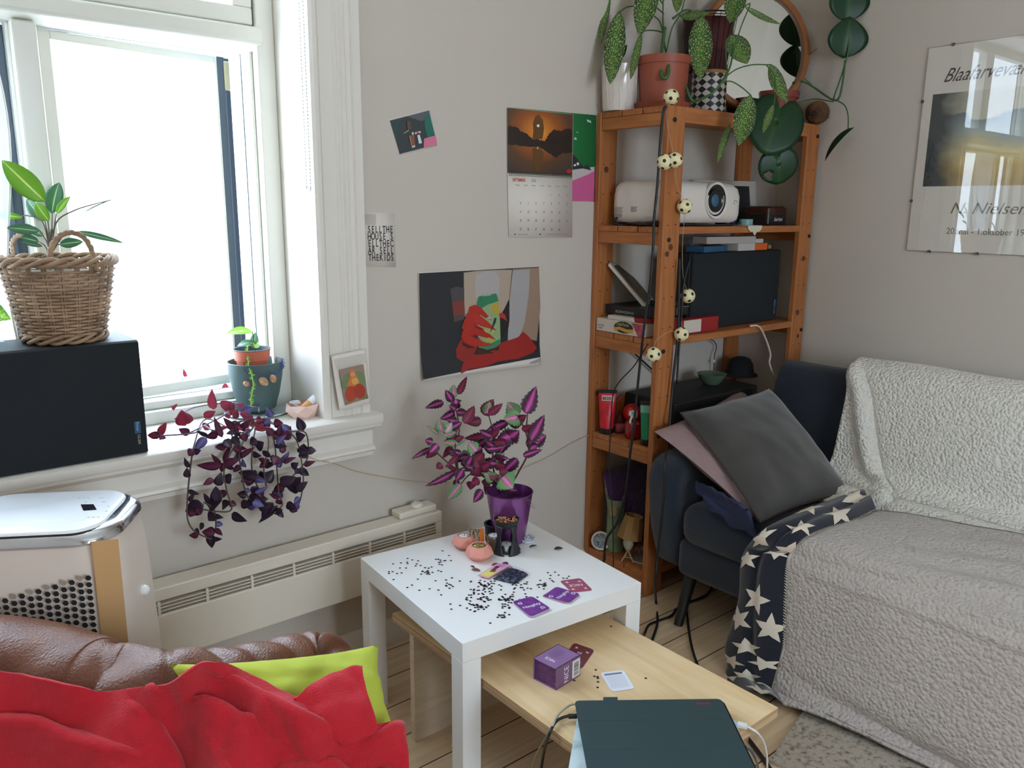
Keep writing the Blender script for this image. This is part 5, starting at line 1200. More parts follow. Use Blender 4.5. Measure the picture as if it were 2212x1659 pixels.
# top board: pots
GLAZ = mat('white_glaze', (226, 216, 208), .18, coat=.5); TER = mat('terracotta_plastic', (150, 74, 52), .5); SOIL = mat('potting_soil', (46, 34, 28), .95, bump=.8, bscale=60)
wpot_c = onz(1339, 190, -.072, ZT)
wp = thing('white_plant_pot', 'glossy white ceramic pot with relief lines at the left end of the shelf top', 'plant pot', wpot_c)
b = MB(); b.lathe([(.054, 0), (.057, .004), (.0645, .152), (.0625, .154), (.060, .150), (.058, .13), (0, .13)], wpot_c, GLAZ, 40); b.build('pot', wp, smooth=40)
b = MB(); b.lathe([(.0585, .128), (0, .132)], wpot_c, SOIL, 24, cap=False); b.build('soil', wp)
b = MB(); rl = random.Random(4)
for k in range(16):
    a = 2*math.pi*k/16; zz = rl.uniform(.03, .12); P = []
    for j in range(9):
        z = .006+.142*j/8; r_ = .0575+.0075*z/.15; aa = a+(.07 if abs(z-zz) < .022 else 0)*(1 if k % 2 else -1)+.02*math.sin(z*40+k); P.append(wpot_c+Vector((r_*math.cos(aa), r_*math.sin(aa), z)))
    b.tube(P, .0011, GLAZ, 5, smooth=2)
b.build('relief_lines', wp, smooth=180)
tp_c = onz(1432, 185, -.185, ZT)
tpot = thing('dieffenbachia', 'dieffenbachia with cream flecked leaves in a terracotta pot on the shelf top', 'potted plant', tp_c)
b = MB(); b.lathe([(.076, .012), (.088, .150), (.093, .150), (.095, .176), (.090, .177), (.087, .152), (0, .150)], tp_c, TER, 48); b.build('pot', tpot, smooth=35)
b = MB(); b.lathe([(0, 0), (.090, 0), (.098, .024), (.094, .024), (.088, .006), (0, .006)], tp_c, TER, 48); b.build('saucer', tpot, smooth=35)
b = MB(); b.lathe([(.086, .150), (0, .156)], tp_c, SOIL, 24, cap=False); b.build('soil', tpot)
def wirebasket():
    c = onz(1532, 70, -.11, 1.925); t = thing('wire_basket', 'black wire basket with a dark red lining standing on the patterned tin', 'basket', c); WIRE = mat('black_wire', (22, 20, 20), .5)
    b = MB(); ring = lambda r, z, w: b.tube([c+Vector((r*math.cos(k*.2618), r*math.sin(k*.2618), z)) for k in range(24)], w, WIRE, 6, closed=True)
    ring(.100, .190, .0028); ring(.098, .180, .0018); ring(.074, .0, .0025); ring(.082, .06, .0015)
    for k in range(24):
        a = k*.2618; b.tube([c+Vector((.074*math.cos(a), .074*math.sin(a), 0)), c+Vector((.100*math.cos(a), .100*math.sin(a), .19))], .0011, WIRE, 5)
    b.build('wire_frame', t, smooth=180)
    b = MB(); b.lathe([(0, .003), (.070, .003), (.093, .175), (.090, .175), (.068, .007), (0, .007)], c, mat('dark_red_lining', (86, 26, 24), .8, c2=(50, 14, 14), nscale=4, stretch=(14, 14, 1)), 36); b.build('lining', t, smooth=40); return c
def diamonds():
    m = bpy.data.materials.new('diamond_pattern'); m.use_nodes = True; n = m.node_tree.nodes; L = m.node_tree.links; bb = n['Principled BSDF']; bb.inputs['Roughness'].default_value = .5
    uv = n.new('ShaderNodeUVMap'); mp = n.new('ShaderNodeMapping'); mp.inputs['Rotation'].default_value = (0, 0, math.radians(45)); mp.inputs['Scale'].default_value = (17, 9, 1); L.new(uv.outputs[0], mp.inputs[0])
    c = n.new('ShaderNodeTexChecker'); c.inputs['Scale'].default_value = 1.0; c.inputs['Color1'].default_value = rgb((206, 196, 186)); c.inputs['Color2'].default_value = rgb((34, 30, 34)); L.new(mp.outputs[0], c.inputs[0]); L.new(c.outputs[0], bb.inputs['Base Color']); return m
c = onz(1532, 180, -.11, ZT); t = thing('patterned_tin', 'tall black and white diamond patterned tin behind the dieffenbachia', 'tin', c)
b = MB(); b.grid(lambda u, v: c+Vector((.066*math.cos(2*math.pi*u), .066*math.sin(2*math.pi*u), .002+.165*v)), 48, 8, diamonds()); b.build('patterned_body', t, smooth=180)
b = MB(); b.lathe([(.067, .165), (.069, .168), (.068, .178), (0, .178)], c, mat('wood_lid', (176, 122, 70), .5), 40); b.build('wooden_lid', t, smooth=35)
wirebasket()
b = MB(); c = onz(1598, 218, -.125, ZT); b.box(c.x-.045, c.x+.045, -.19, -.10, ZT, ZT+.092, mat('black_card', (20, 20, 22), .6)); setp(b.build('black_box', smooth=0, bevel=.002), 'small plain black box between the patterned tin and the monstera pot', 'box')
b = MB(); b.box(c.x-.066, c.x-.0475, -.20, -.17, ZT, ZT+.085, mat('raspberry', (178, 40, 66), .6)); setp(b.build('red_packet', smooth=0, bevel=.004), 'slim raspberry red packet squeezed beside the small black box', 'packet')
# round mirror leaning across the corner
mc = Vector((-.232, -.150, ZT+.238)); mc = at(1629, 108, 'y', -.150); nrm_m = Vector((-.42, -.88, .10)).normalized()
mr = thing('round_mirror', 'round wooden framed mirror leaning in the corner on the shelf top', 'mirror', (mc.x, mc.y, ZT))
MF = mat('mirror_wood', (168, 106, 58), .45, c2=(140, 84, 42), nscale=8)
b = MB(); b.lathe([(.212, .002), (.212, .016), (.216, .020), (.232, .020), (.237, .014), (.237, -.014), (0, -.014)], mc, MF, 96, axis=nrm_m); b.build('frame', mr, smooth=35)
b = MB(); MG = mat('mirror_silver', (236, 240, 238), .01, metal=1.0); b.lathe([(.2125, .004), (0, .004)], mc, MG, 96, axis=nrm_m, cap=False); b.build('mirror_glass', mr, smooth=0)
# coconut head on the right post
c = onz(1765, 250, SY+.012, SH+.046); hd = thing('wooden_ball', 'round brown coconut ornament perched on the right shelf post', 'ornament', (c.x, c.y, SH))
b = MB(); b.sphere(c, .046, mat('coconut', (128, 86, 44), .8, c2=(74, 44, 24), nscale=16, bump=.7, bscale=90), 28, 18, (1, 1, .98)); b.build('shell', hd, smooth=180)
b = MB(); b.cyl(c+Vector((-.040, -.012, -.006)), c+Vector((-.078, -.018, -.008)), .010, mat('dark_beak', (36, 26, 24), .6), r1=.006, n=12); b.build('stub', hd)
b = MB(); rr = random.Random(8); b.tube([c+Vector((.036+rr.uniform(-.012, .014), -.028+rr.uniform(-.01, .01), -.012+rr.uniform(-.014, .016))) for k in range(14)], .0008, TIN, 5, smooth=4); b.build('wire_curl', hd)

# first board: projector
PJ = mat('projector_white', (222, 214, 206), .42); PJD = mat('projector_grille', (40, 38, 42), .6)
def yx(u, y): return at(u, 440, 'y', y).x
px1_ = yx(1608, -.275); pjx0 = -.915; pjx1 = px1_
pj = thing('projector', 'white video projector with a big round lens on the upper shelf board', 'projector', ((pjx0+pjx1)/2, -.16, Z1))
def pj_ring(z, g):
    """plan outline of the body: wide rounded front corners"""
    x0, x1, y0, y1 = pjx0+g, pjx1-g, -.285+g, -.040-g*.3; out = []
    for cx, cy, r, a0 in ((x1-.07, y0+.07, .07, -90), (x1-.03, y1-.03, .03, 0), (x0+.05, y1-.05, .05, 90), (x0+.05, y0+.05, .05, 180)):
        for k in range(9):
            a = math.radians(a0+90*k/8); out.append(Vector((cx+r*math.cos(a), cy+r*math.sin(a), z)))
    return out
zz = Z1+.012
loft([pj_ring(zz, .014), pj_ring(zz+.010, .004), pj_ring(zz+.03, .0), pj_ring(zz+.095, .0), pj_ring(zz+.122, .006), pj_ring(zz+.138, .020), pj_ring(zz+.146, .045), pj_ring(zz+.148, .075)], PJ, 'housing', pj)
b = MB()
for x in (pjx0+.06, pjx1-.07):
    for y in (-.25, -.06): b.cyl((x, y, Z1+.0005), (x, y, zz+.008), .013, PJD, n=14)
b.build('feet', pj)
lc = at(1546, 433, 'y', -.285); 
b = MB(); A_ = (0, -1, 0)
b.lathe([(.066, -.004), (.065, .006), (.057, .004), (.055, -.002)], lc, PJ, 48, axis=A_, cap=False); b.build('lens_ring', pj, smooth=50)
b = MB(); b.lathe([(.059, .0042), (.055, .002), (.050, -.0005), (.043, -.0005), (.042, .004), (.039, .004), (.034, .0005), (.0, .0008)], lc, mat('lens_black', (18, 20, 24), .25), 48, axis=A_, cap=False); b.build('lens_barrel', pj, smooth=30)
b = MB(); b.lathe([(.023, .0015), (.014, .005), (.0, .006)], lc+Vector((-.004, 0, 0)), mat('lens_glass', (70, 118, 150), .05, metal=.6), 32, axis=A_, cap=False); b.build('lens_glass', pj, smooth=180)
b = MB(); ga = at(1438, 433, 'y', -.285)
b.lathe([(.052, .003), (.050, .006), (.046, .004)], Vector((-.880, -.284, ga.z)), PJ, 40, axis=A_, cap=False)
for k in range(7): 
    x = -.880-.036+.012*k; h_ = .040*math.sqrt(max(0, 1-((x+.880)/.045)**2)); b.box(x-.0035, x+.0035, -.2875, -.284, ga.z-h_, ga.z+h_, PJD)
b.build('exhaust_grille', pj, smooth=0)
b = MB(); lx = pjx0-.0004; INK2 = mat('label_grey', (130, 124, 120), .7)
for k in range(9): b.poly([Vector((lx, -.070-.0, zz+.052-.0042*k)), Vector((lx, -.112+.003*(k % 3), zz+.052-.0042*k)), Vector((lx, -.112+.003*(k % 3), zz+.0498-.0042*k)), Vector((lx, -.070, zz+.0498-.0042*k))], INK2)
for k in range(4): b.poly([Vector((lx, -.150-.0, zz+.054-.005*k)), Vector((lx, -.180+.004*(k % 2), zz+.054-.005*k)), Vector((lx, -.180+.004*(k % 2), zz+.051-.005*k)), Vector((lx, -.150, zz+.051-.005*k))], INK2)
b.build('label_print', pj, smooth=0)
b = MB(); q = at(1588, 437, 'y', -.2852)
b.tube([q+Vector((.008*math.cos(k*.6), -.0005, .008*math.sin(k*.6))) for k in range(9)], .0009, INK2, 5); b.build('front_mark', pj)
# power lead coiled beside the projector
CAB = mat('black_cable', (20, 20, 22), .45)
b = MB(); b.tube([at(1440, 486, 'y', -.30), at(1400, 482, 'y', -.292), at(1372, 480, 'x', -.885), at(1340, 469, 'x', -.905), at(1327, 476, 'x', -.918), at(1332, 485, 'x', -.92), at(1362, 484, 'x', -.90), at(1400, 481, 'y', -.30), at(1438, 478, 'y', -.297), at(1470, 484, 'y', -.30), at(1530, 487, 'y', -.305), at(1580, 486, 'y', -.305)], .0042, CAB, 8, smooth=6)
setp(b.build('power_cable', smooth=180), 'black power lead coiled on the board beside the white projector', 'cable')
# small white photo frame, wooden case, tape, doily
def frame_at(q, y, label):
    P = [at(u, v, 'y', y+dy) for (u, v), dy in zip(q, (.02, .02, 0, 0))]; t = thing('framed_photo', label, 'photo frame', (P[2]+P[3])/2)
    mid = sum(P, Vector())/4; I = [p.lerp(mid, .22) for p in P]; d = Vector((0, .012, 0)); b = MB(); m_ = mat('frame_white', (206, 198, 188), .5)
    for k in range(4): j = (k+1) % 4; b.prism([P[k], P[j], I[j], I[k]], d, m_)
    b.build('frame_border', t, smooth=0, bevel=.001); b = MB(); b.prism([p+Vector((0, .004, 0)) for p in I], (0, .006, 0), mat('dark_photo', (44, 44, 46), .3)); b.build('picture', t, smooth=0); return t
frame_at([(1500, 388), (1633, 392), (1638, 492), (1500, 492)], -.055, 'white framed photo leaning on the wall behind the projector')
c = onz(1655, 465, -.20, Z1); wc_ = thing('wooden_case', 'dark brown wooden case with rounded end beside the projector', 'case', c); BRW = mat('dark_walnut', (84, 46, 30), .4, c2=(60, 30, 20), nscale=7)
def cs(z0, z1, g): 
    out = []; x0, x1, y0, y1 = c.x-.075+g, c.x+.078-g, c.y-.06+g, c.y+.06-g
    for cx, cy, r, a0 in ((x1-.04, y0+.04, .04, -90), (x1-.04, y1-.04, .04, 0), (x0+.012, y1-.012, .012, 90), (x0+.012, y0+.012, .012, 180)):
        for k in range(7): a = math.radians(a0+15*k); out.append(Vector((cx+r*math.cos(a), cy+r*math.sin(a), z0)))
    return out
loft([cs(Z1+.0005, 0, .004), cs(Z1+.006, 0, 0), cs(Z1+.044, 0, 0)], mat('case_dark', (44, 40, 38), .35), 'case_body', wc_); loft([cs(Z1+.045, 0, -.001), cs(Z1+.066, 0, 0), cs(Z1+.074, 0, .010)], BRW, 'case_lid', wc_)
text('baritm', 'lettering', wc_, CWHT, .022, Vector((c.x-.035, c.y-.0607, Z1+.016)), (1, 0, 0), (0, 0, 1), shear=.3)
b = MB(); c = onz(1611, 484, -.27, Z1); b.lathe([(.026, .0025), (.026, .024), (.019, .024), (.019, .0025)], c, mat('teal_tape', (116, 158, 154), .4), 32); setp(b.build('tape_roll', smooth=35), 'roll of pale teal tape lying on the lace doily', 'tape')
b = MB(); b.box(c.x-.034, c.x-.004, -.235, -.15, Z1+.001, Z1+.055, mat('blue_card', (30, 44, 86), .6)); setp(b.build('blue_box', smooth=0, bevel=.002), 'small dark blue box half hidden behind the projector', 'box')
LACE = mat('lace', (212, 198, 176), .9)
b = MB(); dc = onz(1612, 490, -.295, Z1)
def doily(u, v):
    x = dc.x-.045+.09*u; s = v*.105; edge = .010*abs(math.sin(u*math.pi*3))
    if s < .055: return Vector((x, -.27-s*.66-.0, Z1+.0012))
    return Vector((x, SY-.0025, Z1+.0012-(s-.055)*(.55+edge*30*.6)*max(.2, 1-abs(u-.5)*1.2)))
b.grid(doily, 40, 24, LACE); setp(b.build('lace_doily', smooth=180, solid=.001), 'cream lace doily hanging over the front of the upper shelf board', 'doily')

# second board: black loudspeaker with odds and ends on top, board games
SPK = mat('speaker_black', (20, 21, 24), .6, bump=.12, bscale=900); SPC = mat('speaker_cloth', (26, 30, 34), .95, bump=.2, bscale=1400)
def speaker(x0, x1, y0, y1, z0, h_, label, rx):
    t = thing('loudspeaker', label, 'loudspeaker', ((x0+x1)/2, (y0+y1)/2, z0), 0, 'pair of black loudspeakers')
    b = MB(); b.box(x0, x1, y0+.012, y1, z0, z0+h_, SPK); b.build('cabinet', t, smooth=0, bevel=.004)
    b = MB(); b.box(x0+.002, x1-.002, y0, y0+.0125, z0+.002, z0+h_-.002, SPC); b.build('grille_cloth', t, smooth=0, bevel=.004, seg=3)
    b = MB(); b.box(x1-.030, x1-.016, y0-.001, y0+.001, z0+.055, z0+.085, mat('badge_blue', (34, 74, 120), .3)); b.build('badge', t, smooth=0)
    text('Pioneer', 'badge_lettering', t, mat('badge_ink', (150, 190, 220), .4), .0075, Vector((x1-.0255, y0-.0013, z0+.084)), (0, 0, -1), (1, 0, 0))
    text('CS-203', 'model_lettering', t, mat('model_ink', (200, 196, 186), .5), .0085, Vector((x1-.0245, y0-.0006, z0+.052)), (0, 0, -1), (1, 0, 0)); return t
sx0, sx1 = at(1487, 640, 'y', -.25).x, -.118
speaker(sx0, sx1, -.262, -.165, Z2, .288, 'black loudspeaker lying on the middle shelf board', 0)
zs = Z2+.289; ys = -.24
def bxx(name, u0, u1, y0, y1, z0, z1, m_, label, cat='box', yref=-.245, rot=0):
    xa, xb = at(u0, 540, 'y', yref).x, at(u1, 540, 'y', yref).x; b = MB(); cx, cy = (xa+xb)/2, (y0+y1)/2
    M = Matrix.Translation((cx, cy, 0)) @ Matrix.Rotation(rot, 4, 'Z') @ Matrix.Translation((-cx, -cy, 0)); b.box(xa, xb, y0, y1, z0, z1, m_, M)
    return setp(b.build(name, smooth=0, bevel=.001), label, cat), xa, xb
bxx('blue_gadget', 1512, 1576, -.245, -.17, zs, zs+.022, mat('petrol_blue', (24, 86, 124), .35), 'flat petrol blue gadget on top of the shelf loudspeaker', 'gadget', rot=.15)
cardb, xa, xb = bxx('instruction_box', 1592, 1628, -.250, -.17, zs, zs+.029, mat('white_carton', (198, 192, 186), .6), 'small white carton with two black plug pictures on the shelf loudspeaker')
b = MB(); 
for f0, f1 in ((.30, .52), (.64, .76)): b.box(xa+(xb-xa)*f0, xa+(xb-xa)*f1, -.2455, -.2448, zs+.011, zs+.017, INKB)
o = b.build('printed_plugs', cardb, smooth=0)
bxx('long_carton', 1532, 1627, -.245, -.175, zs+.0295, zs+.056, mat('grey_carton', (186, 176, 170), .7), 'long grey white carton lying on top of the small carton', rot=-.08)
bxx('orange_box', 1629, 1657, -.245, -.17, zs, zs+.027, mat('orange_carton', (224, 102, 34), .6), 'small orange carton at the right on the shelf loudspeaker')
bxx('white_plug_box', 1634, 1652, -.235, -.18, zs+.0275, zs+.044, mat('pale_carton', (206, 204, 200), .6), 'tiny white carton standing on the orange carton')
b = MB(); b.sphere(at(1661, 534, 'y', -.22)*1.0, .0095, mat('beige_bead', (176, 140, 92), .6), 14, 10); o = b.build('wooden_bead', smooth=180); o.location.z = zs+.0095-at(1661, 534, 'y', -.22).z; setp(o, 'small round beige bead beside the orange carton', 'bead')
# board games at the left end
def gbox(name, x0, x1, y0, y1, z0, z1, m_, label, bevel=.001, cat='board game', rot=0):
    b = MB(); cx, cy = (x0+x1)/2, (y0+y1)/2; M = Matrix.Translation((cx, cy, 0)) @ Matrix.Rotation(rot, 4, 'Z') @ Matrix.Translation((-cx, -cy, 0))
    b.box(x0, x1, y0, y1, z0, z1, m_, M); return setp(b.build(name, smooth=0, bevel=bevel), label, cat)
GW = mat('game_white', (206, 196, 184), .6); GB = mat('game_black', (26, 24, 26), .45); GRD = mat('game_red', (150, 24, 28), .5)
tpx = thing('trivia_game', 'cream board game box with a black and gold oval logo at the left', 'board game', (-.80, -.16, Z2))
b = MB(); b.box(-.945, -.605, -.262, -.028, Z2+.0005, Z2+.0475, GW); b.build('box', tpx, smooth=0, bevel=.001)
fx = -.9454
def side(pts, m_, k=0, t=None, bb=None):
    bb.poly([Vector((fx-.0003*(k+1), y, Z2+z)) for y, z in pts], m_)
b = MB(); oy, oz = -.165, .026; el = [(oy+.046*math.cos(a*.314), oz+.0215*math.sin(a*.314)) for a in range(20)]
side(el, mat('logo_black', (34, 44, 42), .4), 1, bb=b); side([(oy+.048, .021), (oy+.02, .027), (oy-.015, .021), (oy-.048, .024), (oy-.046, .011), (oy-.012, .009), (oy+.018, .016), (oy+.043, .009)], mat('logo_gold', (206, 150, 52), .4), 2, bb=b)
side([(-.236, .0005), (-.262, .0005), (-.262, .047), (-.200, .047), (-.215, .03)], mat('game_rose', (150, 46, 62), .5, c2=(176, 88, 98), nscale=60), 0, bb=b); b.build('logo_print', tpx, smooth=0)
text('Trivial Pursuit', 'logo_lettering', tpx, mat('logo_yellow', (204, 200, 110), .5), .0165, Vector((fx-.0013, oy+.036, Z2+.031)), (0, -1, 0), (0, 0, 1), shear=.25, sx=.66)
text('MASTER', 'small_lettering', tpx, mat('logo_ink', (70, 78, 92), .6), .009, Vector((fx-.0005, -.036, Z2+.019)), (0, -1, 0), (0, 0, 1)); text('GAME', 'small_lettering', tpx, mat('logo_ink'), .009, Vector((fx-.0005, -.036, Z2+.009)), (0, -1, 0), (0, 0, 1))
gbox('white_game', -.935, -.72, -.20, -.075, Z2+.048, Z2+.062, GW, 'thin white game box lying on the cream trivia box')
g_ = gbox('black_game', -.905, -.555, -.255, -.03, Z2+.0645, Z2+.096, GB, 'big flat black game box on top of the game pile')
text('BEZZERWIZZER PLUS', 'lettering', g_, mat('game_ink', (188, 180, 170), .5), .0125, Vector((-.9057, -.085, Z2+.070)), (0, -1, 0), (0, 0, 1), sx=.75)
b = MB(); e_ = mat('worn_edge', (150, 140, 130), .7)
for p, q in (((-.9055, -.0305, Z2+.066), (-.9055, -.0305, Z2+.095)), ((-.5545, -.2555, Z2+.066), (-.5545, -.2555, Z2+.094)), ((-.76, -.2555, Z2+.066), (-.76, -.2555, Z2+.095)), ((-.76, -.2555, Z2+.0955), (-.555, -.2555, Z2+.0955))): b.tube([p, q], .0009, e_, 5)
b.build('worn_edges', g_)
c = Vector((-.892, -.228, Z2+.0485)); b = MB(); b.lathe([(0, 0), (.042, 0), (.042, .0125), (.048, .0135), (.048, .0155), (0, .0155)], c, GRD, 40); setp(b.build('red_tin', smooth=30), 'round red tin with a wider lid on the cream trivia box', 'tin')
r_ = gbox('red_game', -.785, -.575, -.305, -.265, Z2+.0005, Z2+.055, GRD, 'dark red game box with a white label at the front of the pile')
xa, xb = at(1477, 710, 'y', -.306).x, at(1514, 710, 'y', -.306).x; b = MB(); b.box(xa, xb, -.3062, -.3052, Z2+.006, Z2+.052, GW); b.build('white_label', r_, smooth=0)
gbox('black_cards', -.78, -.60, -.24, -.14, Z2+.0968, Z2+.112, GB, 'small black card box on top of the big black game box', cat='box')
# white canvas standing askew
P = [at(1317, 568, 'x', -.90), at(1397, 663, 'y', -.17)]
cv = thing('small_canvas', 'small white edged canvas leaning askew above the game boxes', 'canvas', P[1]); d = P[1]-P[0]; back = Vector((.17, .105, 0)); th = Vector((-.45, .1, -.55)).normalized()*.012
b = MB(); b.prism([P[0], P[1], P[1]+back, P[0]+back], th, mat('canvas_white', (206, 200, 190), .7)); b.build('stretcher', cv, smooth=0, bevel=.001)
nn = -th.normalized()*.0006; mid = (P[0]+P[1]+back)/1
b = MB(); b.poly([P[0].lerp(P[1], f)+back*g+nn for f, g in ((.08, .10), (.92, .10), (.92, .92), (.08, .92))], mat('canvas_brown', (120, 104, 82), .7, c2=(90, 76, 60), nscale=20)); b.build('painted_face', cv, smooth=0)

# third board: tubes, bottle
def tube_bottle(u, y, label, m1, m2, h_, r_, words, mt_txt, low=None):
    c = onz(u, 900, y, Z3+.0005); t = thing('squeeze_tube', label, 'tube', c); rz = math.atan2((EYE-c).y, (EYE-c).x)+math.pi/2
    X = Vector((math.cos(rz), math.sin(rz), 0)); Y = Vector((-X.y, X.x, 0))
    def bd(u_, v_):
        a = 2*math.pi*u_; k = v_**1.3; return c+X*(r_*(1+.32*k)*math.cos(a))+Y*(r_*(1-.93*k)*math.sin(a))+Vector((0, 0, .022+(h_-.035)*v_))
    b = MB(); b.grid(bd, 32, 14, m1, wrap_u=True, uv=False); b.build('tube_body', t, smooth=180)
    b = MB(); b.lathe([(r_*.98, 0), (r_*1.0, .003), (r_*.98, .023), (0, .023)], c, m2, 28); b.build('cap', t, smooth=30)
    b = MB(); z0 = c.z+h_-.014; b.prism([c+X*s*r_*1.34+Y*q*.0018+Vector((0, 0, z0-c.z)) for s, q in ((-1, -1), (1, -1), (1, 1), (-1, 1))], (0, 0, .014), m2); b.build('crimp', t, smooth=0)
    return c, t, X, Y
REDT = mat('tube_red', (206, 28, 44), .35); GRNT = mat('tube_green', (16, 128, 84), .35)
c, t, X, Y = tube_bottle(1311, -.075, 'red squeeze tube with a black cap standing on the lower shelf board', REDT, mat('cap_black', (22, 20, 20), .4), .168, .0262, 0, 0)
b = MB(); F = lambda x, z, r__=.0268: c+X*x-Y*-0+Vector((0, 0, z))+(EYE-c).normalized()*(r__*(1-.80*max(0, (z-.02)/.15)**1.3))
b.poly([F(x, z) for x, z in ((-.022, .124), (.024, .124), (.024, .146), (-.022, .146))], mat('tube_label', (216, 176, 172), .5)); b.build('tube_label', t, smooth=0)
Zv = Vector((0, 0, 1))
text('BOX', 'lettering', t, INKB, .016, F(-.019, .128, .0275), X, Zv, bold=.0003); text('PAINT', 'side_lettering', t, mat('tube_ink', (120, 16, 30), .5), .014, F(-.016, .05, .0285), Zv, -X)
for k in range(5): text('gel'+' '*0, 'small_lettering', t, mat('tube_ink'), .008, F(-.004, .108-.010*k, .028), X, Zv)
c, t, X, Y = tube_bottle(1399, -.275, 'green squeeze tube standing at the front of the lower shelf board', GRNT, mat('cap_black'), .160, .021, 0, 0)
b = MB(); b.grid(lambda u_, v_: c+X*(.021*(1+.32*(.78+.22*v_)**1.3)*1.01*math.cos(2*math.pi*u_))+Y*(.021*(1-.93*(.78+.22*v_)**1.3)*1.05*math.sin(2*math.pi*u_))+Vector((0, 0, .022+.125*(.78+.22*v_))), 28, 3, mat('tube_pale', (116, 180, 150), .35), wrap_u=True, uv=False); b.build('pale_top', t, smooth=180)
def bottle_red():
    c = onz(1368, 920, -.185, Z3+.0005); t = thing('red_bottle', 'dark red glossy bottle with a white trigger between the two tubes', 'bottle', c); RB = mat('red_gloss', (140, 10, 20), .15, coat=.5)
    b = MB(); b.lathe([(0, 0), (.027, 0), (.031, .006), (.033, .03), (.031, .055), (.024, .066), (.012, .070), (.011, .078), (0, .078)], c, RB, 32); b.build('bottle_body', t, smooth=60)
    b = MB(); b.cyl(c+Vector((0, 0, .078)), c+Vector((0, 0, .090)), .013, WAX, n=18); b.box(c.x-.02, c.x+.012, c.y-.006, c.y+.006, c.z+.088, c.z+.104, WAX); b.tube([c+Vector((-.012, -.004, .088)), c+Vector((-.026, -.008, .074)), c+Vector((-.028, -.009, .062))], .004, WAX, 8); b.build('spray_trigger', t, smooth=30)
bottle_red()
c = onz(1366, 880, -.125, Z3+.0005); t = thing('red_ball', 'round red ridged ball behind the dark red bottle', 'ball', c); b = MB(); b.lathe([(.036*math.sin(math.pi*k/24)*(1-.05*(k % 2))+1e-5, .075-.036*math.cos(math.pi*k/24)) for k in range(25)], c, mat('red_plastic', (196, 26, 28), .25), 36, cap=False); b.build('ridged_ball', t, smooth=60)
b = MB(); b.lathe([(.024, 0), (.026, .02), (.028, .040), (.026, .041), (.024, .02), (0, .004)], c, mat('clear_cup', (190, 150, 160), .2), 24); b.build('cup', t, smooth=40)
b = MB(); c = onz(1340, 905, -.10, Z3+.0005); b.grid(lambda u, v: c+Vector((.026*math.cos(6.283*u)*(1-.5*v*v), .024*math.sin(6.283*u)*(1-.5*v*v), .075*v+.006*noise.noise(Vector((u*8, v*6, 1))))), 24, 12, glass('pink_film', (236, 200, 206), rough=.1), wrap_u=True, uv=False); b.lathe([(0, .001), (.022, .002), (.02, .03), (0, .034)], c, mat('pink_sweets', (190, 120, 130), .5, bump=.8, bscale=60), 16); setp(b.build('plastic_bag', smooth=180), 'clear pinkish plastic bag beside the red squeeze tube', 'bag')
b = MB(); c = onz(1362, 842, -.08, Z3); b.prism([Vector((c.x-.03, -.045, Z3+.105)), Vector((c.x+.012, -.045, Z3+.128)), Vector((c.x+.03, -.045, Z3+.092)), Vector((c.x+.025, -.045, Z3+.001)), Vector((c.x-.03, -.045, Z3+.001))], (0, .006, 0), mat('orange_card', (190, 96, 34), .6)); setp(b.build('orange_card', smooth=0), 'orange card standing behind the red ball', 'card')
c = onz(1392, 855, -.12, Z3+.0005); b = MB(); b.lathe([(0, 0), (.02, 0), (.021, .085), (.015, .1), (.015, .118), (0, .118)], c, mat('dark_bottle', (38, 34, 34), .3), 20); setp(b.build('dark_bottle', smooth=35), 'dark bottle standing behind the green squeeze tube', 'bottle')
# black equipment case with bowl and hat
gbox('black_case', -.80, -.27, -.30, -.05, Z3+.0005, Z3+.14, mat('case_black', (20, 19, 21), .6), 'wide black equipment case on the lower shelf board behind the cushions', .008, 'case')
zc = Z3+.141; c = onz(1536, 835, -.17, zc); b = MB(); b.lathe([(0, .002), (.03, 0), (.046, .016), (.060, .044), (.058, .044), (.044, .02), (.03, .006), (0, .006)], c, mat('green_glass', (92, 110, 92), .15), 32); setp(b.build('glass_bowl', smooth=40), 'greenish glass bowl on top of the black equipment case', 'bowl')
c = onz(1598, 815, -.135, zc); b = MB(); b.lathe([(.074, .001), (.072, .006), (.058, .010), (.052, .05), (.040, .072), (.02, .08), (0, .081)], c, mat('felt_black', (18, 18, 22), .95), 32); setp(b.build('black_hat', smooth=50), 'round black felt hat on the black equipment case', 'hat')

# lowest board: vase, dish, lamp, dome, purple cushion
c = onz(1326, 1215, -.105, Z4+.0005); vs_ = thing('green_vase', 'tall celadon green vase with a hanging paper tag on the lowest board', 'vase', c)
CEL = mat('celadon', (134, 150, 118), .4, c2=(108, 126, 98), nscale=18, bump=.3, bscale=90)
b = MB(); b.lathe([(0, 0), (.034, 0), (.035, .004), (.034, .10), (.033, .19), (.034, .212), (.031, .212), (.030, .2), (.03, .01), (0, .01)], c, CEL, 36); b.build('vase_body', vs_, smooth=40)
b = MB(); b.tube([c+Vector((.0345*math.cos(k*.35), .0345*math.sin(k*.35), .195-.004*math.sin(k*.7))) for k in range(18)], .0012, mat('jute', (170, 148, 104), .9), 6, closed=True); b.tube([c+Vector((-.030, -.017, .195)), c+Vector((-.038, -.022, .190))], .001, mat('jute'), 5); b.build('string', vs_)
q = c+Vector((-.040, -.018, .155)); b = MB(); b.prism([q+Vector((-.012, 0, 0)), q+Vector((.012, -.010, 0)), q+Vector((.012, -.010, .038)), q+Vector((-.012, 0, .038))], (0, .001, 0), mat('kraft_tag', (156, 132, 92), .8)); b.build('paper_tag', vs_, smooth=0)
c = onz(1297, 1185, -.07, Z4+.036); dn = Vector((-.72, -.66, .25)).normalized(); ds = thing('round_dish', 'small white round dish with a grey pattern leaning beside the green vase', 'dish', (c.x, c.y, Z4))
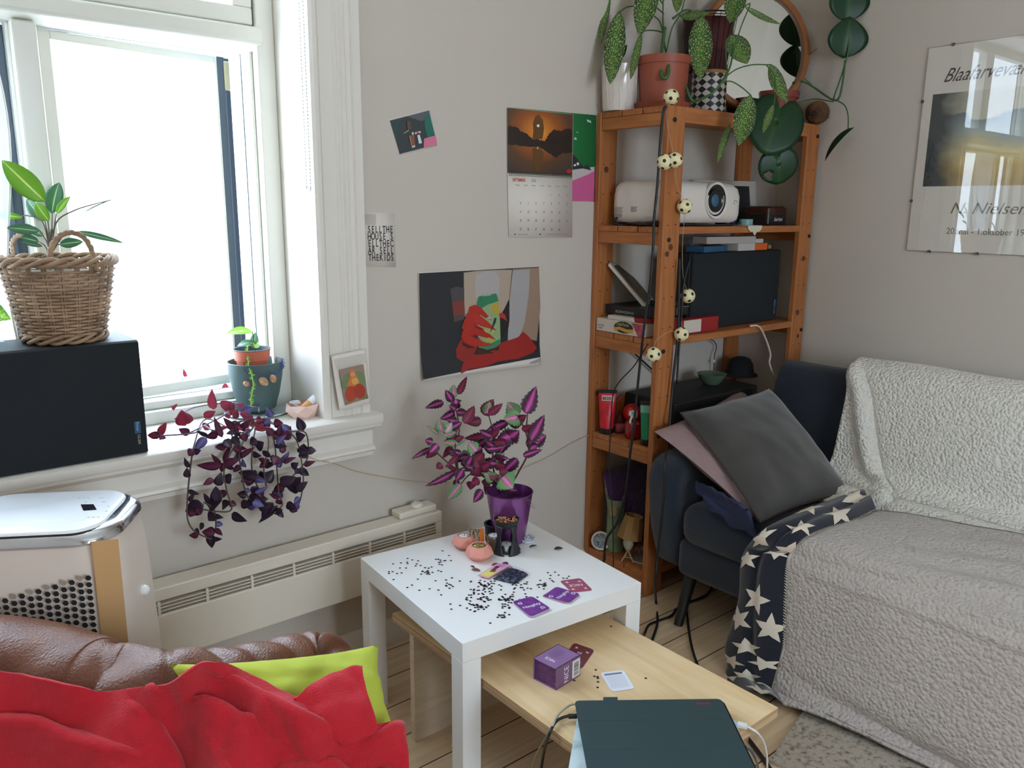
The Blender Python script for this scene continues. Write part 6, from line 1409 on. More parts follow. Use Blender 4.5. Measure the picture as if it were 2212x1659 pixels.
b = MB(); b.lathe([(.030, 0), (.036, .004), (.037, .010), (.033, .010), (.029, .006), (0, .006)], c, GLAZ, 32, axis=dn); b.build('dish_rim', ds, smooth=40)
b = MB(); b.lathe([(.029, .0066), (0, .0066)], c, mat('dish_pattern', (150, 152, 152), .5, c2=(84, 88, 90), nscale=110, contrast=(.45, .6)), 28, axis=dn, cap=False); b.build('dish_pattern', ds, smooth=0)
c = onz(1355, 1235, -.215, Z4+.0005); la = thing('table_lamp', 'small table lamp with a tilted tan shade and driftwood foot on the lowest board', 'lamp', c)
b = MB(); TW = mat('twig', (176, 152, 116), .8)
for k in range(3):
    a = k*2.09+.6; b.tube([c+Vector((.026*math.cos(a), .026*math.sin(a), .002)), c+Vector((-.004*math.cos(a), -.004*math.sin(a), .052))], .0028, TW, 6)
b.tube([c+Vector((.018*math.cos(k*2.09+.6), .018*math.sin(k*2.09+.6), .018)) for k in range(3)], .002, TW, 6, closed=True); b.build('twig_foot', la)
b = MB(); b.lathe([(.006, .040), (.016, .056), (.021, .072), (.019, .088), (.010, .100), (.006, .106), (0, .106)], c, mat('lamp_ceramic', (176, 172, 156), .4), 24); b.build('lamp_body', la, smooth=60)
SHADE = mat('tan_shade', (150, 112, 66), .85); sa = Vector((.18, -.06, 1)).normalized()*1.0; sc_ = c+Vector((.004, 0, .096))
b = MB(); b.lathe([(.050, 0), (.0335, .086), (.0325, .086), (.049, .001)], sc_, SHADE, 10, axis=sa, cap=False); b.build('lamp_shade', la, smooth=0)
b = MB(); b.lathe([(.0335, .084), (.0345, .087), (.0325, .087)], sc_, mat('shade_trim', (176, 144, 96), .8), 24, axis=sa, cap=False)
b.build('shade_trim', la); b = MB(); b.sphere(sc_+sa*.055, .014, mat('bulb_glass', (210, 200, 180), .2), 14, 10); b.tube([sc_+sa*.078+Vector((.032*math.cos(k*2.1), .032*math.sin(k*2.1), 0)) if k % 2 else sc_+sa*.075 for k in range(6)], .0009, TW, 5); b.build('bulb', la, smooth=180)
c = onz(1387, 1225, -.245, Z4+.0005); dm = thing('glass_dome', 'clear glass dish with a lid and dried flowers beside the shelf post', 'jar', c)
b = MB(); b.lathe([(0, 0), (.040, 0), (.042, .003), (.040, .006), (0, .006)], c, mat('dome_base', (176, 168, 158), .4), 32); b.build('base', dm, smooth=30)
b = MB(); b.lathe([(.038, .006), (.039, .030), (.034, .055), (.02, .072), (.006, .078), (.005, .088), (0, .09)], c, glass('dome_glass', (236, 236, 232)), 32, cap=False); b.build('dome', dm, smooth=60)
b = MB(); rr = random.Random(6)
for k in range(9): b.sphere(c+Vector((rr.uniform(-.022, .022), rr.uniform(-.022, .022), rr.uniform(.014, .055))), .010, mat('dried_petal_%d' % (k % 2), ((150, 104, 92), (112, 76, 66))[k % 2], .8), 8, 6, (1, .7, 1))
b.build('dried_flowers', dm, smooth=180)
PURP = mat('purple_plush', (64, 26, 84), .95, bump=.8, bscale=70, sheen=.6)
q = [Vector((-.90, -.045, Z4+.31)), Vector((-.60, -.05, Z4+.33)), Vector((-.60, -.12, Z4+.012)), Vector((-.90, -.115, Z4+.012))]
cushion('plush_cushion', q, .11, PURP, 'purple plush cushion standing at the back of the lowest board', wr=.006)
# ------------------------------------------------------------------ plants
CAMB = -FW
def vary(rr, s): return Vector((rr.uniform(-s, s), rr.uniform(-s, s), rr.uniform(-s, s)))
# dieffenbachia: flecked leaves on the shelf top
DIEF = uvramp('dieffenbachia_leaf', [(0, (66, 112, 40)), (.45, (44, 88, 40)), (.8, (26, 66, 38)), (1, (20, 54, 38))], abscentre=True, rough=.35, spots=((26, 34, 1), (196, 206, 130), .54, .60), trans=.15)
STEM = mat('green_stem', (56, 96, 46), .5); DGRN = uvramp('monstera_leaf', [(0, (40, 84, 30)), (.12, (26, 66, 30)), (1, (20, 56, 30))], abscentre=True, rough=.4, trans=.15)
z0 = depth_of(tp_c+Vector((0, 0, .1)))
F = MB(); S = MB()
def dl(bu, bv, tu, tv, w, d0=0.0, d1=0.0, droop=-.08, tilt=(0, 0, 0), fold=.28, mb=None, m_=None, zz=None, shape='oval', curl=0.0, nl=10):
    zq = z0 if zz is None else zz
    if zz is None and tu < 1395 and tv > 130: d1 = min(d1, depth_of(wpot_c)-.088-zq)
    A, B = dep(bu, bv, zq+d0), dep(tu, tv, zq+d1); leaf(mb or F, m_ or DIEF, A, B, w*zq/FPX, CAMB+Vector(tilt), droop=droop, fold=fold, nl=nl, nw=6, shape=shape, curl=curl)
for l in ((1338, 24, 1318, 182, 44, -.02, -.10), (1412, -58, 1380, 75, 50, -.02, -.08), (1318, -20, 1294, 102, 17, .02, -.02), (1386, 70, 1362, 172, 17, -.04, -.10), (1467, -45, 1462, 27, 26, .03, .0), (1517, 32, 1512, 172, 52, .0, -.09), (1468, 35, 1533, 28, 22, .04, -.02),
          (1600, -40, 1576, 50, 48, .05, .02), (1578, 75, 1614, 138, 52, -.02, -.06), (1664, 138, 1700, 222, 32, -.03, -.06), (1622, 205, 1595, 314, 46, -.06, -.13), (1578, 265, 1550, 352, 15, -.06, -.10), (1608, 14, 1686, 52, 14, .02, .02), (1672, 225, 1648, 288, 16, .0, -.03)): dl(*l)
for P in ([(1452, 160), (1436, 100), (1432, 40), (1434, -60)], [(1440, 110), (1452, 60), (1470, 30), (1480, -5)], [(1434, 75), (1424, 45), (1404, 20), (1412, -50)], [(1432, 70), (1415, 66), (1395, 66), (1386, 72)], [(1434, 30), (1410, 14), (1360, 14), (1338, 26)], [(1433, 10), (1400, -30), (1340, -30), (1318, -20)],
          [(1453, 40), (1480, 22), (1500, 26), (1517, 34)], [(1434, 0), (1450, -30), (1467, -45)]):
    S.tube([dep(u, v, z0+.012*k) for k, (u, v) in enumerate(P)], .0042 if P[0][0] > 1450 else .0026, STEM, 8, smooth=5, r1=.0018)
S.tube([dep(1436, 60, z0), dep(1430, 110, z0-.02), dep(1428, 155, z0-.085), dep(1434, 169, z0-.10), dep(1443, 162, z0-.10), dep(1444, 142, z0-.09), dep(1440, 128, z0-.04), dep(1442, 120, z0+.01)], .0062, STEM, 10, smooth=6)
S.tube([dep(1500, 220, z0-.03), dep(1540, 200, z0-.06), dep(1570, 160, z0-.06), dep(1582, 120, z0-.04), dep(1584, 60, z0), dep(1600, -40, z0+.03)], .0048, STEM, 8, smooth=6, r1=.002)
S.tube([dep(1470, 140, z0+.03), dep(1478, 175, z0-.02), dep(1490, 210, z0-.04), dep(1500, 221, z0-.03)], .0055, STEM, 8, smooth=5)
for P in ([(1560, 172), (1590, 150), (1625, 140), (1664, 140)], [(1562, 178), (1580, 176), (1604, 190), (1622, 206)], [(1572, 158), (1568, 110), (1578, 76)], [(1580, 128), (1600, 60), (1620, 10), (1608, 14)], [(1655, 140), (1672, 160), (1676, 190), (1672, 225)]): S.tube([dep(u, v, z0-.05+.005*k) for k, (u, v) in enumerate(P)], .0022, STEM, 7, smooth=5)
F.build('foliage', tpot, smooth=180, solid=.0006); S.build('stems', tpot, smooth=180)
# single leaf in the white pot
L1 = MB(); zq = depth_of(wpot_c); leaf(L1, DGRN, dep(1336, 128, zq), dep(1355, 96, zq-.01), .024, CAMB, fold=.25, shape='egg'); L1.tube([wpot_c+Vector((0, 0, .131)), dep(1336, 140, zq), dep(1336, 127, zq)], .0016, STEM, 6); L1.build('seedling', wp, smooth=180)
# monstera
mn_c = onz(1678, 222, -.205, ZT); mp_ = thing('monstera', 'trailing monstera with dark green leaves at the right of the shelf top', 'potted plant', mn_c)
b = MB(); TRD = mat('terracotta_dark', (132, 60, 44), .55); b.lathe([(0, .001), (.060, .001), (.076, .098), (.083, .098), (.085, .122), (.080, .122), (.077, .10), (0, .10)], mn_c, TRD, 44); b.build('pot', mp_, smooth=35)
b = MB(); b.lathe([(.077, .100), (0, .108)], mn_c, SOIL, 24, cap=False); b.build('soil', mp_)
zm = depth_of(mn_c); F = MB(); S = MB()
def wdep(u, v, d):
    """monstera shoots, kept in front of the right wall"""
    z = min(zm+d, depth_of(at(u, v, 'x', -.05)))
    if 1640 < u < 1760 and v > 205: z = min(z, depth_of(at(u, v, 'y', SY-.05)))
    return dep(u, v, z)
def heart(bu, bv, tu, tv, w, d0, d1, hole=None, cup=.10, tilt=(0, 0, 0)):
    """broad heart shaped blade with lobes behind the stalk and an optional hole"""
    A, B = wdep(bu, bv, d0), wdep(tu, tv, d1); ax = B-A; Ln = ax.length; ax.normalize(); N = (CAMB+Vector(tilt)).normalized(); X = ax.cross(N).normalized(); N = X.cross(ax); W = w*zm/FPX/2
    def pt(a, r):
        # polar outline: a = 0 points to the tip
        ca = math.cos(a); rr = (.62+.30*abs(math.sin(a))**1.2+.16*max(0, ca)**10)*(1-.42*math.exp(-((abs(a)-math.pi)/.28)**2)); x = math.sin(a)*rr*r; y = math.cos(a)*rr*r
        return A+ax*(Ln*(.38+.62*y/.78))+X*(W*x/.86)+N*(-cup*Ln*r*r*.6+cup*Ln*.5*x*x)
    nA, nR = 36, 6; vs_ = []; uvs = []; fs = []
    for i in range(nR+1):
        for k in range(nA):
            a = -math.pi+2*math.pi*k/nA; vs_.append(pt(a, i/nR)); uvs.append((.5+.5*math.sin(a)*i/nR, .5+.5*math.cos(a)*i/nR))
    for i in range(nR):
        for k in range(nA):
            if hole and any(abs(i-hi) < .5 and ((k-hk) % nA) < hn for hi, hk, hn in hole): continue
            k2 = (k+1) % nA; fs.append((i*nA+k, i*nA+k2, (i+1)*nA+k2, (i+1)*nA+k) if i else (k, nA+k2, nA+k))
    F.add(vs_, fs, DGRN, uvs)
for bu, bv, tu, tv in ((1821, 126, 1836, 36), (1828, 48, 1834, -44)): leaf(F, DGRN, wdep(bu, bv, -.06), wdep(tu, tv, -.05), .155, CAMB+Vector((.1, .1, 0)), droop=.06, fold=.14, nl=12, nw=8)
for l in ((1690, 222, 1655, 331, 104, -.20, -.20, None), (1680, 330, 1685, 398, 78, -.10, -.14, [(3, 22, 3), (4, 22, 3)]), (1664, 134, 1694, 60, 46, -.02, .0, [(3, 26, 2)]), (1622, 150, 1615, 192, 54, -.06, -.06, None)): heart(*l)
leaf(F, DGRN, wdep(1845, 275, -.10), wdep(1782, 348, -.06), .045, CAMB+Vector((.5, .2, .8)), droop=.05, fold=.55, nl=10, nw=6)
for P, r_ in (([(1715, 178), (1735, 176), (1760, 190), (1780, 204), (1800, 216), (1812, 212), (1820, 180), (1826, 130)], .0040), ([(1800, 214), (1822, 150), (1832, 110), (1834, 60)], .0028), ([(1806, 216), (1825, 228), (1832, 250), (1832, 278)], .0024), ([(1720, 222), (1760, 214), (1800, 220)], .0022), ([(1690, 330), (1686, 320), (1690, 240)], .0016),
              ([(1664, 136), (1662, 160), (1668, 182)], .0018)): S.tube([wdep(u, v, -.03-.01*k) for k, (u, v) in enumerate(P)], r_, STEM, 8, smooth=5)
DRY = mat('dry_stem', (112, 74, 52), .8)
for P in ([(1716, 180), (1720, 150), (1714, 110), (1714, 54)], [(1704, 176), (1718, 150), (1712, 95)], [(1700, 176), (1735, 130), (1764, 105)], [(1735, 168), (1750, 180), (1762, 194)], [(1660, 150), (1650, 110), (1646, 84)], [(1592, 300), (1584, 240), (1590, 160), (1600, 134)], [(1570, 150), (1590, 134)]): S.tube([wdep(u, v, -.02) for u, v in P], .0016, DRY, 6, smooth=5)
F.build('foliage', mp_, smooth=180, solid=.0006); S.build('stems', mp_, smooth=180)

# coleus in the purple pot on the white table
COL1 = uvramp('coleus_leaf', [(0, (222, 104, 186)), (.22, (178, 66, 142)), (.40, (98, 40, 76)), (.8, (74, 36, 60)), (1, (92, 112, 92))], abscentre=True, rough=.45, noise_amt=.25, trans=.2)
COL2 = uvramp('coleus_leaf_green', [(0, (236, 170, 206)), (.22, (214, 96, 168)), (.40, (128, 172, 110)), (1, (96, 150, 98))], abscentre=True, rough=.45, noise_amt=.3, trans=.2)
COL3 = uvramp('coleus_underside', [(0, (150, 40, 80)), (.5, (104, 26, 50)), (1, (92, 28, 50))], abscentre=True, rough=.5, trans=.2)
PPOT = mat('purple_metallic', (134, 74, 138), .26, metal=.6, coat=.3)
pc = tz(1100, 1166); cl = thing('coleus', 'coleus with pink and purple leaves in a metallic purple pot on the white table', 'potted plant', pc)
b = MB(); b.lathe([(0, 0), (.044, 0), (.046, .002), (.068, .150), (.070, .152), (.067, .153), (.062, .120), (0, .118)], pc, PPOT, 48); b.build('pot', cl, smooth=35)
b = MB(); b.lathe([(.0615, .116), (0, .124)], pc, SOIL, 24, cap=False); b.build('soil', cl)
zc = depth_of(pc+Vector((0, 0, .15))); F = MB(); S = MB(); CS = mat('coleus_stem', (70, 26, 38), .6)
rr = random.Random(21)
# leaves: base u,v  tip u,v  width px  material  depth
CLV = [(990, 852, 1009, 813, 15, 3), (980, 860, 980, 830, 20, 2), (978, 868, 962, 842, 18, 1), (958, 868, 918, 882, 18, 1), (982, 890, 950, 905, 24, 1), (984, 885, 970, 876, 20, 1), (955, 930, 948, 905, 22, 2), (962, 935, 976, 912, 22, 2), (948, 938, 920, 918, 8, 2), (975, 925, 998, 912, 18, 1), (1003, 915, 1025, 876, 22, 3), (1040, 908, 1006, 914, 20, 3), (1045, 897, 1066, 862, 28, 3),
       (1050, 896, 1058, 868, 22, 2), (1056, 896, 1086, 871, 18, 3), (1098, 910, 1046, 935, 20, 1), (1118, 900, 1096, 868, 34, 2), (1125, 900, 1088, 906, 38, 2), (1135, 893, 1158, 834, 34, 1), (1146, 952, 1176, 896, 30, 1), (1148, 958, 1180, 940, 34, 1), (1142, 970, 1160, 962, 30, 1), (1112, 938, 1072, 950, 36, 1), (1100, 945, 1122, 930, 34, 1), (1106, 940, 1075, 986, 20, 1), (1055, 942, 1002, 947, 18, 3), (1050, 950, 1025, 970, 22, 1), (1060, 962, 1086, 960, 26, 3),
       (1052, 970, 1090, 965, 16, 1), (1030, 975, 1012, 955, 26, 2), (1040, 965, 1022, 978, 24, 1), (1012, 985, 980, 996, 20, 1), (1025, 1000, 1046, 978, 28, 3), (1030, 1010, 1036, 1030, 30, 3), (1062, 992, 1100, 990, 18, 1), (1070, 1002, 1092, 1008, 24, 3), (1118, 990, 1080, 1024, 26, 1), (1130, 985, 1172, 971, 16, 1), (1085, 1030, 1108, 1055, 44, 2), (1080, 1040, 1112, 1030, 40, 1), (992, 1020, 960, 1005, 10, 3), (1000, 1015, 985, 1038, 20, 1), (945, 965, 920, 990, 18, 3), (935, 955, 918, 950, 16, 1),
       (932, 968, 888, 992, 12, 1), (946, 960, 928, 978, 20, 1), (975, 965, 956, 990, 14, 3), (990, 985, 962, 1010, 12, 3), (955, 1002, 942, 1012, 16, 3), (984, 1018, 918, 1050, 18, 1), (996, 1045, 966, 1080, 22, 2), (1020, 1040, 1016, 1058, 20, 3), (1042, 1058, 1022, 1086, 20, 1), (1035, 1035, 1018, 1046, 18, 3), (1060, 1050, 1048, 1068, 24, 1), (1085, 1052, 1118, 1060, 26, 1), (1060, 1045, 1040, 1040, 22, 3), (1078, 1020, 1098, 1018, 16, 3), (1012, 975, 998, 990, 20, 2), (988, 1035, 984, 1055, 14, 1), (1040, 1012, 1060, 1000, 22, 3), (1075, 935, 1062, 918, 16, 1)]
for (u0, v0), (u1, v1), n_ in (((985, 870), (990, 960), 8), ((960, 940), (1020, 1005), 8), ((1060, 920), (1072, 1010), 12), ((1120, 900), (1140, 975), 7), ((1030, 1010), (1090, 1050), 12), ((1000, 1000), (1060, 1030), 9)):
    for _ in range(n_):
        t = rr.random(); a = rr.uniform(0, 6.28); l_ = rr.uniform(16, 38); bu, bv = u0+(u1-u0)*t, v0+(v1-v0)*t; CLV.append((bu, bv, bu+l_*math.cos(a), bv-abs(l_*math.sin(a))*.6, rr.uniform(12, 24), rr.choice((1, 1, 3, 3, 2))))
for bu, bv, tu, tv, w, k in CLV:
    d0 = rr.uniform(-.05, .06); leaf(F, (None, COL1, COL2, COL3)[k], dep(bu, bv, zc+d0), dep(tu, tv, zc+d0+rr.uniform(-.03, .03)), w*1.12*zc/FPX, CAMB+vary(rr, .5), droop=.06*rr.choice((-1, 1)), fold=rr.uniform(.1, .35), nl=13, nw=6, shape='egg', serr=.10)
for P in ([(1085, 1062), (1050, 1030), (1015, 1008), (985, 1012), (940, 975), (926, 966)], [(1080, 1058), (1030, 1020), (988, 1012), (984, 960), (992, 930), (984, 880), (976, 860)], [(1092, 1058), (1070, 1030), (1064, 990), (1068, 950), (1058, 905), (1054, 895)], [(1098, 1060), (1120, 1020), (1142, 975), (1136, 935), (1122, 905), (1115, 895)], [(988, 1012), (985, 985), (965, 945), (958, 932)], [(1040, 1025), (1015, 1025), (995, 1046)], [(1136, 935), (1140, 890)], [(1142, 972), (1150, 955)], [(1092, 1060), (1078, 1030), (1040, 1010)]):
    S.tube([dep(u, v, zc+.01*math.sin(k*1.7)) for k, (u, v) in enumerate(P)], .0032, CS, 7, smooth=5, r1=.0014)
F.build('foliage', cl, smooth=180, solid=.0005); S.build('stems', cl, smooth=180)
b = MB(); rr2 = random.Random(2); p0 = dep(1128, 1092, depth_of(pc)-.062)
for k in range(6):
    P = [dep(1105+6*k, 1078, depth_of(pc)-.074)]
    for j in range(7): P.append(P[-1]+RT*rr2.uniform(-.006, .010)+UP*rr2.uniform(-.009, .003)-FW*.0004)
    b.tube(P, .0006, mat('dried_roots', (140, 104, 74), .9) if k % 2 else mat('lavender_sprig', (96, 60, 128), .8), 5, smooth=4)
for k in range(60): b.sphere(dep(1080+rr2.gauss(22, 14), 1088+rr2.gauss(0, 4), depth_of(pc)-.073), .0011, mat('lavender_sprig'), 5, 4)
leaf(b, DG, dep(1096, 1100, depth_of(pc)-.073), dep(1093, 1118, depth_of(pc)-.070), .014, CAMB)
b.build('dried_sprigs', cl, smooth=180)

# ------------------------------------------------------------------ window sill
ZS = .8005
sk = speaker(-2.98, -2.5625, -.060, .135, ZS, .286, 'black loudspeaker lying on the window sill under the wicker basket', 0)
ZB = ZS+.287
# wicker basket with a big leaved plant
bk = at(137, 745, 'z', ZB); bk = bk+Vector((.02, .075, 0)); bz = depth_of(bk)
WICK = mat('wicker', (168, 138, 108), .65, c2=(126, 98, 74), nscale=12, stretch=(1, 1, 3)); ba = thing('wicker_basket', 'woven wicker basket with two handles standing on the sill loudspeaker', 'basket', bk)
rb0, rb1, hb = .082, .122, .205
def rad(z): return rb0+(rb1-rb0)*(z/hb)**.85
b = MB(); NS = 22
for row in range(20):
    z = .022+row*.0078; P = []
    for k in range(NS*3):
        a = 2*math.pi*k/(NS*3); P.append(bk+Vector(((rad(z)+.0042*math.cos(a*NS/2+math.pi*(row % 2)))*math.cos(a), (rad(z)+.0042*math.cos(a*NS/2+math.pi*(row % 2)))*math.sin(a), z)))
    b.tube(P, .0036, WICK, 6, closed=True)
b.build('woven_side', ba, smooth=180)
b = MB()
for k in range(NS):
    for d in (-.028, .028):
        a = 2*math.pi*k/NS+d; b.tube([bk+Vector((rad(z)*math.cos(a), rad(z)*math.sin(a), z)) for z in (.004, .07, .13, .19)], .0030, WICK, 6)
b.build('stakes', ba, smooth=180)
def braid(z, r_, tw, n, rr_, name):
    b = MB()
    for s in range(3): b.tube([bk+Vector(((r_+.007*math.cos(k*tw+s*2.09))*math.cos(2*math.pi*k/n), (r_+.007*math.cos(k*tw+s*2.09))*math.sin(2*math.pi*k/n), z+.008*math.sin(k*tw+s*2.09))) for k in range(n)], rr_, WICK, 6, closed=True)
    b.build(name, ba, smooth=180)
braid(.192, rad(.19)+.002, .5, 88, .0056, 'braided_rim'); braid(.012, rad(.01)+.001, .5, 63, .0050, 'braided_foot')
for P in ([(108, 580), (108, 545), (122, 515), (150, 502), (180, 512), (198, 540), (210, 585)], ):
    b = MB(); Q = spline([dep(u, v, bz-.085) for u, v in P], 8)
    for s in range(3): b.tube([p+(RT*math.cos(k*.55+s*2.09)+UP*math.sin(k*.55+s*2.09))*.0034 for k, p in enumerate(Q)], .0036, WICK, 6)
    b.build('handle', ba, smooth=180)
b = MB(); Q = spline([dep(u, v, bz+.06) for u, v in ((30, 548), (26, 528), (34, 512), (48, 506))], 8)
for s in range(3): b.tube([p+(RT*math.cos(k*.55+s*2.09)+UP*math.sin(k*.55+s*2.09))*.0034 for k, p in enumerate(Q)], .0036, WICK, 6)
b.build('handle', ba, smooth=180)
ip = thing('leafy_plant', 'broad leaved green plant growing inside the wicker basket', 'potted plant', bk+Vector((0, 0, .01)))
b = MB(); b.lathe([(0, .008), (.07, .008), (.085, .165), (.08, .165), (.075, .14), (0, .14)], bk, mat('inner_pot', (206, 200, 186), .5), 30); b.build('inner_pot', ip, smooth=35)
b = MB(); b.lathe([(.076, .141), (0, .146)], bk, SOIL, 20, cap=False); b.build('soil', ip)
LG = uvramp('philodendron_young', [(0, (214, 226, 160)), (.06, (214, 226, 160)), (.09, (140, 186, 66)), (1, (122, 172, 56))], abscentre=True, rough=.4, trans=.35)
LB = uvramp('philodendron_old', [(0, (190, 210, 180)), (.06, (180, 206, 170)), (.10, (92, 138, 96)), (1, (78, 122, 100))], abscentre=True, rough=.35, trans=.4)
F = MB(); S = MB(); S2 = mat('brown_petiole', (96, 80, 66), .6)
for bu, bv, tu, tv, w, m_, d0, d1 in ((98, 436, 4, 346, 50, LG, -.03, -.07), (112, 462, 128, 394, 38, LB, .02, .04), (122, 462, 152, 424, 17, LG, .0, .0), (96, 478, 58, 430, 28, LB, .03, .05), (106, 478, 76, 436, 26, LG, -.02, -.02), (50, 470, -20, 462, 16, LG, .0, -.02), (84, 500, 14, 492, 24, LB, -.02, -.05), (95, 510, 55, 488, 18, LB, .02, .03), (84, 522, 44, 512, 20, LB, -.02, -.04), (92, 532, 46, 522, 10, LB, -.03, -.05), (128, 528, 180, 522, 22, LB, .03, .05), (165, 500, 268, 525, 14, LB, .02, .04), (180, 460, 240, 432, 3, LB, 0, 0)):
    leaf(F, m_, dep(bu, bv, bz+d0), dep(tu, tv, bz+d1), w*bz/FPX, CAMB+vary(rr, .25), droop=.06, fold=.22, nl=10, nw=6)
for P in ([(108, 545), (106, 500), (98, 436)], [(110, 540), (112, 500), (113, 460)], [(110, 540), (116, 495), (122, 462)], [(108, 540), (92, 480), (60, 466), (45, 468)], [(108, 545), (100, 520), (84, 500)], [(112, 540), (122, 480), (160, 455), (200, 442), (240, 432)], [(106, 548), (96, 530), (84, 522)], [(112, 545), (120, 530), (130, 528)], [(112, 545), (140, 505), (165, 500)], [(106, 545), (104, 510), (97, 478)]): S.tube([dep(u, v, bz) for u, v in P], .0022, S2, 7, smooth=6, r1=.0012)
S.tube([bk+Vector((0, 0, .142)), dep(108, 540, bz), dep(112, 495, bz)], .006, mat('bark_stem', (92, 92, 64), .8), 8, smooth=5, r1=.003)
F.build('foliage', ip, smooth=180, solid=.0005); S.build('stems', ip, smooth=180)
# variegated leaf and glass jar at the left edge of the sill
jz = depth_of(at(5, 740, 'z', ZB)+Vector((.03, .06, 0))); jc = at(2, 742, 'z', ZB)+Vector((-.01, .03, 0))
vp = thing('propagation_jar', 'small clear glass jar with a variegated leaf cutting left of the basket', 'jar', jc); b = MB(); b.lathe([(0, .001), (.022, .001), (.024, .006), (.024, .03), (.014, .038), (.014, .045)], jc, glass('jar_glass', (226, 236, 240)), 24, cap=False); b.build('glass_jar', vp, smooth=50)
F = MB(); leaf(F, uvramp('pothos_leaf', [(0, (150, 190, 70)), (.5, (96, 152, 52)), (1, (74, 126, 52))], abscentre=True, rough=.4, spots=((12, 16, 1), (196, 216, 120), .55, .6), trans=.4), jc+Vector((-.03, .0, .10)), dep(24, 690, depth_of(jc)), .06, CAMB, nl=9, nw=6, shape='egg', droop=.1); F.tube([jc+Vector((0, 0, .01)), jc+Vector((-.02, 0, .06)), jc+Vector((-.03, 0, .10))], .0015, STEM, 6, smooth=4); F.build('cutting', vp, smooth=180)
# dark green pot with saucer, small terracotta pot inside
gc = at(570, 890, 'z', ZS+.010)+Vector((.0, .045, 0)); gp = thing('green_plant_pot', 'dark green tapered pot decorated with shells on the right of the window sill', 'plant pot', gc)
GPOT = mat('pot_green', (70, 92, 90), .5)
b = MB(); b.lathe([(0, 0), (.040, 0), (.052, .006), (.066, .05), (.077, .105), (.081, .148), (.078, .149), (.074, .11), (0, .108)], gc, GPOT, 48); b.build('pot', gp, smooth=40)
b = MB(); b.lathe([(.0745, .106), (0, .112)], gc, SOIL, 24, cap=False); b.build('soil', gp)
SHL = mat('shell', (196, 160, 120), .5, c2=(140, 96, 62), nscale=70); gz = depth_of(gc+Vector((0, 0, .1)))
for u, v, w, h_, rot in ((533, 829, 8, 6, .3), (569, 824, 12, 8, .6), (590, 818, 7, 9, -.5)):
    b = MB(); p = dep(u, v, gz-.0735 if u < 580 else gz-.069); M = Matrix.Rotation(rot, 3, FW); q = Matrix((RT, UP, -FW)).transposed(); b.sphere(p, 1, SHL, 16, 10, (w*gz/FPX, h_*gz/FPX, .006), (M @ q)); b.build('shell', gp, smooth=180)
b = MB(); BD = mat('blue_bead', (70, 74, 150), .3); rr = random.Random(12); P = []
for k in range(46):
    t = k/45; a = -2.35+1.75*t; r_ = .0815+.001; P.append(gc+Vector((r_*math.cos(a)*(1-.03*math.sin(3.1*t)), r_*math.sin(a), .138-.020*math.sin(math.pi*t)+.006*rr.uniform(-1, 1)))); b.sphere(P[-1]+Vector((0, 0, rr.uniform(-.012, .010))), .0016, BD, 6, 5)
b.tube(P, .0004, BD, 4)
for k in range(26): a = -.75+rr.gauss(0, .10); b.sphere(gc+Vector((.085*math.cos(a), .085*math.sin(a), .140+rr.gauss(0, .007))), .0018, BD, 6, 5)
b.build('bead_string', gp, smooth=180)
b = MB(); sc0 = at(545, 905, 'z', ZS)+Vector((.03, .05, 0)); b.lathe([(0, 0), (.085, 0), (.098, .007), (.096, .009), (.083, .003), (0, .003)], Vector((gc.x, gc.y, ZS)), mat('clear_saucer', (190, 206, 204), .25), 48); setp(b.build('saucer', smooth=40), 'pale saucer on the sill under the dark green pot', 'saucer')
tc0 = gc+Vector((-.012, -.010, .1085)); st_ = thing('small_terracotta_pot', 'small terracotta nursery pot standing inside the dark green pot', 'plant pot', tc0); TN = mat('nursery_terracotta', (186, 96, 68), .55)
b = MB(); b.lathe([(0, 0), (.040, 0), (.045, .046), (.050, .048), (.053, .078), (.050, .078), (.047, .05), (0, .052)], tc0, TN, 36); b.build('pot', st_, smooth=35)
b = MB(); b.lathe([(.0535, .0775), (.0545, .080), (.0495, .080), (.0485, .066), (0, .062)], tc0, mat('grey_liner', (92, 96, 100), .6), 36, cap=False); b.build('rim_liner', st_, smooth=40)
F = MB(); tzd = depth_of(tc0); 
leaf(F, LG, dep(546, 718, tzd), dep(488, 722, tzd-.02), .030, CAMB+Vector((0, 0, .8)), droop=.14, fold=.2, nl=9, nw=6); leaf(F, LB, dep(556, 745, tzd), dep(512, 748, tzd), .024, CAMB+Vector((0, 0, .9)), droop=.2); leaf(F, LB, dep(548, 752, tzd), dep(552, 718, tzd), .026, CAMB)
F.tube([dep(552, 760, tzd), dep(548, 735, tzd), dep(545, 716, tzd)], .0018, STEM, 6, smooth=4)
for k in range(9): leaf(F, LG, dep(549+k*.8, 752, tzd-.005*k), dep(536+k*3.4, 738+(k % 3)*3, tzd-.012), .006, CAMB, nl=5, nw=2)
P = [dep(u, v, tzd-.060-.014*min(1, k/3)) for k, (u, v) in enumerate(((535, 748), (536, 775), (538, 795), (545, 815), (547, 840), (542, 860), (543, 885)))]; F.tube(P, .0013, mat('trailing_stem', (150, 190, 100), .5), 6, smooth=6)
rr = random.Random(31); Q = spline(P, 6)
for k, p in enumerate(Q): leaf(F, LG, p, p+RT*rr.choice((-1, 1))*rr.uniform(.004, .010)+UP*rr.uniform(-.006, .004), .007, CAMB, nl=4, nw=2)
F.build('seedlings', st_, smooth=180)
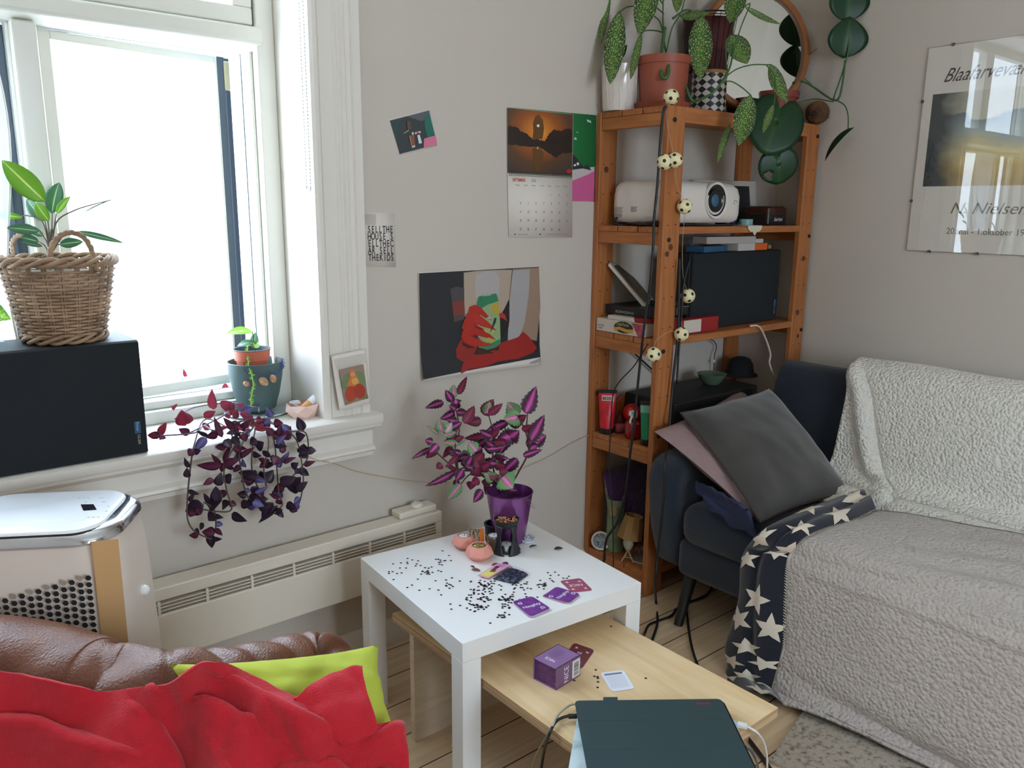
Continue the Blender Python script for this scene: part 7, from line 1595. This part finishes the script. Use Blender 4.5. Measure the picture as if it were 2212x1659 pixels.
# faceted pink paper box with a little lamp bulb and bits
pb = at(655, 900, 'z', ZS); pk_ = thing('paper_box', 'faceted pale pink paper bowl with trinkets in the corner of the sill', 'bowl', pb)
b = MB(); n = 6; pr = [(.030, 0), (.046, .022), (.044, .040)]; vs_ = []; fs = []
for i, (r_, h_) in enumerate(pr):
    for k in range(n): a = .35+2*math.pi*(k+.5*(i == 1))/n; vs_.append(pb+Vector((r_*math.cos(a)*1.12, r_*math.sin(a), h_)))
for i in range(2):
    for k in range(n):
        a_, b_, c_, d_ = i*n+k, i*n+(k+1) % n, (i+1)*n+(k+1) % n, (i+1)*n+k
        fs += [(a_, b_, d_), (b_, c_, d_)] if i == 0 else [(a_, b_, c_), (a_, c_, d_)]
fs.append(tuple(range(n))[::-1]); b.add(vs_, fs, mat('pink_paper', (226, 192, 180), .8)); b.build('faceted_bowl', pk_, smooth=0, solid=.0015)
M = Matrix.Translation(pb+Vector((.016, -.004, .036))) @ Matrix.Rotation(math.radians(62), 4, Vector((-.25, .9, 0))); 
bo_ = thing('small_bottle', 'little amber bottle with a white cap lying in the pink paper bowl', 'bottle', pb+Vector((.01, 0, .03))); A_ = (M.to_3x3() @ Vector((0, 0, 1)))
b = MB(); b.lathe([(0, -.030), (.012, -.030), (.0135, -.026), (.0135, .002), (.008, .008)], M.translation, mat('amber', (214, 150, 86), .2), 20, axis=A_, cap=False); b.build('amber_body', bo_, smooth=40)
b = MB(); b.lathe([(.0105, .006), (.0125, .010), (.0125, .030), (.009, .037), (0, .038)], M.translation, WAX, 20, axis=A_); b.build('white_cap', bo_, smooth=50)
b = MB(); b.lathe([(0, 0), (.016, 0), (.017, .006), (0, .006)], pb+Vector((-.014, -.012, .028)), GLAZ, 20); setp(b.build('trinket_disc', smooth=35), 'round white lid lying in the pink paper bowl', 'lid')
rr = random.Random(17); b = MB(); b.tube([pb+Vector((-.022+rr.uniform(-.012, .012), .004+rr.uniform(-.012, .012), .036+rr.uniform(0, .014))) for k in range(12)], .0016, mat('white_ribbon', (226, 226, 228), .6), 5, smooth=4); setp(b.build('ribbon', smooth=180), 'curled white ribbon lying in the pink paper bowl', 'ribbon')

# trailing purple tradescantia hanging over the sill
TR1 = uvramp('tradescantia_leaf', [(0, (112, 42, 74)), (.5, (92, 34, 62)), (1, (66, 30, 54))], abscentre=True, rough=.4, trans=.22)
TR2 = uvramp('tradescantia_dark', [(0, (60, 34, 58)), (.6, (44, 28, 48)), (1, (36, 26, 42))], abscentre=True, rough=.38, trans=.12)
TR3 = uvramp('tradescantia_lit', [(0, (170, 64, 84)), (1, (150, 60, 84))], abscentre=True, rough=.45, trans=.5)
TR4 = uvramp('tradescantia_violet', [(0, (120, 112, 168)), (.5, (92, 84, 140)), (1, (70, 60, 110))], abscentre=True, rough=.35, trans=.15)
td = thing('tradescantia', 'trailing purple tradescantia spilling from the sill down over the window apron', 'potted plant', (-2.28, -.03, ZS))
hy = -.115
def hp(u, v, dy=0.0):
    """hanging shoots: above the sill edge they lie on the sill, below it they hang free in front of the apron"""
    e = at(u, v, 'y', hy+dy)
    if e.z > ZS+.012: 
        q = at(u, v, 'z', ZS+.035)
        return q if q.y > hy+dy else e
    return e
F = MB(); S = MB(); TS = mat('tradescantia_stem', (112, 88, 104), .6); TS2 = mat('tradescantia_stem_brown', (86, 72, 62), .7); rr = random.Random(77)
ROOT = [(545, 900), (560, 905), (575, 908), (590, 905), (530, 905), (600, 905)]
VINES = [[(545, 905), (520, 935), (446, 905), (420, 960), (408, 1040), (404, 1100), (408, 1130), (424, 1150), (456, 1165)], [(535, 905), (470, 930), (440, 920), (420, 935), (340, 942)], [(550, 905), (515, 950), (485, 1010), (490, 1060), (500, 1100), (470, 1105), (410, 1095)], [(560, 905), (520, 965), (520, 1010), (530, 1060), (545, 1085), (575, 1110)],
         [(565, 905), (590, 945), (598, 1010), (602, 1065), (610, 1090), (590, 1110)], [(570, 908), (610, 925), (640, 950), (652, 1000), (655, 1045), (645, 1090), (630, 1100)], [(555, 905), (545, 970), (545, 1020), (560, 1060), (570, 1090)], [(575, 905), (620, 930), (660, 935), (665, 985), (650, 1010), (620, 1040)], [(550, 905), (500, 920), (510, 980), (480, 1010)], [(540, 900), (500, 890), (470, 905), (410, 935)],
         [(560, 890), (555, 850), (520, 830), (500, 790)], [(555, 880), (500, 870), (420, 880), (378, 905)], [(456, 1165), (466, 1140), (462, 1100), (440, 1085)], [(570, 900), (580, 960), (570, 1010), (575, 1050)]]
for P in VINES: S.tube([hp(u, v, .012*math.sin(i+P[-1][0])) for i, (u, v) in enumerate(P)], .0021, TS if P[-1][1] < 1000 else TS2, 6, smooth=6)
# leaves read off the photograph: base, tip, width, kind
TLV = [(340, 942, 318, 940, 14, 3), (345, 940, 360, 912, 18, 3), (400, 920, 392, 885, 32, 3), (408, 916, 400, 890, 22, 3), (440, 902, 466, 888, 18, 3), (462, 885, 458, 840, 22, 3), (478, 880, 500, 868, 24, 3), (496, 868, 506, 892, 18, 3), (512, 860, 520, 830, 14, 3), (488, 845, 486, 826, 14, 3), (402, 815, 396, 796, 8, 3), (372, 885, 384, 872, 8, 3), (360, 880, 374, 890, 8, 3), (470, 935, 444, 945, 18, 1), (480, 945, 462, 900, 14, 1),
       (516, 932, 482, 902, 18, 1), (520, 930, 544, 905, 16, 1), (512, 935, 510, 912, 10, 1), (484, 950, 500, 968, 20, 2), (446, 945, 420, 975, 20, 4), (500, 945, 520, 960, 18, 2), (490, 965, 465, 965, 16, 1), (485, 1000, 498, 960, 14, 1), (478, 1005, 424, 1005, 20, 1), (478, 1002, 456, 980, 14, 1), (482, 1005, 520, 990, 20, 1), (484, 1000, 478, 1020, 16, 1), (520, 985, 552, 965, 12, 1), (552, 965, 570, 955, 26, 2), (555, 950, 540, 960, 22, 2), (410, 1010, 398, 988, 12, 2), (406, 1032, 404, 1010, 16, 2), (450, 940, 424, 930, 12, 2),
       (600, 940, 608, 915, 14, 1), (590, 940, 575, 922, 18, 1), (605, 945, 590, 930, 22, 1), (598, 960, 618, 940, 14, 4), (612, 950, 628, 920, 24, 1), (622, 930, 608, 916, 16, 4), (640, 945, 660, 940, 22, 2), (656, 930, 642, 900, 20, 2), (656, 980, 656, 958, 26, 2), (650, 975, 665, 990, 22, 2), (610, 980, 612, 950, 14, 1), (600, 985, 590, 1005, 26, 1), (606, 1000, 625, 975, 14, 4), (600, 1010, 610, 990, 12, 4), (612, 1000, 640, 988, 12, 1), (655, 1005, 682, 996, 12, 1), (580, 975, 570, 985, 20, 2), (545, 980, 565, 985, 14, 2), (530, 1010, 524, 990, 12, 4), (560, 1030, 515, 1020, 22, 2), (570, 1040, 590, 1015, 28, 2),
       (546, 1030, 520, 1040, 20, 1), (530, 1045, 556, 1035, 14, 1), (500, 1035, 480, 1030, 20, 2), (490, 1045, 500, 1025, 16, 2), (470, 1050, 478, 1020, 20, 2), (462, 1035, 438, 1048, 14, 1), (555, 1050, 545, 1070, 20, 2), (550, 1065, 580, 1050, 12, 4), (605, 1045, 640, 1030, 24, 2), (615, 1050, 590, 1060, 20, 1), (625, 1060, 650, 1030, 34, 2), (600, 1075, 605, 1050, 26, 4), (470, 1085, 466, 1050, 26, 2), (440, 1090, 400, 1105, 34, 2), (450, 1095, 480, 1080, 26, 2), (455, 1085, 440, 1065, 14, 2), (480, 1095, 500, 1085, 22, 2), (520, 1085, 545, 1090, 22, 2), (535, 1080, 580, 1078, 28, 2), (560, 1090, 586, 1095, 24, 2), (500, 1110, 534, 1126, 20, 2),
       (590, 1085, 565, 1120, 22, 2), (600, 1092, 558, 1130, 14, 2), (620, 1085, 642, 1100, 20, 2), (610, 1100, 590, 1110, 14, 2), (466, 1110, 450, 1125, 26, 2), (440, 1130, 432, 1145, 14, 2), (458, 1155, 458, 1184, 22, 2), (424, 1140, 430, 1155, 8, 2), (410, 1085, 420, 1065, 12, 2), (640, 1060, 665, 1040, 18, 2), (630, 1010, 645, 1000, 16, 2), (575, 1000, 560, 1010, 14, 1), (590, 900, 575, 880, 20, 4), (520, 895, 548, 880, 22, 4), (530, 880, 510, 872, 16, 3), (570, 915, 585, 905, 14, 4), (545, 905, 530, 895, 14, 4)]
for P in VINES[:10]+VINES[12:]:
    for _ in range(7):
        i = rr.randrange(len(P)-1); t = rr.random(); u, v = P[i][0]+(P[i+1][0]-P[i][0])*t, P[i][1]+(P[i+1][1]-P[i][1])*t; a = rr.uniform(-.6, 3.7); l_ = rr.uniform(14, 30)
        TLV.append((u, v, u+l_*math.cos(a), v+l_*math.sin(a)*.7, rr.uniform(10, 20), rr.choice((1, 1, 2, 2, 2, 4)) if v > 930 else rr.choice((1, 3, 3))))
for bu, bv, tu, tv, w, k in TLV:
    A = hp(bu, bv, rr.uniform(-.03, .03)); B = hp(tu, tv, 0); 
    za = depth_of(A); B = dep(tu, tv, za+rr.uniform(-.012, .012)) 
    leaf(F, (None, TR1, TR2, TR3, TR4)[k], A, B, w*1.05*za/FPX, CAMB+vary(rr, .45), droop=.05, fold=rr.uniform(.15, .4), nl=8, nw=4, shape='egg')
F.build('foliage', td, smooth=180, solid=.0005); S.build('stems', td, smooth=180)
# ------------------------------------------------------------------ football lights, cables, strings
BALLC = mat('ball_cream', (236, 224, 178), .45); BALLK = mat('ball_black', (34, 28, 24), .5)
def football(c, r, parent):
    """cream ball with a black patch at each icosahedron corner"""
    g = (1+5**.5)/2; ico = [Vector(p).normalized() for p in ((0, 1, g), (0, -1, g), (0, 1, -g), (0, -1, -g), (1, g, 0), (-1, g, 0), (1, -g, 0), (-1, -g, 0), (g, 0, 1), (-g, 0, 1), (g, 0, -1), (-g, 0, -1))]
    b = MB(); b.sphere((0, 0, 0), r, BALLC, 24, 16)
    for d in ico:
        X = d.orthogonal().normalized(); Y = d.cross(X); ring = [((d+(X*math.cos(a*1.2566)+Y*math.sin(a*1.2566))*.27).normalized())*(r*1.012) for a in range(5)]; ctr = d*r*1.03
        b.add([ctr]+ring, [(0, 1+k, 1+(k+1) % 5) for k in range(5)], BALLK)
    o = b.build('football', parent, smooth=50); o.location = c; return o
sl = thing('football_lights', 'string of small cream football lights hung along the front shelf post', 'string lights', (-.9, -.35, SH))
rb_ = .0255; yb_ = SY-.027
BP = [(1450, 208, SY+.011), (1458, 346, yb_), (1436, 350, -.30), (1479, 446, yb_), (1486, 639, -.345), (1472, 722, yb_-.002), (1412, 766, -.365)]
first = None; proto = None; rr = random.Random(3); pos = []
for k, (u, v, y) in enumerate(BP):
    p = at(u, v, 'y', y)
    if k == 0: p.z = SH+rb_+.0005
    if k == 2: p = at(u, v, 'x', -.975)
    pos.append(p.copy())
    if proto is None: proto = football(p, rb_, sl); o = proto; proto.rotation_euler = (.5, .2, .9)
    else:
        o = proto.copy(); COL.objects.link(o); o.parent = sl; o.matrix_parent_inverse = proto.matrix_parent_inverse.copy(); o.location = p; o.rotation_euler = (rr.uniform(0, 6), rr.uniform(0, 6), rr.uniform(0, 6))
b = MB(); WC = mat('clear_wire', (186, 170, 140), .5)
b.tube([pos[0], at(1440, 250, 'y', yb_+.008), at(1450, 310, 'y', yb_+.01), pos[1], at(1463, 400, 'y', yb_+.01), pos[3], at(1474, 530, 'y', yb_+.012), at(1476, 600, 'y', -.345), pos[4], at(1472, 660, 'y', yb_+.010), pos[5], at(1450, 715, 'y', yb_+.005), at(1418, 735, 'y', -.362), pos[6]], .0008, WC, 5, smooth=6); b.tube([pos[2], pos[1]], .0008, WC, 5)
b.build('light_wire', sl, smooth=180)
# cables
def cable(name, pts, r, m_, label, cat='cable'):
    b = MB(); b.tube(pts, r, m_, 8, smooth=8); return setp(b.build(name, smooth=180), label, cat)
xs = -.985
cable('black_cable', [at(1441, 232, 'y', -.30), at(1434, 236, 'x', xs)] + [at(u, v, 'x', xs) for u, v in ((1427, 300), (1420, 400), (1413, 470), (1411, 530), (1406, 600), (1397, 665), (1388, 735), (1381, 800), (1374, 870), (1368, 930), (1360, 990), (1352, 1060), (1340, 1110), (1330, 1135), (1312, 1160), (1307, 1180), (1304, 1215))], .0048, CAB, 'thick black cable hanging down the left side of the shelf unit')
cable('thin_black_cable', [at(u, v, 'x', xs-.004) for u, v in ((1400, 742), (1370, 790), (1340, 822), (1325, 850), (1320, 900), (1318, 945), (1316, 1000), (1320, 1060), (1324, 1140), (1325, 1225))], .0022, CAB, 'thin black cable looping down inside the left bay of the shelf unit')
yc = -.352
cable('long_black_cable', [at(u, v, 'y', yc) for u, v in ((1468, 560), (1467, 620), (1466, 680), (1463, 740), (1455, 810))]+[at(1449, 880, 'y', -.36), at(1444, 960, 'y', -.40), at(1437, 990, 'x', -1.10)]+[at(u, v, 'x', -1.115) for u, v in ((1434, 1060), (1428, 1130), (1420, 1200), (1415, 1260))]+[at(1417, 1300, 'z', .006), at(1420, 1345, 'z', .006), at(1408, 1385, 'z', .006)], .0046, CAB, 'long black cable hanging from the front shelf post past the sofa arm to the floor')
cable('floor_cable', [at(u, v, 'z', .006) for u, v in ((1391, 1372), (1402, 1350), (1425, 1340), (1450, 1330), (1462, 1315), (1490, 1300), (1520, 1290), (1534, 1275), (1540, 1262))], .0042, CAB, 'black cable lying on the floor behind the sofa leg')
cable('sofa_cable', [at(u, v, 'z', .006) for u, v in ((1478, 1290), (1483, 1320), (1489, 1370), (1497, 1408), (1508, 1440))], .0042, CAB, 'black cable running over the floor beside the front sofa leg')
cable('strap_cable', [at(1490, 560, 'y', -.345), at(1476, 620, 'y', -.352), at(1471, 700, 'y', -.352), at(1466, 760, 'y', -.352), at(1462, 830, 'y', -.356)], .0038, CAB, 'second black cable running beside the football lights on the post')
cable('white_cable', [at(1620, 704, 'y', SY-.006), at(1640, 706, 'y', SY-.012), at(1655, 735, 'y', SY-.008), at(1664, 765, 'y', -.335), at(1662, 785, 'y', -.33), at(1672, 815, 'y', -.32), at(1680, 850, 'y', -.31)], .0040, mat('white_cable', (206, 196, 180), .5), 'white cable hanging from the middle board over the black case')
cable('jute_string', [at(640, 968, 'y', -.075), at(680, 992, 'y', -.05), at(725, 1002, 'y', -.02), at(770, 1018, 'y', -.012), at(830, 1030, 'y', -.010), at(900, 1040, 'y', -.010), at(985, 1043, 'y', -.010), at(1060, 1036, 'y', -.010), at(1130, 1012, 'y', -.010), at(1180, 990, 'y', -.010), at(1235, 958, 'y', -.010), at(1277, 938, 'y', -.012)], .0013, mat('jute_cord', (196, 170, 134), .8), 'thin jute string running along the wall from the sill plant to the shelf unit', 'string')
cable('grey_cable', [at(1246, 1521, 'z', LZ+.014), at(1230, 1524, 'z', LZ+.012), at(1205, 1545, 'z', LZ+.010), at(1190, 1575, 'z', LZ+.004), at(1172, 1605, 'z', .24), at(1155, 1640, 'z', .16), at(1140, 1690, 'z', .05), at(1120, 1760, 'z', .006)], .0026, mat('grey_cable', (176, 170, 150), .5), 'thin pale grey cable from the left side of the tablet')
b = MB(); b.tube([at(1247, 1547, 'z', LZ+.013), at(1222, 1548, 'z', LZ+.013), at(1200, 1560, 'z', LZ+.010), at(1185, 1590, 'z', LZ-.004), at(1176, 1620, 'z', .23), at(1169, 1660, 'z', .15), at(1160, 1720, 'z', .05), at(1150, 1780, 'z', .006)], .0032, CAB, 8, smooth=8); p = at(1236, 1547, 'z', LZ+.013); o = thing('charger_cable', 'black charger cable with plug at the left side of the tablet', 'cable', p); b.build('lead', o, smooth=180)
b = MB(); b.cyl(at(1228, 1547.5, 'z', LZ+.013), at(1246, 1547, 'z', LZ+.013), .0052, CAB, n=12); b.build('plug', o)
WPL = mat('white_plug', (226, 226, 228), .35); p0, p1 = at(1592, 1568, 'z', LZ+.009), at(1614, 1573, 'z', LZ+.009); o = thing('white_charger', 'white cable with a square plug in the right side of the laptop', 'cable', p0)
b = MB(); d = (p1-p0).normalized(); s_ = Vector((-d.y, d.x, 0))*.0065; b.prism([p0+s_, p0-s_, p1-s_, p1+s_], (0, 0, .008), WPL); b.build('plug', o, smooth=0, bevel=.0015)
b = MB(); b.tube([p1+Vector((0, 0, .004)), at(1622, 1574, 'z', LZ+.010), at(1638, 1585, 'z', LZ), at(1650, 1605, 'z', .25), at(1656, 1630, 'z', .20), at(1657, 1665, 'z', .12), at(1655, 1720, 'z', .006)], .0026, WPL, 8, smooth=8); b.build('lead', o, smooth=180)
p0, p1 = at(1590, 1613, 'z', LZ+.013), at(1613, 1617, 'z', LZ+.013); o = thing('dark_charger', 'dark grey cable plugged in the right side of the tablet below the white one', 'cable', p0); DPL = mat('dark_plug', (64, 70, 78), .4)
b = MB(); b.cyl(p0, p1, .0056, DPL, n=14); b.build('plug', o)
b = MB(); b.tube([p1, at(1622, 1622, 'z', LZ+.010), at(1632, 1640, 'z', LZ-.01), at(1638, 1665, 'z', .22), at(1640, 1720, 'z', .08), at(1638, 1760, 'z', .006)], .0026, DPL, 8, smooth=8); b.build('lead', o, smooth=180)
# black strap on the floor at the table end
sc = thing('speaker_cable', 'thin dark speaker lead with a small white tag hanging below the middle board', 'cable', at(1542, 740, 'y', -.16)); b = MB()
b.tube([(sx0+.10, -.160, Z2+.03), (sx0+.10, -.150, Z2-.0)]+[at(u, v, 'y', -.03) for u, v in ((1543, 738), (1543, 770), (1542, 800), (1542, 830))], .002, CAB, 6, smooth=5); b.build('lead', sc, smooth=180)
b = MB(); q = at(1542, 780, 'y', -.034); b.prism([q+Vector((-.007, 0, -.006)), q+Vector((.007, 0, -.006)), q+Vector((.007, 0, .006)), q+Vector((-.007, 0, .006))], (0, -.001, 0), WPL); b.build('white_tag', sc, smooth=0)
b = MB(); P = [at(u, v, 'z', .004) for u, v in ((1617, 1598), (1640, 1628), (1668, 1668), (1690, 1700))]; w = Vector((.010, .006, 0))
for p, q in zip(P, P[1:]): b.prism([p-w, q-w, q+w, p+w], (0, 0, .003), CAB)
setp(b.build('black_strap', smooth=0), 'black flat strap lying on the floor below the plywood table end', 'strap')
# ------------------------------------------------------------------ lettering becomes plain meshes
bpy.context.view_layer.update()
dg = bpy.context.evaluated_depsgraph_get()
for o in TEXTS:
    me = bpy.data.meshes.new_from_object(o.evaluated_get(dg)); me.name = o.name
    n = bpy.data.objects.new('t', me); COL.objects.link(n)
    n.parent = o.parent; n.matrix_parent_inverse = o.matrix_parent_inverse.copy(); n.matrix_basis = o.matrix_basis.copy()
    nm = o.name; bpy.data.objects.remove(o, do_unlink=True); n.name = nm
